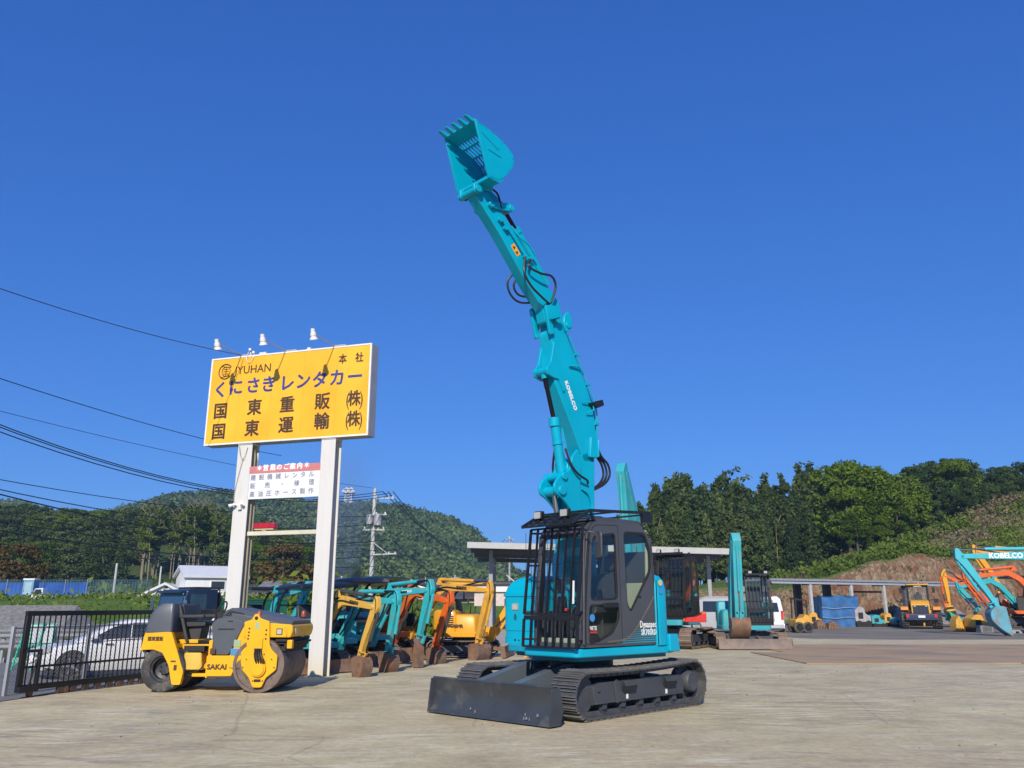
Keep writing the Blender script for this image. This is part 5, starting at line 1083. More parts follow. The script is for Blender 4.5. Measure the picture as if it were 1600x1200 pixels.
# ------------------------------------------------------------------ gate, fences, barriers
def gate():
    A = G(22,1092); B = G(215,1069); d = (B-A).normalized(); L = 5.6
    r = thing('sliding_gate', 'black steel sliding gate with upright bars at the left edge', 'gate', A, math.atan2(d.y, d.x))
    h = 1.50
    w = MB(); w.box(0,L,-.03,.03,h-.09,h); w.box(0,.11,-.0299,.0299,.1,h-.09); w.box(.11,L,-.03,.03,.12,.22); w.box(L-.08,L,-.0299,.0299,.22,h-.09); w.box(.11,L,-.02,.02,.5,.54)
    fr = w.build('gate_frame', BLACK, r, bevel=.005)
    w = MB(); n = 46
    for k in range(1, n): w.box(k*L/n-.009+.05,k*L/n+.009+.05,-.009,.009,.22,h-.09)
    w.build('bar', BLACK, fr)
    w = MB(); w.box(-.03,.38,-.12,-.032,.1,.2); w.box(.32,.38,-.1,-.04,.2,.8); w.beam((.05,-.07,.8), (.38,-.07,.8), .05, .05); w.beam((.34,-.07,.78), (.2,-.07,.2), .025, .025); w.build('gate_brace', BLACK, fr, bevel=.004)
    w = MB()
    for x in (.3,1.1,2.4,3.8): w.cyl((x,-.03,.06), (x,.03,.06), .055, n=14)
    w.build('gate_wheel', mat('rusty_wheel', (.18,.09,.05), .7), r)
    w = MB(); w.box(.6,L,-.02,.02,.02,.12)
    w = MB()
    for k in range(16): w.box(.9+k*.3,1.05+k*.3,-.025,.025,.02,.12)
    w.build('rack_teeth', mat('rusty_dark', (.09,.06,.045), .8, var=.3), r)
gate()
def link_fence():
    P = [G(6,1088), G(89,1073), G(192,1064)]; h = 1.22
    d = (P[2]-P[0]).normalized(); P = [P[0], P[0]+d*2.0, P[0]+d*4.0, P[0]+d*6.0, P[0]+d*8.0]
    r = thing('chain_link_fence', 'low galvanised chain-link fence running behind the black gate', 'fence', P[0], math.atan2(d.y, d.x))
    for k in range(5):
        w = MB(); w.box(k*2-.035,k*2+.035,-.03,.03,0,h); w.build('post', STEEL, r, bevel=.005)
    w = MB(); w.cyl((0,0,h-.03), (8,0,h-.03), .018, n=8); w.build('top_rail', STEEL, r)
    w = MB(); n = 110
    for k in range(-15, n):
        for s in (1,-1):
            x0 = k*.075; x1 = x0+(h-.1); a0, z0, a1, z1 = x0, .05, x1, h-.05
            if s < 0: a0, a1 = x1, x0
            # clip to 0..8
            def cl(a, z, b, y):
                if a < 0: z = z+(0-a)/(b-a)*(y-z); a = 0
                if a > 8: z = z+(8-a)/(b-a)*(y-z); a = 8
                return a, z
            if max(a0,a1) <= 0 or min(a0,a1) >= 8: continue
            p = cl(a0,z0,a1,z1); q = cl(a1,z1,a0,z0)
            w.beam((p[0],.0,p[1]), (q[0],.0,q[1]), .0035, .0035)
    w.build('wire_mesh', STEEL, r)
link_fence()
def guardrail():
    A = G(-60,1030); B = G(330,1012)
    A = Vector((-16.5,24.2,0)); B = Vector((-5.0,27.5,0)); d = (B-A); L = d.length; d.normalize()
    r = thing('guardrail', 'long grey road guardrail beyond the white car', 'guardrail', A, math.atan2(d.y, d.x))
    for z in (.80,.50):
        w = MB(); w.prism([(.0,z-.12), (-.04,z-.07), (.0,z), (-.04,z+.07), (.0,z+.12), (.03,z+.12), (.0,z+.07), (.03,z), (.0,z-.07), (.03,z-.12)], 0, L, 'x'); w.build('rail', mat('rail_grey', (.2,.205,.21), .55), r)
    for k in range(7):
        w = MB(); w.cyl((k*L/6,.08,0), (k*L/6,.08,.86), .05, n=12); w.build('post', STEEL, r)
guardrail()
GREEN = mat('barrier_green', (.02,.45,.28), .5, var=.1); 
for k, (px, py, rz, lab) in enumerate(((46,1046,-12,'mint green folding barricade by the guardrail, left of the pair'), (60,1046,8,'mint green folding barricade by the guardrail, right of the pair'))):
    P = G(px,py)
    r = thing('barricade', lab, 'barricade', P, R(rz), 'folding barricades beyond the gate')
    for s in (-1,1):
        w = MB(); t = lambda z: s*(.3-.3*z/1.15)
        for x in (-.28,.28): w.beam((x,t(0),0), (x,t(1.15),1.15), .035, .03)
        for z in (.25,.62,1.12): w.beam((-.28,t(z),z), (.28,t(z),z), .03, .03)
        w.beam((-.28,t(.1),.1), (.28,t(.6),.6), .02,.02); w.beam((.28,t(.1),.1), (-.28,t(.6),.6), .02,.02)
        f = w.build('frame', GREEN, r)
        if s < 0: w = MB(); w.add([(-.26,t(.66)-.01,.66), (.26,t(.66)-.01,.66), (.26,t(1.1)-.01,1.1), (-.26,t(1.1)-.01,1.1)], [(0,1,2,3)]); w.build('board', mat('board_grey', (.35,.4,.42), .5), f)
P = G(78,1044); r = thing('lane_post', 'green and white striped lane cone between the barricades and the white car', 'traffic cone', P)
w = MB(); w.lathe([(0,0), (.2,0), (.2,.04), (.1,.06), (.085,.5), (.07,.8), (.03,.86), (0,.87)], (0,0,0), (0,0,1), 20); cn = w.build('cone', GREEN, r)
w = MB(); w.lathe([(.098,.3), (.093,.42)], (0,0,0), (0,0,1), 20); w.lathe([(.087,.58), (.082,.7)], (0,0,0), (0,0,1), 20); w.build('white_band', LWHITE, cn)
# ------------------------------------------------------------------ sheds
ROOFW = mat('shed_roof_white', (.42,.42,.40), .5, var=.08)
def shed_big():
    x0, x1, y0, y1 = -2.75, 13.5, 51.5, 66; zl, zr = 5.35, 4.95
    r = thing('open_shed', 'tall open-sided machine shed with pale flat roof behind the big excavator', 'shed', ((x0+x1)/2,(y0+y1)/2,0)); o = Matrix.Translation((-(x0+x1)/2,-(y0+y1)/2,0))
    z = lambda x: zl+(zr-zl)*(x-x0)/(x1-x0)
    w = MB(o); w.prism([(x0,zl-.35), (x0,zl), (x1,zr), (x1,zr-.35)], y0, y0+.12, 'y'); fa = w.build('fascia', ROOFW, r)
    w = MB(o); w.prism([(x0,zl-.08), (x0,zl+.02), (x1,zr+.02), (x1,zr-.08)], y0+.12, y1, 'y'); w.build('roof', mat('roof_sheet', (.3,.3,.31), .5, var=.1), r)
    w = MB(o)
    for k in range(30):
        x = x0+.3+k*(x1-x0-.6)/29; w.box(x-.04,x+.04,y0+.15,y1-.1,z(x)-.2,z(x)-.09)
    for y in (54,59,65): w.prism([(x0+.1,zl-.5), (x0+.1,zl-.2), (x1-.1,zr-.2), (x1-.1,zr-.5)], y, y+.15, 'y')
    w.build('roof_beam', mat('shed_steel', (.10,.10,.11), .6), r)
    for x in (-1.35, 12.55):
        for y in (54,59.5,65):
            w = MB(o); w.box(x-.12,x+.12,y-.1,y+.1,0,z(x)-.3); w.build('post', mat('post_grey', (.3,.31,.32), .55, var=.1), r, bevel=.01)
    for x in (3.3,8):
        w = MB(o); w.box(x-.12,x+.12,64.9,65.1,0,z(x)-.3); w.build('post', mat('post_grey', (.3,.31,.32), .55, var=.1), r, bevel=.01)
    w = MB(o); w.cyl((-1.3,58,3.1), (3.3,58,3.1), .1, n=12); w.beam((-1.3,54,4.2), (1.0,54,2.4), .05,.05); w.build('brace_pipe', mat('cream_pipe', (.6,.58,.5), .5), r)
    w = MB(o); w.box(4.5,x1-.3,64.2,64.3,0,z(9)-.7); w.build('back_wall', mat('dark_cladding', (.045,.045,.048), .8, var=.3), r)
    w = MB(o)
    for k in range(8): w.beam((12.2,54.3+k*1.35,4.5), (12.2,55.6+k*1.35,3.6 if k % 2 else 4.5), .04,.04)
    w.box(8,12.4,54,54.1,3.7,3.8); w.build('lattice', mat('shed_steel', (.10,.10,.11), .6), r)
shed_big()
def shed_low():
    A = AtY(1206,909,64); B = AtY(1497,914,72); zA, zB = A.z, B.z
    d = Vector((B.x-A.x, B.y-A.y, 0)); L = d.length; d.normalize()
    r = thing('low_shed', 'long low open shed with ribbed roof edge in front of the cut bank', 'shed', (A.x,A.y,0), math.atan2(d.y, d.x))
    zz = lambda x: zA+(zB-zA)*x/L; D = 5.5
    w = MB(); w.prism([(0,zA-.12), (0,zA+.08), (L,zB+.08), (L,zB-.12)], -.05, .05, 'y'); w.build('gutter', mat('gutter_grey', (.33,.36,.42), .4, var=.08), r)
    w = MB(); n = int(L/.35)
    pts = []
    for k in range(n): 
        x = k*L/n; pts += [(x,zz(x)+.12), (x+.1,zz(x)+.26), (x+.2,zz(x)+.26), (x+.28,zz(x)+.12)]
    w.prism([(0,zA+.10)]+pts[1:]+[(L,zB+.10)], -.15, D, 'y'); w.build('ribbed_roof', mat('roof_ribbed', (.28,.29,.31), .45, var=.1), r)
    dk = mat('shed_steel', (.10,.10,.11), .6)
    for px in (1261,1322,1373):
        x = (px-1206)/(1497-1206)*L*1.0
        w = MB(); w.box(x-.11,x+.11,.0,.22,0,zz(x)-.12); w.build('post', mat('post_pale', (.45,.45,.43), .5, var=.12), r, bevel=.01)
    for px in (1306,1312,1353,1360,1411):
        x = (px-1206)/(1497-1206)*L; w = MB(); w.box(x-.12,x+.12,D-.5 if px != 1411 else .3,D-.2 if px != 1411 else .6,0,zz(x)+.05); w.build('post', dk, r)
    w = MB()
    for a, b in ((1353,1411),): w.box((a-1206)/291*L,(b-1206)/291*L,2.4,2.5,2.6,2.75)
    for k in range(6): x = k*L/5; w.box(max(x-.06,0),x+.06,.05,D,zz(x)-.05,zz(x)+.1)
    w.build('roof_beam', dk, r)
shed_low()
def lay(name, lab, cat, px0, px1, py, D, hpx):
    P = AtY((px0+px1)/2, py, D); P.z = 0; k = D*cP/FOC; W = (px1-px0)*k
    return thing(name, lab, cat, P), W, hpx*k*1.02
BT = mat('blue_tarp', (.025,.12,.31), .5, var=.3, scale=1.5, coat=.1)
r, W, Hh = lay('covered_stack', 'tall stack covered with blue tarpaulin under the low shed', 'tarp', 1276,1336,977,67,44)
w = MB(); rr = random.Random(5); rings = []
for z in np.linspace(0, Hh, 9):
    ring = []
    for k in range(40):
        a = 2*math.pi*k/40; q = max(abs(math.cos(a)), abs(math.sin(a))); x = math.cos(a)/q*W/2; y = math.sin(a)/q*1.3
        fl = 1+.05*math.sin(k*1.9+z)*(1-z/Hh*.6)+rr.uniform(-.015,.015); ring.append((x*fl*(1-.08*z/Hh),y*fl,z+.1*math.sin(k*.9)*(z/Hh)))
    rings.append(ring)
w.loft(rings); tp = w.build('tarpaulin', BT, r, ang=60)
w = MB()
for t in (.3,.62): w.tube([(x, -1.45, Hh*t+.05*math.sin(x*3)) for x in np.linspace(-W/2,W/2,8)], .02)
w.build('rope', mat('rope', (.3,.3,.3), .8), tp)
def clutter(name, lab, cat, px0, px1, py, D, hpx, m, kind=0, seed=0):
    r, W, Hh = lay(name, lab, cat, px0,px1,py,D,hpx); rr = random.Random(seed); w = MB()
    if kind == 0:      # small engine machine: body, hood, frame
        w.prism(rnd([(-W/2,.25*Hh), (-W/2,.8*Hh), (-W*.2,Hh), (W*.1,Hh*.95), (W*.2,.6*Hh), (W/2,.55*Hh), (W/2,.2*Hh)], .1*Hh), -.5, .5, 'y'); b = w.build('body', m, r, bevel=.03)
        w = MB(); w.box(-W*.45,W*.45,-.6,.6,0,.25*Hh); w.cyl((-W*.3,-.62,.15*Hh), (-W*.3,.62,.15*Hh), .16*Hh, n=14); w.cyl((W*.3,-.62,.15*Hh), (W*.3,.62,.15*Hh), .16*Hh, n=14); w.build('base', BLACKM, r)
        w = MB(); w.box(-W*.3,W*.0,-.52,-.5,.4*Hh,.7*Hh); w.build('vent', BLACKM, b)
    elif kind == 1:    # row of loose digging buckets
        w.prism([(-W/2,0), (-W/2*.9,Hh*.7), (-W/2*.5,Hh), (-W*.1,Hh*.6), (0,0)], -.5,.3,'y'); w.prism([(W*.02,0), (W*.08,Hh*.6), (W*.3,Hh*.8), (W/2,Hh*.5), (W/2,0)], -.6,.2,'y'); b = w.build('bucket_shell', m, r, bevel=.03)
        w = MB()
        for k in range(8): w.prism([(-W/2+W*k/8,0), (-W/2+W*k/8+.06,0), (-W/2+W*k/8+.03,.25)], -.7,-.6,'y')
        w.build('tooth', m, b)
    elif kind == 2:    # frame machine with mast
        for s in (-.4,.4): w.beam((-W*.4,s,0), (-W*.35,s,Hh), .07,.07)
        w.beam((-W*.35,-.4,Hh), (-W*.35,.4,Hh), .07,.07); w.beam((-W*.35,-.4,Hh), (W*.4,-.4,Hh*.95), .05,.05); w.beam((-W*.35,.4,Hh), (W*.4,.4,Hh*.95), .05,.05); w.beam((W*.4,-.4,Hh*.95), (W*.4,-.4,Hh*.4), .06,.06); w.build('frame', BLACKM, r)
        w = MB(); w.prism(rnd([(-W/2,.15*Hh), (-W/2,.4*Hh), (W*.1,.45*Hh), (W*.2,.55*Hh), (W/2,.5*Hh), (W/2,.15*Hh)], .05*Hh), -.55,.55,'y'); w.build('body', m, r, bevel=.04)
        for x in (-W*.3,W*.3):
            for s in (-1,1): wheel(r, x, s*.55, Hh*.16, s, .22, BLACKM)
    return r
clutter('forklift', 'small yellow vehicle with overhead frame between the white van and the pale shed post', 'forklift', 1240,1262,985,52,50, YEL2, 2)
clutter('compactor', 'yellow machine in the shade right of the first pale shed post', 'machine', 1262,1282,980,62,24, YEL2, 0, 1)
clutter('loose_buckets', 'row of brown digger buckets on the ground before the blue tarp', 'buckets', 1272,1306,980,60,14, MUD, 1)
clutter('generator', 'grey and white engine machine right of the blue tarp', 'machine', 1334,1358,977,66,30, mat('machine_grey', (.35,.36,.38), .5, dirt=(.3,.1,.08), damt=.4), 0, 2)
clutter('teal_tank', 'teal machine under the low shed left of the third pale post', 'machine', 1359,1380,977,66,18, TEAL2, 0, 3)
clutter('yellow_compactor', 'ochre yellow machine under the low shed right of the third pale post', 'machine', 1379,1396,975,67,20, YEL2, 0, 4)
clutter('teal_plate', 'teal machine at the far right under the low shed', 'machine', 1394,1409,977,66,14, TEAL2, 0, 5)
clutter('bucket_pile', 'yellow attachment lying on the ground right of the wheel loader', 'attachment', 1488,1516,983,54,24, YEL2, 1, 6)
clutter('yellow_attachment', 'round yellow drum attachment beside the sky-blue bucket', 'attachment', 1514,1542,984,53,26, YEL2, 0, 7)
r, W, Hh = lay('green_tarp', 'crumpled green tarpaulin draped over a yellow attachment', 'tarp', 1483,1507,968,56,20)
w = MB(); g = []; rr = random.Random(9); n = 9
for i in range(n): g.append([(-W/2+W*j/(n-1), -.4+.9*i/(n-1), .35+Hh*(1-.55*j/(n-1))*math.sin(math.pi*(.2+.7*i/(n-1)))+rr.uniform(-.07,.07)) for j in range(n)])
w.loft(g, closed=False, cap=False); o = w.build('tarpaulin', mat('green_tarp', (.03,.32,.2), .6), r); sm = o.modifiers.new('s', 'SOLIDIFY'); sm.thickness = .04
r, W, Hh = lay('concrete_block', 'square grey weight lying left of the sky-blue bucket', 'block', 1529,1549,987,52,11)
w = MB(); w.box(-W/2,W/2,-.3,.3,0,Hh); b = w.build('block', mat('dark_concrete', (.2,.2,.2), .8, bump=.4), r, bevel=.04); w = MB(); w.box(-W*.35,W*.35,-.32,-.3,Hh*.2,Hh*.8); w.build('recess', mat('grey_recess', (.1,.1,.1), .8), b)
# pallet row far right
r, W, Hh = lay('steel_skid', 'low steel skid on the ground right of the sky-blue bucket', 'skid', 1576,1610,988,51,5)
w = MB(); w.box(-W/2,W/2,-.4,.4,Hh*.6,Hh)
for k in range(4): w.box(-W/2+k*W/3.2,-W/2+k*W/3.2+.2,-.4,.4,0,Hh*.6)
w.build('skid_frame', STEEL, r)
r, W, Hh = lay('red_cart', 'small red and orange attachment lying on the far tracks of the teal excavator', 'attachment', 1068,1100,968,32.6,16)
r.location.z = .98
w = MB(); w.prism(rnd([(-.4,.0), (-.35,.16), (.05,.2), (.3,.3), (.42,.3), (.42,.0)], .04), -.3,.2,'y'); b = w.build('body', RED, r, bevel=.02); w = MB(); w.cyl((.36,-.2,.3), (.36,.1,.3), .09); w.beam((-.42,-.1,.08), (-.1,-.1,.14), .08,.08); w.build('roller', ORA, b)
# ------------------------------------------------------------------ poles and wires
POLE = mat('concrete_pole', (.46,.46,.45), .8, var=.12, scale=1, bump=.3)
def pole(lab, px, ytop, D, rtop, rbot, arms=(), boxes=(), zb=0, name='utility_pole'):
    T = AtY(px, ytop, D); r = thing(name, lab, 'utility pole', (T.x,D,zb), 0); h = T.z-zb
    w = MB(); w.cyl((0,0,-.5), (0,0,h), rbot, rtop, n=18); p = w.build('shaft', POLE, r)
    for z, x0, x1, tilt in arms:
        w = MB(); w.beam((x0,-.15,h-z), (x1,-.15,h-z+tilt), .09,.09); 
        if x1-x0 > 1.4 and x1 > 1.0: w.beam((0,-.12,h-z-.9*(1 if z < 4 else -1)), (x1*.7,-.15,h-z), .05,.05)
        w.build('crossarm', STEEL, p)
        w = MB()
        for x in (x0+.1, x1-.1, (x0+x1)/2+.3): w.lathe([(.03,0), (.07,.03), (.04,.07), (.07,.11), (.03,.16), (0,.17)], (x,-.15,h-z+.05), (0,0,1), 10)
        w.build('insulator', mat('porcelain', (.7,.68,.62), .2, coat=.5), p)
    for z, x, s in boxes:
        w = MB(); w.cyl((x,-.2,h-z-s), (x,-.2,h-z), s*.36, n=14); w.cyl((x,-.2,h-z), (x,-.2,h-z+.1), s*.2,.02, n=12); w.build('transformer', STEEL, p, bevel=.02)
    return T
TP = pole('concrete utility pole with crossarms and transformers rising behind the small excavators', 586, 763, 60, .11, .19, ((.75,.05,1.45,.02), (1.95,.1,.95,.05), (3.0,-.7,.85,0), (4.75,.05,1.75,.08)), ((1.95,-.25,.7), (1.9,.32,.8)))
POLES = [(796,838,150,.15,.2,'distant utility pole above the left end of the big shed roof'), (711,898,160,.12,.15,'distant utility pole over the dark tiled roofs'), (665,902,120,.06,.07,'thin grey pole in front of the red brick house'), (534,900,70,.07,.08,'short grey pole seen between the small excavator canopies'), (183,880,95,.12,.16,'leaning concrete pole in the field left of the white house'), (24,878,110,.12,.16,'grey pole behind the blue sheeting at far left'), (737,905,170,.08,.1,'thin far pole right of the dark roofs'), (705,903,165,.08,.1,'thin far pole left of the double-armed distant pole'), (628,910,100,.05,.06,'thin pole beside the brick house gable'), (252,885,80,.07,.09,'thin pole in front of the white house')]
for k, (px, yt, D, a, b, lab) in enumerate(POLES):
    pole(lab, px, yt, D, a, b, ((.6,-.8,.8,0), (1.2,-.6,.6,0)) if k in (0,1) else ())
WM = mat('power_cable', (.02,.02,.022), .5)
def wire(lab, a, b, sag=.5, rad=.02, name='overhead_wire', via=None):
    a = Vector(a); b = Vector(b); n = 16; P = []
    for k in range(n+1): t = k/n; p = a.lerp(b, t); p.z -= sag*4*t*(1-t); P.append(p)
    w = MB(); w.tube(P, rad, n=5); o = w.build(name, WM); tag(o, lab, 'wire', 'overhead wires across the left sky'); return o
A_ = lambda x, y, d: AtY(x, y, d)
wire('highest thin wire, reaching the left corner of the billboard', A_(-40,437,14), A_(378,555,20.8), .12, .009)
wire('second wire from the top, passing behind the lower left billboard corner', A_(-40,578,30), A_(440,712,58), .3, .02)
wire('faint thin wire between the second wire and the thick bundle', A_(-40,632,34), A_(586,763,60), .35, .013)
for k, (y0, y1, lab) in enumerate(((648,765,'top cable of the thick triple bundle'), (652,768,'middle cable of the thick triple bundle'), (660,771,'lowest cable of the thick triple bundle'))):
    wire(lab, A_(-40,y0,32), A_(598+k*8,y1+3,60), 1.5, .025)
for k, (y0, x1, y1, sg, rd, lab) in enumerate(((742,586,806,.6,.018,'upper wire crossing the wooded hill'), (756,586,818,.9,.022,'second wire crossing the wooded hill'), (762,610,843,1.0,.03,'third, thick wire crossing the wooded hill'), (795,586,850,.6,.016,'fourth wire crossing the wooded hill'), (808,586,860,.6,.02,'fifth wire crossing the wooded hill'), (822,586,868,.7,.028,'sixth, thick wire crossing the wooded hill'), (845,586,885,.4,.02,'lowest wire above the white house roof'))):
    wire(lab, A_(-40,y0,32), A_(x1,y1,60), sg, rd)
for k in range(3): wire(('near','middle','far')[k]+' cable running down from the pole top towards the right', A_(598+k*8,768-k*0,60), A_(790+k*5,842,150), 3.4+k*.6, .035)
wire('cable from the lower crossarm down over the wooded hill to the right', A_(612,843,60), A_(790,905,150), 3, .035)
wire('lowest cable sloping right from the pole shaft', A_(588,868,60), A_(711,925,160), 3, .03)
wire('thin cable above the lowest one, right of the pole', A_(588,860,60), A_(760,918,160), 4, .025)
wire('top cable leaving the distant pole towards the shed roof', A_(796,842,150), A_(870,872,110), 1, .03)
# lattice mast on the hill top
T = AtY(546,762,520); zb = 60
r = thing('radio_mast', 'pale lattice radio mast on top of the far hill', 'radio mast', (T.x,520,zb)); h = T.z-zb
w = MB(); q = 2.6
for sx in (-1,1):
    for sy in (-1,1): w.beam((sx*q,sy*q,0), (sx*q*.6,sy*q*.6,h), .5,.5)
for k in range(7):
    z = h*k/7; e = q*(1-.4*k/7); e2 = q*(1-.4*(k+1)/7)
    for s in (-1,1): w.beam((-e,s*e,z), (e2,s*e2,z+h/7), .3,.3); w.beam((e,s*e,z), (-e2,s*e2,z+h/7), .3,.3)
m = w.build('lattice', mat('mast_white', (.6,.6,.6), .6), r)
w = MB(); w.box(-3.4,3.4,-3.4,3.4,h*.72,h*.76); w.box(-3,3,-3,3,h*.9,h*.93)
for x in (-3,0,3): w.cyl((x,-3,h*.8), (x,-3.4,h*.8), 1.0, n=12)
w.build('platform', mat('mast_white', (.6,.6,.6), .6), m)
# ------------------------------------------------------------------ houses
def house(name, lab, P, rz, Wd, Dp, Hh, rh, wall, roof, wins=(), over=.5, gable='x', extra=None, trim=None):
    r = thing(name, lab, 'house', P, rz)
    w = MB()
    if gable == 'x': w.prism([(-Dp/2,-1), (-Dp/2,Hh), (0,Hh+rh), (Dp/2,Hh), (Dp/2,-1)], -Wd/2, Wd/2, 'x')
    else: w.prism([(-Wd/2,-1), (-Wd/2,Hh), (0,Hh+rh), (Wd/2,Hh), (Wd/2,-1)], -Dp/2, Dp/2, 'y')
    wl = w.build('wall', wall, r); w = MB(); th = .22
    if gable == 'x':
        s = rh/(Dp/2); pts = [(-Dp/2-over,Hh-s*over), (0,Hh+rh), (Dp/2+over,Hh-s*over)]
        w.prism([(p[0],p[1]+.02) for p in pts]+[(p[0],p[1]+.02+th) for p in reversed(pts)], -Wd/2-over, Wd/2+over, 'x')
    else:
        s = rh/(Wd/2); pts = [(-Wd/2-over,Hh-s*over), (0,Hh+rh), (Wd/2+over,Hh-s*over)]
        w.prism([(p[0],p[1]+.02) for p in pts]+[(p[0],p[1]+.02+th) for p in reversed(pts)], -Dp/2-over, Dp/2+over, 'y')
    rf = w.build('roof', roof, r)
    if trim:
        w = MB()
        w.prism([(p[0]*1.003,p[1]-.1) for p in pts]+[(p[0]*1.003,p[1]+.3) for p in reversed(pts)], *((-Dp/2-over-.06, -Dp/2-over) if gable == 'y' else (Wd/2+over, Wd/2+over+.06)), ax='y' if gable == 'y' else 'x'); w.build('barge_board', trim, rf)
    gl = mat('house_glass', (.03,.04,.05), .15)
    for (x, z, ww, hh, side) in wins:
        w = MB()
        if side == 'f': w.box(x-ww/2-.08,x+ww/2+.08,-Dp/2-.05,-Dp/2,z-.08,z+hh+.08)
        else: w.box(Wd/2,Wd/2+.05,x-ww/2-.08,x+ww/2+.08,z-.08,z+hh+.08)
        fr = w.build('window', LWHITE, wl); w = MB()
        if side == 'f': w.box(x-ww/2,x+ww/2,-Dp/2-.07,-Dp/2-.05,z,z+hh)
        else: w.box(Wd/2+.05,Wd/2+.07,x-ww/2,x+ww/2,z,z+hh)
        w.build('pane', gl, fr)
    return r
HW = mat('house_white', (.72,.72,.71), .6, var=.04); TILE = mat('dark_tiles', (.06,.065,.075), .45, var=.25, scale=2); WROOF = mat('pale_roof', (.62,.63,.65), .5, var=.06)
P = AtY(308,920,78); house('white_house', 'white two-storey house with pale gabled roof left of the billboard post', (P.x+.1,81,1.7), R(32), 5.4, 4.4, 2.45, .85, HW, WROOF, ((.2,1.35,1.2,.7,'f'), (1.7,1.35,.9,.7,'f')), .3)
P = AtY(270,930,78); house('white_annex', 'low white gabled annex in front of the white house', (P.x,77,1.2), R(14), 4.6, 5.0, .9, 1.2, HW, WROOF, ((.8,.3,.5,.5,'f'),), .3, 'y')
P = AtY(652,925,118); house('brick_house', 'orange and red house with white gable trim above the small excavators', (P.x,120,1.6), R(-14), 4.3, 5.0, 2.0, 1.15, mat('brick_orange', (.42,.14,.08), .8, var=.12), TILE, ((-1.0,.9,.8,.8,'f'), (1.1,.9,.7,.8,'f'), (.2,.9,.8,.8,'s')), .5, 'y', trim=LWHITE)
P = AtY(706,935,125); house('tiled_house', 'low house with dark grey tiled roof right of the brick house', (P.x,126,1.5), R(8), 9.5, 7, 1.4, 2.2, mat('wall_grey', (.3,.29,.27), .8), TILE, ((-2,.2,1.6,.9,'f'),), .7)
P = AtY(758,930,112); house('tiled_house', 'house with brown-black tiled roof left of the big shed post', (P.x+1.2,114,.7), R(5), 7, 7, 2.0, 1.8, mat('wall_pink', (.5,.36,.32), .8), mat('brown_tiles', (.07,.05,.045), .5, var=.25, scale=2), ((0,.5,1.6,.9,'f'),), .6)
P = AtY(455,930,90); house('shack', 'brown wooden shack with grey roof seen between the billboard posts', (P.x,92,1.2), R(-10), 6.5, 6, 1.5, 1.2, mat('wood_brown', (.28,.14,.07), .8, var=.2), mat('old_tiles', (.18,.17,.16), .7, var=.3, scale=2), ((0,.3,1,.7,'f'),), .5)
P = AtY(192,938,72); r = thing('low_store', 'long low grey shed with dark flat roof in the field', 'shed', (P.x,73,1.0), R(4))
w = MB(); w.box(-2.4,2.4,-1.5,1.5,-.5,1.15); wl = w.build('wall', mat('wall_conc', (.4,.39,.36), .8), r); w = MB(); w.prism([(-2.7,1.0), (-2.7,1.12), (2.7,1.42), (2.7,1.3)], -1.8, 1.8, 'y'); w.build('roof', mat('rusty_roof', (.06,.05,.05), .7), r)
r = thing('storehouse', 'grey-roofed farm building half hidden by trees on the slope at left', 'building', (AtY(85,885,160).x,160,8.2), R(5)); w = MB(); w.box(-7,7,-3,3,-3,1.2); w.build('wall', mat('wall_grey', (.3,.29,.27), .8), r); w = MB(); w.prism([(-3.6,1.1), (0,2.6), (3.6,1.1), (3.6,1.3), (0,2.8), (-3.6,1.3)], -7.5, 7.5, 'x'); w.build('roof', mat('old_tiles', (.18,.17,.16), .7, var=.3, scale=2), r)
P = AtY(795,935,100); r = thing('white_wall_building', 'low white block building under the left end of the shed roof', 'building', (P.x,102,.5)); w = MB(); w.box(-4,5,-3,3,-1,2.6); wl = w.build('wall', mat('wall_pinkwhite', (.6,.5,.46), .8), r); w = MB(); w.box(-4.3,5.3,-3.3,3.3,2.6,3.2); w.build('parapet', HW, r); w = MB()
for x in (-2.5,0,2.5): w.box(x-.5,x+.5,-3.05,-3,.8,1.8)
w.build('window', mat('house_glass', (.03,.04,.05), .15), wl)
# blue sheet fence, toilet and pickup far left
fld = 2.0
BS = mat('blue_sheet', (.02,.10,.38), .6, var=.3, scale=.8)
for k, (xa, xb, lab) in enumerate(((-20,66,'blue sheet fencing at the far left end'), (66,134,'blue sheet fencing behind the tiny pickup'))):
    a = AtY(xa,935,84); b = AtY(xb,935,84); d = b-a; d.z = 0
    r = thing('sheet_fence', lab, 'fence', (a.x,84,fld), 0, 'blue sheet fences in the field'); w = MB(); n = 40; L = d.length
    pts = [(L*k/n, .07*math.sin(k*2.1), 0) for k in range(n+1)]; w.loft([[(p[0],p[1],0) for p in pts]+[(p[0],p[1]+.03,0) for p in reversed(pts)], [(p[0],p[1],1.75) for p in pts]+[(p[0],p[1]+.03,1.75) for p in reversed(pts)]]); w.build('sheet', BS, r, ang=60)
    w = MB(); m_ = int(L/1.8)
    for j in range(m_+1): w.cyl((j*L/m_,-.12,-.2), (j*L/m_,-.12,2.1), .03, n=6)
    w.build('stake', STEEL, r)
a = AtY(-30,930,92); b = AtY(235,940,92)
r = thing('net_fence', 'dark blue-green netting fence along the back of the field', 'fence', (a.x,92,fld-.2)); w = MB(); L = b.x-a.x
for k in range(60):
    w.box(k*L/60,k*L/60+.05,-.02,.02,0,2.4)
for z in np.linspace(.1,2.4,12): w.box(0,L,-.01,.01,z,z+.06)
w.build('net', mat('netting', (.05,.11,.15), .8), r)
P = AtY(73,940,80); kei((P.x,P.y,fld-.25), 80, .8)
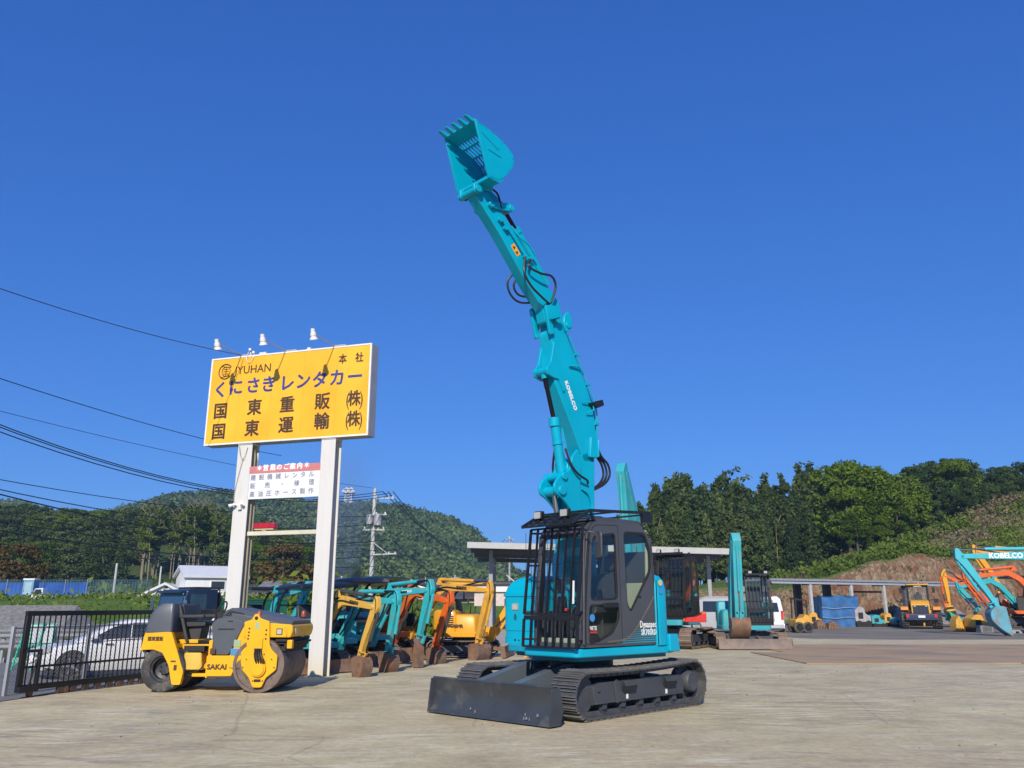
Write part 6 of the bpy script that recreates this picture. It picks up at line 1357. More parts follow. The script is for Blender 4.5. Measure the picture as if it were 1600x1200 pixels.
P = AtY(45,940,81); r = thing('portable_toilet', 'pale blue portable toilet cabin in front of the blue sheeting', 'toilet', (P.x,P.y,fld)); w = MB(); w.box(-.5,.5,-.5,.5,0,1.9); bd = w.build('cabin', mat('toilet_blue', (.15,.3,.45), .5), r, bevel=.04); w = MB(); w.box(-.35,.35,-.53,-.5,.1,1.7); w.build('door', mat('toilet_door', (.3,.45,.55), .5), bd); w = MB(); w.box(-.55,.55,-.55,.55,1.9,2.05); w.build('roof', LWHITE, bd, bevel=.04)
# white car glimpsed under the truck bed
def parked(lab, P, head, cl):
    r = thing('parked_car', lab, 'car', P, rz_of(head)); w = MB(); w.prism(rnd([(-1.8,.25), (-1.8,.8), (-1.2,.92), (-.9,1.4), (.5,1.42), (1.1,.95), (1.75,.8), (1.8,.25)], .1), -.75, .75, 'y'); b = w.build('body', cl, r, bevel=.06, seg=3)
    w = MB(); w.prism([(-.95,.95), (-.8,1.33), (.45,1.35), (.9,.95)], -.755, .755, 'y'); w.build('side_window', mat('car_glass', (.015,.02,.022), .08, coat=1), b)
    for x in (-1.1,1.1):
        for s in (-1,1): wheel(r, x, s*.68, .29, s, .17)
parked('white car glimpsed between the billboard posts behind the roller', (-9.3,29.5,0), 80, CARW)
# steel plates on the yard
RUST = newmat('rusty_road_plate'); t = NT(RUST); v = t.coord('Object'); 
n1 = t.noise(t.coord('Object', (.25,1.2,1)), 1.2, 7, .65); n2 = t.noise(v, .35, 4)
c = t.ramp(n1, [(.25,(.22,.145,.08)), (.5,(.42,.285,.14)), (.75,(.5,.38,.22))]); c = t.mix(t.ramp(n2, [(.52,(0,0,0)), (.6,(.75,.75,.75))]), c, (.27,.23,.17))
b_ = t.pbsdf(**{'Base Color': c, 'Roughness': .6, 'Metallic': .0}); t.put(b_, 'Normal', t.bump(n1, .2, .01)); t.out(b_.outputs[0])
k = 0
for i in range(4):
    for j in range(2):
        x0 = 8.3+i*6.1+j*1.2; y0 = 24.5+j*5.7
        w = MB(); w.box(0,6.06,0,5.66,.006,.03); o = w.build('road_plate', RUST, None, bevel=.004); o.location = (x0,y0,0)
        tag(o, ('near' if j == 0 else 'far')+' row rusty steel plate on the yard, '+('first','second','third','fourth')[i]+' from the left', 'steel plate', 'rusty steel plates laid on the yard')
# ------------------------------------------------------------------ ground
def sheet(name, pts, z, m, kind='structure', label=None):
    me = bpy.data.meshes.new(name); me.from_pydata([(x,y,z) for x, y in pts], [], [list(range(len(pts)))]); me.materials.append(m)
    o = bpy.data.objects.new(name, me); col.objects.link(o); tag(o, label, kind=kind); return o
m = newmat('yard_concrete'); t = NT(m)
v = t.coord('Object'); big = t.noise(v, .12, 5, .6); mid = t.noise(v, .9, 6, .65)
c = t.ramp(mid, [(.3,(.36,.305,.175)), (.5,(.50,.435,.255)), (.7,(.62,.55,.335))])
c = t.mix(t.ramp(big, [(.4,(0,0,0)), (.65,(.6,.6,.6))]), c, (.50,.385,.26))
# tyre and track scuffs: long thin streaks in a few directions
mask = None
for ang, sc, lo, hi, colr, amt, yy in ((8, (.5,2.6,1), .52, .70, (.22,.20,.165), .75, 1), (-6, (.45,2.2,1), .56, .72, (.76,.71,.57), .65, 2), (14, (.35,5.0,1), .54, .64, (.19,.17,.14), .75, 3), (-14, (.5,4.0,1), .55, .66, (.76,.70,.56), .75, 4), (2, (.3,1.2,1), .56, .74, (.50,.32,.16), .5, 5), (25, (.6,.9,1), .5, .7, (.34,.32,.27), .6, 6)):
    tc = t.add('ShaderNodeTexCoord'); mp = t.add('ShaderNodeMapping'); t.l.new(tc.outputs['Object'], mp.inputs[0]); mp.inputs['Rotation'].default_value = (0,0,R(ang)); mp.inputs['Location'].default_value = (yy*13.7,yy*5.1,yy)
    mp2 = t.add('ShaderNodeMapping'); t.l.new(mp.outputs[0], mp2.inputs[0]); mp2.inputs['Scale'].default_value = sc
    n = t.noise(mp2.outputs[0], 2.2, 8, .62, .35); patch = t.ramp(t.noise(mp.outputs[0], .22, 3), [(.42,(0,0,0)), (.6,(1,1,1))])
    f = t.math('MULTIPLY', t.math('MULTIPLY', t.ramp(n, [(lo,(0,0,0)), (hi,(1,1,1))]), patch), amt); c = t.mix(f, c, colr)
fine = t.noise(v, 9, 8, .75); c = t.mix(.5, c, t.ramp(fine, [(.3,gray(.3)), (.7,gray(.75))]), 'OVERLAY')
spk = t.noise(v, 120, 2, .5); c = t.mix(.25, c, t.ramp(spk, [(.35,gray(.25)), (.65,gray(.8))]), 'OVERLAY')
vo = t.add('ShaderNodeTexVoronoi', feature='DISTANCE_TO_EDGE'); nd = t.noise(v, 1.2, 4); 
mx = t.add('ShaderNodeMix', data_type='VECTOR'); t.put(mx, 0, .12); t.l.new(v, mx.inputs[4]); cmb = t.add('ShaderNodeCombineXYZ'); t.l.new(nd, cmb.inputs[0]); t.l.new(mid, cmb.inputs[1]); t.l.new(cmb.outputs[0], mx.inputs[5])
t.l.new(mx.outputs[1], vo.inputs['Vector']); vo.inputs['Scale'].default_value = .16
c = t.mix(t.math('MULTIPLY', t.ramp(vo.outputs[0], [(0,(1,1,1)), (.004,(0,0,0))]), .35), c, (.2,.16,.12))
h = t.math('ADD', t.math('MULTIPLY', fine, .6), t.math('MULTIPLY', spk, .4))
b = t.pbsdf(**{'Base Color': c, 'Roughness': .85, 'Specular IOR Level': .25}); t.put(b, 'Normal', t.bump(h, .45, .02)); t.out(b.outputs[0]); YARD = m
ASPH = newmat('yard_asphalt'); t = NT(ASPH); v = t.coord(); n = t.noise(v, .3, 6, .65); f2 = t.noise(v, 30, 4, .7); st = t.noise(t.coord('Object', (.15,1,1)), 1.0, 6, .6)
c = t.ramp(n, [(.35,(.14,.125,.095)), (.65,(.22,.195,.15))]); c = t.mix(t.ramp(st, [(.5,(0,0,0)), (.68,(.8,.8,.8))]), c, (.32,.27,.21)); c = t.mix(.4, c, t.ramp(f2, [(.3,gray(.3)), (.7,gray(.7))]), 'OVERLAY')
b = t.pbsdf(**{'Base Color': c, 'Roughness': .85}); t.put(b, 'Normal', t.bump(f2, .4, .02)); t.out(b.outputs[0])
ROAD = newmat('road_asphalt'); t = NT(ROAD); v = t.coord(); n = t.noise(v, 1, 6, .65); f2 = t.noise(v, 40, 4, .7)
c = t.ramp(n, [(.35,(.13,.13,.13)), (.65,(.19,.185,.18))]); c = t.mix(.3, c, t.ramp(f2, [(.3,gray(.3)), (.7,gray(.7))]), 'OVERLAY'); b = t.pbsdf(**{'Base Color': c, 'Roughness': .9}); t.out(b.outputs[0])
def grassmat(name, a, b_, c_, sc=.5):
    m = newmat(name); t = NT(m); v = t.coord(); n = t.noise(v, sc, 7, .7); n2 = t.noise(v, sc*12, 5, .7)
    c = t.ramp(n, [(.3,a), (.5,b_), (.7,c_)]); c = t.mix(.5, c, t.ramp(n2, [(.3,gray(.25)), (.7,gray(.75))]), 'OVERLAY'); b = t.pbsdf(**{'Base Color': c, 'Roughness': .95, 'Specular IOR Level': .1}); t.put(b, 'Normal', t.bump(n2, .8, .15)); t.out(b.outputs[0]); return m
GRASS = grassmat('field_grass', (.06,.11,.02), (.10,.17,.03), (.17,.20,.05))
sheet('ground', [(-3000,-500), (3000,-500), (3000,4000), (-3000,4000)], -.06, grassmat('far_land', (.05,.07,.03), (.08,.1,.04), (.12,.12,.06), .02))
sheet('yard', [(-8.95,14), (-8.2,18.5), (-7.2,24), (-6.4,30), (-9,36), (-8,60), (-6,78), (60,78), (60,-30), (-14,-30), (-9.5,10)], 0, YARD)
edge = [(17.2,58), (16.2,54), (14.6,50.5), (13.6,46), (15.0,42.5), (19,41.5), (26,41.8), (34,40.5), (60,40)]
sheet('asphalt_lot', [(60,79.0), (17,79.0)]+edge, .006, ASPH)
sheet('concrete_apron', [(-8.5,31), (-11.5,42), (-8,58), (-9,84), (17,84), (17.2,58), (16.2,54), (14.6,50.5), (13.6,46), (12.4,42), (9.0,40.2), (4,40), (-4,34)], .003, mat('pale_concrete', (.40,.37,.31), .85, var=.2, scale=.6, bump=.3))
sheet('road', [(-60,-4), (-9.6,10), (-9.0,14), (-8.25,18.5), (-7.25,24), (-5.8,28.5), (-30,22), (-60,12)], .004, ROAD)
# kerb between road and verge
w = MB(); w.beam((-40,17.2,.06), (-5.0,28.1,.06), .15, .14); o = w.build('kerb', mat('kerb_concrete', (.4,.39,.36), .85, var=.15)); tag(o, kind='structure')
w = MB(); rq = random.Random(21)
for k in range(260):
    x = rq.uniform(-7,11); y = rq.uniform(5,26); s_ = rq.uniform(.005,.014)*(1+y*.02); a = rq.uniform(0,6); M_ = Matrix.Translation((x,y,s_*.3)) @ Matrix.Rotation(a, 4, 'Z') @ Matrix.Rotation(a*2, 4, 'X')
    w.box(-s_,s_,-s_*.7,s_*.7,-s_*.5,s_*.5, M_)
o = w.build('loose_gravel', mat('grit', (.25,.22,.17), .9, var=.5, scale=1.5), bevel=.003); tag(o, 'scattered grit and pebbles on the concrete yard', kind='stuff')
# ------------------------------------------------------------------ terrain
def smooth(e0, e1, x): t = np.clip((x-e0)/(e1-e0), 0, 1); return t*t*(3-2*t)
rng = np.random.default_rng(4)
def vnoise(x, y, s, seed=0):
    r = np.random.default_rng(seed); T = r.random((64,64)); X = x/s; Y_ = y/s; i = np.floor(X).astype(int); j = np.floor(Y_).astype(int); fx = X-i; fy = Y_-j; fx = fx*fx*(3-2*fx); fy = fy*fy*(3-2*fy)
    g = lambda a, b: T[a % 64, b % 64]; return (g(i,j)*(1-fx)+g(i+1,j)*fx)*(1-fy)+(g(i,j+1)*(1-fx)+g(i+1,j+1)*fx)*fy-.5
def fbm(x, y, s, n=4, seed=0): return sum(vnoise(x, y, s/2**k, seed+k)/2**k for k in range(n))
SKY_FAR = [(-400,800),(-100,790),(0,786),(40,797),(80,808),(150,803),(190,793),(250,780),(330,775),(400,777),(470,782),(545,789),(560,786),(620,793),(660,801),(700,811),(730,823),(752,838),(775,860),(800,882),(840,905),(900,930),(1000,942)]
SKY_MID = [(-400,840),(-100,836),(0,838),(60,842),(130,846),(190,838),(240,828),(300,830),(350,842),(400,858),(440,875),(480,900),(520,920),(560,938),(640,944)]
CREST = [(760,945),(900,938),(1010,920),(1100,915),(1200,907),(1240,902),(1300,890),(1360,872),(1420,858),(1460,845),(1500,826),(1550,806),(1600,790),(1700,765),(1900,730)]
def tab(T, px): return np.interp(px, [a for a, b in T], [b for a, b in T])
def zat(py, D): return EYE+(945.7-py)/FOC/cP*cP*D*1.0/(cP*cP)*.965
def height(x, y):
    x = np.asarray(x, float); y = np.asarray(y, float)
    yy = np.maximum(y, 1); px = 800+FOC*x/(yy*cP)      # azimuth expressed as a column of the picture near the horizon
    def top(T, D):
        v = (600-tab(T, px))/FOC; el = np.tan(PITCH+np.arctan(v)); return EYE+el*D
    left = 2.0*smooth(-7,-13, x+0*y)*smooth(40,54,y)
    left = np.maximum(left, 1.9*smooth(84,105,y)*smooth(26,14,x))
    mid = (top(SKY_MID,205)-2)*smooth(112,205,y)*(1-.9*smooth(215,330,y))
    far = (top(SKY_FAR,520)-9)*smooth(300,520,y)*(1-.8*smooth(540,1100,y))
    far = np.where(px > 1000, 0, far)
    crest = top(CREST,101)
    face = smooth(78.5,83,y)*.75+smooth(84,101,y)*.25
    f1 = np.minimum(np.maximum(crest,0)*.78, 4.8+1.7*smooth(18,32,x)*(1-smooth(42,60,x))); rt = (f1*smooth(78.5,83,y)+(np.maximum(crest,0)-f1)*smooth(83.5,101,y)**.8)*smooth(5,12,x)
    rt = rt+fbm(x,y,5,4,3)*.9*smooth(80,84,y)*smooth(8,14,x)
    z = np.maximum(left, 0)+np.maximum(mid,0)+np.maximum(far-2*0,0)
    z = np.maximum(z, rt) 
    z = z+fbm(x,y,40,4,7)*np.clip((y-130)/100,0,1)*3+fbm(x,y,6,3,9)*.25*smooth(50,70,y)*smooth(-6,-12,x)
    return z
def grid(name, xs, ys, m, skip=None, kind='structure'):
    X, Y_ = np.meshgrid(xs, ys); Z = height(X, Y_); n, k = X.shape
    V = np.stack([X,Y_,Z], -1).reshape(-1,3); I = np.arange(n*k).reshape(n,k)
    F = np.stack([I[:-1,:-1], I[:-1,1:], I[1:,1:], I[1:,:-1]], -1).reshape(-1,4)
    if skip is not None: F = F[~skip(V[F].mean(1))]
    me = bpy.data.meshes.new(name); me.from_pydata(V.tolist(), [], F.tolist()); me.materials.append(m); me.polygons.foreach_set('use_smooth', [True]*len(me.polygons))
    o = bpy.data.objects.new(name, me); col.objects.link(o); tag(o, kind=kind); return o
# bank material: grass on gentle parts, red-brown and pale rock on steep parts
BANK = newmat('cut_bank'); t = NT(BANK); v = t.coord(); geo = t.add('ShaderNodeNewGeometry'); sx = t.add('ShaderNodeSeparateXYZ'); t.l.new(geo.outputs['True Normal'], sx.inputs[0])
n = t.noise(v, .22, 6, .7); n2 = t.noise(v, 1.4, 7, .75); n3 = t.noise(t.coord('Object', (1.2,1,.35)), 2.5, 7, .75, .6)
rock = t.ramp(n3, [(.32,(.07,.05,.035)), (.5,(.22,.15,.09)), (.68,(.40,.33,.23))]); rock = t.mix(t.ramp(n, [(.48,(0,0,0)), (.58,(.8,.8,.8))]), rock, t.ramp(n3, [(.3,(.10,.035,.02)), (.7,(.25,.10,.05))]))
gr = t.ramp(n2, [(.3,(.04,.08,.015)), (.5,(.09,.15,.03)), (.72,(.20,.22,.07))]); gr = t.mix(t.ramp(n, [(.55,(0,0,0)), (.68,(.9,.9,.9))]), gr, t.ramp(n3, [(.3,(.15,.10,.06)), (.7,(.36,.28,.18))]))
f = t.ramp(t.math('ADD', sx.outputs[2], t.math('MULTIPLY', t.math('SUBTRACT', n2, .5), .5)), [(.78,(0,0,0)), (.9,(1,1,1))])
c = t.mix(f, rock, gr); b = t.pbsdf(**{'Base Color': c, 'Roughness': .95, 'Specular IOR Level': .1}); t.put(b, 'Normal', t.bump(n3, .9, .25)); t.out(b.outputs[0])
grid('hillside', np.arange(4.2,130,.7), np.concatenate([np.arange(78.2,90,.35), np.arange(90,170,2)]), BANK)
grid('field', np.arange(-110,22,1.1), np.arange(38,125,1.1), GRASS, lambda c: (c[:,2] < .05))
FARM = grassmat('hill_floor', (.025,.045,.015), (.045,.07,.02), (.07,.10,.03), .08)
grid('hills', np.arange(-900,300,8), np.arange(122,1100,7), FARM, lambda c: (c[:,2] < .2))
# retaining wall of the field, seen through the gate
w = MB(); w.add([(-60,40,-.1), (-21.5,40.5,-.1), (-22.6,44.5,1.6), (-60,44.5,1.6)], [(0,1,2,3)]); w.add([(-21.5,40.5,-.1), (-20.8,44.5,-.1), (-22.6,44.5,1.6)], [(0,1,2)])
o = w.build('retaining_wall', mat('stone_wall', (.19,.185,.17), .85, var=.35, scale=6, bump=.9, bscale=5)); tag(o, 'sloping grey stone retaining wall below the grass field, seen through the gate', 'wall')
# pale gravel ramp at right
w = MB(); xs = np.linspace(36,45,12); 
RY = [76,80,84,88]
rr = []
for i, y in enumerate((74,80,86,92,98)): rr.append([(x+i*.8, y, .02+[0,1.4,3.0,4.6,6.3][i]) for x in np.linspace(35.0,40.5,6)])
w.loft(rr, closed=False, cap=False); w.loft([[(p[0],p[1],p[2]-2.2) for p in r_] if False else r_ for r_ in ([ (35.0+i*.8,y,.02+z) for i,(y,z) in enumerate(zip((74,80,86,92,98),(0,1.4,3.0,4.6,6.3)))], [ (34.0+i*.8,y,-.2) for i,y in enumerate((74,80,86,92,98))])], closed=False, cap=False)
o = w.build('gravel_ramp', mat('gravel', (.26,.25,.24), .9, var=.25, scale=2, bump=.6, bscale=12)); tag(o, kind='structure')
# ------------------------------------------------------------------ foliage
def leafmat(name, dark, mid, light, trans=.25, ns=.9):
    m = newmat(name); t = NT(m); oi = t.add('ShaderNodeObjectInfo'); v = t.coord('Object'); n = t.noise(v, ns, 3); geo = t.add('ShaderNodeNewGeometry')
    f = t.math('ADD', t.math('MULTIPLY', n, .55), t.math('MULTIPLY', geo.outputs['Random Per Island'], .35)); f = t.math('ADD', f, t.math('MULTIPLY', t.math('SUBTRACT', oi.outputs['Random'], .5), .35))
    c = t.ramp(f, [(.2,dark), (.45,mid), (.75,light)])
    d = t.add('ShaderNodeBsdfDiffuse', ins={'Color': c}); tr = t.add('ShaderNodeBsdfTranslucent', ins={'Color': c}); mx = t.add('ShaderNodeMixShader', ins={0: trans}); t.l.new(d.outputs[0], mx.inputs[1]); t.l.new(tr.outputs[0], mx.inputs[2]); t.out(mx.outputs[0]); return m
L_BAM = leafmat('bamboo_leaves', (.04,.065,.02), (.08,.12,.035), (.17,.21,.075)); L_BRD = leafmat('bright_leaves', (.04,.075,.008), (.09,.15,.014), (.16,.23,.025)); L_DRK = leafmat('dark_leaves', (.03,.055,.018), (.06,.10,.03), (.11,.165,.05)); L_CED = leafmat('cedar_needles', (.03,.052,.022), (.056,.095,.034), (.10,.15,.055)); L_BSH = leafmat('bush_leaves', (.05,.09,.012), (.10,.16,.025), (.20,.25,.05)); L_BRN = leafmat('autumn_leaves', (.06,.05,.015), (.13,.09,.03), (.2,.14,.05)); L_HILL = leafmat('hill_leaves', (.03,.055,.018), (.08,.125,.034), (.19,.23,.07), .1, .028)
BARK = mat('bark', (.10,.08,.06), .9, var=.3, bump=.6, bscale=20); PALEB = mat('pale_bark', (.24,.20,.14), .9, var=.25)
def quadmesh(P, size, rg, asp=1.6, droop=0.0, nrm=None):
    """small leaf-clump faces at points P"""
    n = len(P); a = rg.normal(size=(n,3)); 
    if nrm is not None: a = a*.75+nrm
    a /= np.linalg.norm(a,axis=1)[:,None]; b = rg.normal(size=(n,3)); b[:,2] -= droop; b -= a*(a*b).sum(1)[:,None]; b /= np.linalg.norm(b,axis=1)[:,None]; c = np.cross(a,b)
    s = size*rg.uniform(.6,1.3,n)[:,None]; q = np.stack([P-b*s*asp*.5, P+c*s*.5-b*s*.1, P+b*s*asp*.5, P-c*s*.5+b*s*.05],1); return q.reshape(-1,3)
def mesh_from_quads(name, V, m):
    n = len(V)//4; me = bpy.data.meshes.new(name); me.vertices.add(len(V)); me.vertices.foreach_set('co', V.astype(np.float32).ravel()); me.loops.add(len(V)); me.loops.foreach_set('vertex_index', np.arange(len(V), dtype=np.int32)); me.polygons.add(n); me.polygons.foreach_set('loop_start', np.arange(0,len(V),4,dtype=np.int32)); me.update(calc_edges=True); me.materials.append(m); return me
def shell(rg, c, r, n):
    d = rg.normal(size=(n,3)); d /= np.linalg.norm(d,axis=1)[:,None]; rad = rg.uniform(.45,1.0,n)[:,None]**.6; return c+d*rad*r, d
def crown_broad(seed, H, W_, base, ncl=34, per=95, leaf=.3):
    rg = np.random.default_rng(seed); Q = []
    for k in range(ncl):
        t = rg.uniform(0,1); z = base+(H-base)*(.06+.9*t); env = W_*math.sin(math.pi*min(.96,.18+.78*t))**.7; a = rg.uniform(0,2*math.pi); rad = env*rg.uniform(.45,1.0)**.5*.85
        cr = W_*rg.uniform(.26,.42); P, d = shell(rg, np.array([math.cos(a)*rad, math.sin(a)*rad, z]), np.array([cr,cr,cr*.62]), per); Q.append(quadmesh(P, leaf, rg, nrm=d*.8+np.array([0,0,.3])))
    return np.concatenate(Q)
def crown_bamboo(seed, H, W_, leaf=.26):
    rg = np.random.default_rng(seed); Q = []; lean = rg.normal(size=2)*.8
    for k in range(100):
        t = rg.uniform(.12,1)**.75; z = H*t; w = W_*(1-t)**.6*(.5+.9*min(1,t*2.2)) ; a = rg.uniform(0,2*math.pi); r0 = w*rg.uniform(.2,1); c = np.array([math.cos(a)*r0+lean[0]*t*t, math.sin(a)*r0+lean[1]*t*t, z-r0*.35])
        cr = .3+.3*(1-t); P, d = shell(rg, c, np.array([cr,cr,cr*.9]), 27); Q.append(quadmesh(P, leaf, rg, 2.4, droop=1.1))
    tip = np.stack([lean[0]*np.linspace(.8,1.25,60)**2*1.0, lean[1]*np.linspace(.8,1.25,60)**2, H*np.linspace(.9,1.1,60)-np.linspace(0,1,60)**3*H*.05],1)+rg.normal(size=(60,3))*.16; Q.append(quadmesh(tip, leaf, rg, 2.2, droop=1))
    return np.concatenate(Q)
def crown_cedar(seed, H, W_, leaf=.3):
    rg = np.random.default_rng(seed); Q = []
    for k in range(60):
        t = .18+.82*k/60; z = H*t; w = W_*(1.03-t)**.75
        for j in range(5):
            a = rg.uniform(0,2*math.pi); u = rg.uniform(.3,1,34)[:,None]; P = np.concatenate([np.cos(a)*w*u, np.sin(a)*w*u, z-u*w*.3],1)+rg.normal(size=(34,3))*np.array([.22,.22,.13]); Q.append(quadmesh(P, leaf, rg, 1.8, droop=.5))
    return np.concatenate(Q)
def trunk_mesh(name, seed, H, r, limbs, m, base=0.0, bend=.3):
    rg = random.Random(seed); w = MB(); P = [Vector((0,0,-1))]+[Vector((rg.uniform(-bend,bend)*k/5, rg.uniform(-bend,bend)*k/5, H*.86*k/5)) for k in range(6)]
    S = spline(P, 3)
    for a, b in zip(S, S[1:]): w.cyl(a, b, r*(1-.8*max(0,a.z)/H)+.01, r*(1-.8*max(0,b.z)/H)+.01, n=8, cap=False)
    for k in range(limbs):
        t = rg.uniform(.3,.8); o = P[0].lerp(P[-1], t) if False else S[int(t*(len(S)-1))]; a = rg.uniform(0,6.28); e = o+Vector((math.cos(a),math.sin(a),rg.uniform(.5,1.0)))*H*.2; w.cyl(o, e, r*(1-.8*t)*.5, .02, n=6, cap=False)
    me_o = w.build(name, m); me = me_o.data; bpy.data.objects.remove(me_o); return me
def protos(kind, n, cf, tf, leaf):
    return [(mesh_from_quads(kind+'_crown', cf(k), leaf), tf(k)) for k in range(n)]
BR = protos('broadleaf', 4, lambda k: crown_broad(k+1, 10, 3.4, 2.6, 40, 150, .24), lambda k: trunk_mesh('trunk', k, 10, .28, 7, BARK), L_BRD)
DKT = protos('dark_broadleaf', 4, lambda k: crown_broad(k+11, 10, 3.2, 1.8, 38, 130, .26), lambda k: trunk_mesh('trunk', k+9, 10, .24, 6, BARK), L_DRK)
BM = protos('bamboo', 7, lambda k: crown_bamboo(k+21, 11, 1.75), lambda k: trunk_mesh('trunk', k+19, 11, .09, 0, mat('bamboo_culm', (.2,.2,.08), .6), bend=.5), L_BAM)
CE = protos('cedar', 3, lambda k: crown_cedar(k+31, 12, 2.5), lambda k: trunk_mesh('trunk', k+29, 12, .2, 0, BARK, bend=.1), L_CED)
BT_ = protos('autumn_tree', 1, lambda k: crown_broad(k+41, 9, 4.2, 1.5, 36, 90, .35), lambda k: trunk_mesh('trunk', k+39, 9, .3, 6, BARK), L_BRN)
def tree(name, lab, group, P, proto, s, sz=1.0, rz=0):
    r = thing(name, lab, 'tree', P, rz, group); r.scale = (s,s,s*sz)
    for nm, me in (('crown', proto[0]), ('trunk', proto[1])):
        o = bpy.data.objects.new(nm, me); col.objects.link(o); o.parent = r
    return r
rr = random.Random(11)
TOPS = [(900,812),(1000,800),(1015,790),(1040,765),(1070,752),(1100,756),(1150,768),(1200,765),(1235,768),(1262,752),(1290,742),(1330,724),(1370,726),(1400,740),(1440,736),(1480,722),(1520,720),(1560,735),(1600,730),(1700,728),(1800,730)]
def kind_at(px):
    if px < 1290: return 'bam' if rr.random() < .8 else 'ced'
    if px < 1440: return 'brd'
    return 'drk' if rr.random() < .8 else 'ced'
LB = {'bam':('bamboo', 'tall feathery bamboo in the grove on the right hillside', 'bamboo of the right hillside grove', BM, 11), 'ced':('cedar_tree', 'dark pointed cedar among the trees on the right hillside', 'cedars of the right hillside', CE, 12), 'brd':('broadleaf_tree', 'bright yellow-green rounded tree standing tallest on the right hillside', 'bright trees on the right hillside', BR, 10), 'drk':('broadleaf_tree', 'dark green rounded tree on the right hillside crest', 'dark trees on the right hillside', DKT, 10)}
def plant(px, D, kind, topy, jitter=4):
    x = (px-800)/FOC*D*cP*1.035; z0 = float(height(x, D)); zt = AtY(px, topy+rr.uniform(-jitter,jitter), D).z
    nm, lab, grp, pr, H0 = LB[kind]; Hh = max(3.0, zt-z0+.3); s = Hh/H0; wd = s if kind != 'bam' else max(.75, s)
    p = rr.choice(pr); return tree(nm, lab, grp, (AtY(px, 900, D).x, D, z0-.2), p, wd, Hh/H0/wd, rr.uniform(0,6.28))
# back, middle and front rows
for D, step, off in ((118, 13, 0), (113, 16, 10), (108, 18, 26), (103, 21, 48)):
    px = 985 if D > 105 else 1005
    while px < 1690:
        k = kind_at(px)
        if k == 'brd' and D != 108: k = 'drk'
        top = float(tab(TOPS, px))+off
        if k == 'brd': pass
        else: plant(px, D+rr.uniform(-2.5,2.5), k, top+(14 if 1290 < px < 1440 else 0), 7 if k != 'bam' else 13)
        px += step*rr.uniform(.7,1.25)*(1.25 if k in ('drk',) else .8)
for px, D, top in ((1318,104,728),(1346,106,724),(1374,103,731),(1332,100,762),(1362,100,772),(1396,102,752),(1412,101,790),(1345,98,800),(1384,99,806),(1512,108,722),(1430,104,742)): plant(px, D, 'brd', top, 3)
# undergrowth along the crest and slope: nobody could count it
def scatter(name, lab, pts, size, m, per=26, spread=.5, hz=.45, seed=1):
    rg = np.random.default_rng(seed); Q = []
    for (x, y, s) in pts:
        z = float(height(x, y)); P = rg.normal(size=(per,3))*np.array([spread,spread,hz])*s; P[:,2] = np.abs(P[:,2]); Q.append(quadmesh(P+np.array([x,y,z]), size*s, rg, 2.0))
    o = bpy.data.objects.new(name, mesh_from_quads(name, np.concatenate(Q), m)); col.objects.link(o); tag(o, lab, kind='stuff'); return o
pts = []
for k in range(2600):
    px = rr.uniform(1200,1700); y = rr.uniform(83,104) if px < 1480 else rr.uniform(84,122); x = (px-800)/FOC*y*1.0; 
    if vnoise(np.array(x), np.array(y), 7, 5) > -.05 or y > 96: pts.append((x, y, rr.uniform(.4,1.2)))
dry = [p for p in pts if float(vnoise(np.array(p[0]), np.array(p[1]), 4, 15)) > .08]; pts = [p for p in pts if p not in dry]
scatter('dry_brush', 'dry brown brush and cut branches on the right-hand bank', dry, .2, leafmat('dry_leaves', (.12,.09,.05), (.22,.17,.10), (.36,.29,.19)), 22, seed=9)
scatter('undergrowth', 'ragged weeds and shrubs growing over the right-hand bank', pts, .22, L_BSH, 24)
pts = []; dry = []
for k in range(1700):
    px = rr.uniform(1450,1740); y = rr.uniform(84,112); x = (px-800)/FOC*y; (dry if vnoise(np.array(x), np.array(y), 5, 31) > -.02 else pts).append((x, y, rr.uniform(.4,1.1)))
scatter('slope_shrubs', 'low green shrubs covering the upper right slope', pts, .2, L_BSH, 22, .7, .45, seed=41); scatter('slope_litter', 'heaps of dry branches on the upper right slope', dry, .2, bpy.data.materials['dry_leaves'], 22, .8, .4, seed=42)
pts = []
for k in range(420):
    px = rr.uniform(1190,1500); y = rr.uniform(79.5,85); x = (px-800)/FOC*y; 
    if rr.random() < .3: pts.append((x, y, rr.uniform(.3,.7)))
scatter('bank_weeds', 'sparse weeds clinging to the rocky cut', pts, .2, L_BSH, 16, seed=3)
pts = [(rr.uniform(-75,-10), rr.uniform(44,118), rr.uniform(.3,.9)) for k in range(2600)]
scatter('meadow', 'rough grass and weeds of the field at left', pts, .22, L_BSH, 10, .9, .3, seed=4)
pts = [((px-800)/FOC*y, y, rr.uniform(.8,1.9)) for px, y in [(rr.uniform(150,640), rr.uniform(96,125)) for k in range(520)]]
scatter('bramble', 'yellow-green brambles at the foot of the wooded hill', pts, .3, L_BSH, 40, seed=5)
pts = [(-9.8+rr.uniform(-3.2,6.4), 44+rr.uniform(-3,14), rr.uniform(.8,1.5)) for k in range(70)]
scatter('hedge', 'bushes behind the row of small excavators', pts, .22, L_BSH, 60, seed=6)
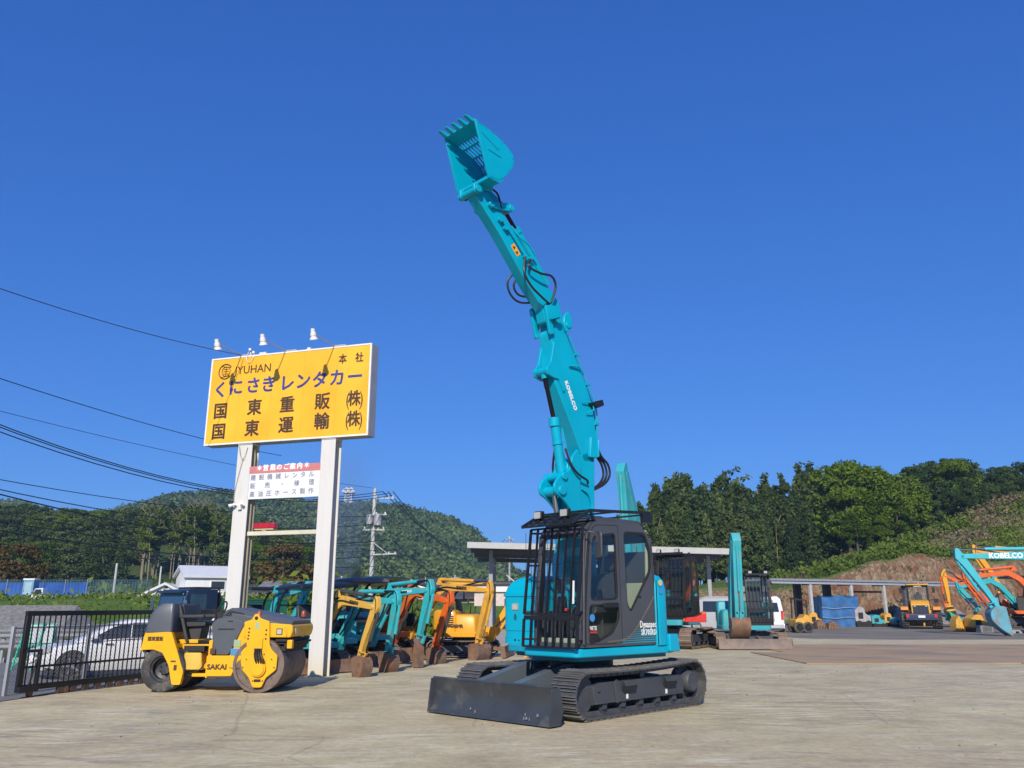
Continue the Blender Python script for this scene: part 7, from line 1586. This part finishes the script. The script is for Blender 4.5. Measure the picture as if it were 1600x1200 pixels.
# mid hill woods: individual trees
MT_ = [(-100,800),(0,806),(60,815),(130,822),(190,812),(240,798),(300,800),(350,812),(400,832),(440,850),(480,872),(520,896),(560,920)]
DK2 = [(mesh_from_quads('mid_crown', crown_broad(k+61, 10, 3.2, 1.8, 38, 110, .3), leafmat('mid_leaves', (.04,.065,.02), (.085,.125,.034), (.16,.20,.06))), DKT[k][1]) for k in range(3)]
LB['mdk'] = ('woodland_tree', 'dark green tree in the wood behind the fields at left', 'woodland trees on the left slope', DK2, 10)
LB['mbr'] = ('woodland_tree', 'lighter green tree in the wood behind the fields at left', 'light trees on the left slope', BR, 10)
LB['mce'] = ('woodland_cedar', 'pointed cedar in the wood behind the fields at left', 'cedars on the left slope', CE, 12)
for D, off, step in ((205,0,17), (188,8,20), (170,20,20), (152,38,22), (136,58,24)):
    px = -20
    while px < 560-off*.6:
        top = float(tab(MT_, px))+off
        if top < 925:
            k = rr.choice(['mdk','mdk','mce','mbr','mdk']) if not (210 < px < 345 and D < 160) else None
            if k:
                x = AtY(px, 900, D).x; z0 = float(height(x, D)); zt = AtY(px, top+rr.uniform(-5,5), D).z
                zt = max(min(zt, z0+13), z0+7); s = (zt-z0)/LB[k][4]; tree(LB[k][0], LB[k][1], LB[k][2], (x,D,z0-.5), rr.choice(LB[k][3]), s*1.15, .9, rr.uniform(0,6))
        px += step*rr.uniform(.75,1.25)
# stand of bare pale trunks
rg2 = random.Random(8); bare = []
for v_ in range(3):
    w = MB(); P = [Vector((0,0,-1)), Vector((rg2.uniform(-.3,.3),0,4)), Vector((rg2.uniform(-.6,.6),0,8)), Vector((rg2.uniform(-1,1),0,12))]; S = spline(P, 3)
    for a, b in zip(S, S[1:]): w.cyl(a, b, .10*(1-max(a.z,0)/15), .10*(1-max(b.z,0)/15), n=6, cap=False)
    for k in range(9):
        o = S[rg2.randrange(3,len(S))]; a = rg2.uniform(0,6.28); w.cyl(o, o+Vector((math.cos(a),math.sin(a),.9))*rg2.uniform(.6,1.6), .05, .015, n=4, cap=False)
    ob = w.build('trunk', PALEB); bare.append(ob.data); bpy.data.objects.remove(ob)
tip = mesh_from_quads('crown', crown_broad(77, 13, 1.5, 5.5, 16, 50, .28), L_BSH)
for k in range(42):
    px = rr.uniform(215,342); D = rr.uniform(138,150); x = AtY(px,900,D).x; z0 = float(height(x,D)); tree('bare_tree', 'pale slender bare-trunked tree in the thinned stand above the white house', 'bare pale trunks above the white house', (x,D,z0-.5), (tip, rr.choice(bare)), rr.uniform(.8,1.05), 1, rr.uniform(-.3,.3))
for px, D, top, s in ((30,98,852,1), (-25,96,848,1)):
    x = AtY(px,900,D).x; z0 = float(height(x,D)); zt = AtY(px,top,D).z; tree('autumn_tree', 'wide brownish tree at the left edge behind the blue sheeting' if px > 0 else 'brownish tree cut by the left picture edge', None, (x,D,z0), BT_[0], (zt-z0)/9, 1, 1.0)
x = AtY(428,900,100).x; tree('autumn_tree', 'brownish dense tree seen between the billboard posts', None, (x,104,float(height(x,104))), BT_[0], .95, .78, 2.0)
# far wooded hills: one mass of crowns
rg = np.random.default_rng(12); n = 5200; Q = []
ico = None
y = 300+ (rg.random(n)**.75)*240; px = rg.uniform(-160,1010,n); x = (px-800)/FOC*y*1.0
z = height(x, y); keep = z > 4; x, y, z = x[keep], y[keep], z[keep]
for a, b_, c_ in zip(x, y, z):
    R0 = rg.uniform(3.2,6.0); P, d = shell(rg, np.array([a,b_,c_+R0*.55]), np.array([R0,R0,R0*.8]), 58); Q.append(quadmesh(P, 1.5, rg, 1.3, nrm=d*1.2))
o = bpy.data.objects.new('hill_forest', mesh_from_quads('hill_forest', np.concatenate(Q), L_HILL)); col.objects.link(o); tag(o, 'dense forest covering the far hills', kind='stuff')
# ------------------------------------------------------------------ light smoke column behind the billboard
sm = newmat('smoke'); t = NT(sm); v = t.coord('Object'); nn = t.noise(t.coord('Object', (1,1,.5)), .35, 4, .6)
sx = t.add('ShaderNodeSeparateXYZ'); t.l.new(v, sx.inputs[0]); r2 = t.math('SQRT', t.math('ADD', t.math('POWER', sx.outputs[0], 2), t.math('POWER', sx.outputs[1], 2)))
rad = t.math('SUBTRACT', 1.0, t.math('DIVIDE', r2, t.math('ADD', 2.0, t.math('MULTIPLY', sx.outputs[2], .24))), True)
fade = t.ramp(t.math('DIVIDE', sx.outputs[2], 22.0), [(0,(1,1,1)), (.6,(.5,.5,.5)), (1,(0,0,0))])
den = t.math('MULTIPLY', t.math('MULTIPLY', t.math('MULTIPLY', rad, fade), t.ramp(nn, [(.35,(0,0,0)), (.7,(1,1,1))])), .38)
pv = t.add('ShaderNodeVolumePrincipled', ins={'Color': (.6,.72,.95,1), 'Density': den, 'Anisotropy': .2}); oo = t.add('ShaderNodeOutputMaterial'); t.l.new(pv.outputs[0], oo.inputs['Volume'])
w = MB(); w.cyl((0,0,0), (0,0,22), 2.2, 7.4, n=24); o = w.build('smoke_plume', sm); P = AtY(528,925,112); o.location = (P.x,112,1.5); tag(o, 'thin bluish smoke drifting up in front of the hill', kind='stuff')
sm.cycles.volume_step_rate = 4 if hasattr(sm, 'cycles') else 1
# ------------------------------------------------------------------ haze box
HAZE = .00032
hz = newmat('haze'); t = NT(hz); pv = t.add('ShaderNodeVolumePrincipled', ins={'Color': (.45,.72,1,1), 'Density': HAZE, 'Anisotropy': .0}); oo = t.add('ShaderNodeOutputMaterial'); t.l.new(pv.outputs[0], oo.inputs['Volume'])
w = MB(); w.box(-1000,500,-60,1150,-5,84); o = w.build('haze', hz); tag(o, 'faint haze', kind='stuff')
# ------------------------------------------------------------------ sky, sun, camera
SUN_AZ, SUN_EL = 186.0, 31.0      # azimuth from +Y clockwise
world = bpy.data.worlds.new('World'); scene.world = world; world.use_nodes = True; nt = world.node_tree; nt.nodes.clear()
sk = nt.nodes.new('ShaderNodeTexSky'); sk.sky_type = 'NISHITA'; sk.sun_disc = False; sk.sun_elevation = R(SUN_EL); sk.sun_rotation = R(SUN_AZ); sk.air_density = 1.0; sk.dust_density = .35; sk.ozone_density = 3.0; sk.altitude = 50
bg = nt.nodes.new('ShaderNodeBackground'); bg.inputs[1].default_value = .115; ow = nt.nodes.new('ShaderNodeOutputWorld')
sp_ = nt.nodes.new('ShaderNodeSeparateColor'); cb_ = nt.nodes.new('ShaderNodeCombineColor'); nt.links.new(sk.outputs[0], sp_.inputs[0])
for i_, (cf, ex) in enumerate(((.215,.83), (.433,.67), (.93,.53))):      # clear autumn sky: deeper blue, flatter towards the horizon
    pw = nt.nodes.new('ShaderNodeMath'); pw.operation = 'POWER'; nt.links.new(sp_.outputs[i_], pw.inputs[0]); pw.inputs[1].default_value = ex
    ml = nt.nodes.new('ShaderNodeMath'); ml.operation = 'MULTIPLY'; nt.links.new(pw.outputs[0], ml.inputs[0]); ml.inputs[1].default_value = cf*.115**(ex-1); nt.links.new(ml.outputs[0], cb_.inputs[i_])
nt.links.new(cb_.outputs[0], bg.inputs[0]); nt.links.new(bg.outputs[0], ow.inputs[0])
sun = bpy.data.lights.new('sun', 'SUN'); sun.energy = 5.0; sun.angle = R(.5); sun.color = (1,.91,.77)
so = bpy.data.objects.new('sun', sun); col.objects.link(so)
az, el = R(SUN_AZ), R(SUN_EL); sd = Vector((math.sin(az)*math.cos(el), math.cos(az)*math.cos(el), math.sin(el))); so.rotation_euler = sd.to_track_quat('Z','Y').to_euler()
cam = bpy.data.cameras.new('camera'); cam.sensor_width = 36; cam.sensor_fit = 'HORIZONTAL'; cam.lens = FOC/1600*36; cam.clip_end = 6000; cam.clip_start = .1
co = bpy.data.objects.new('camera', cam); col.objects.link(co); co.location = (0,0,EYE); co.rotation_euler = (math.pi/2+PITCH,0,0); scene.camera = co
scene.view_settings.view_transform = 'Standard'; scene.view_settings.look = 'None'; scene.view_settings.exposure = 0; scene.view_settings.gamma = 1
scene.cycles.max_bounces = 6; scene.cycles.transparent_max_bounces = 12; scene.cycles.volume_bounces = 0; scene.cycles.use_denoising = True
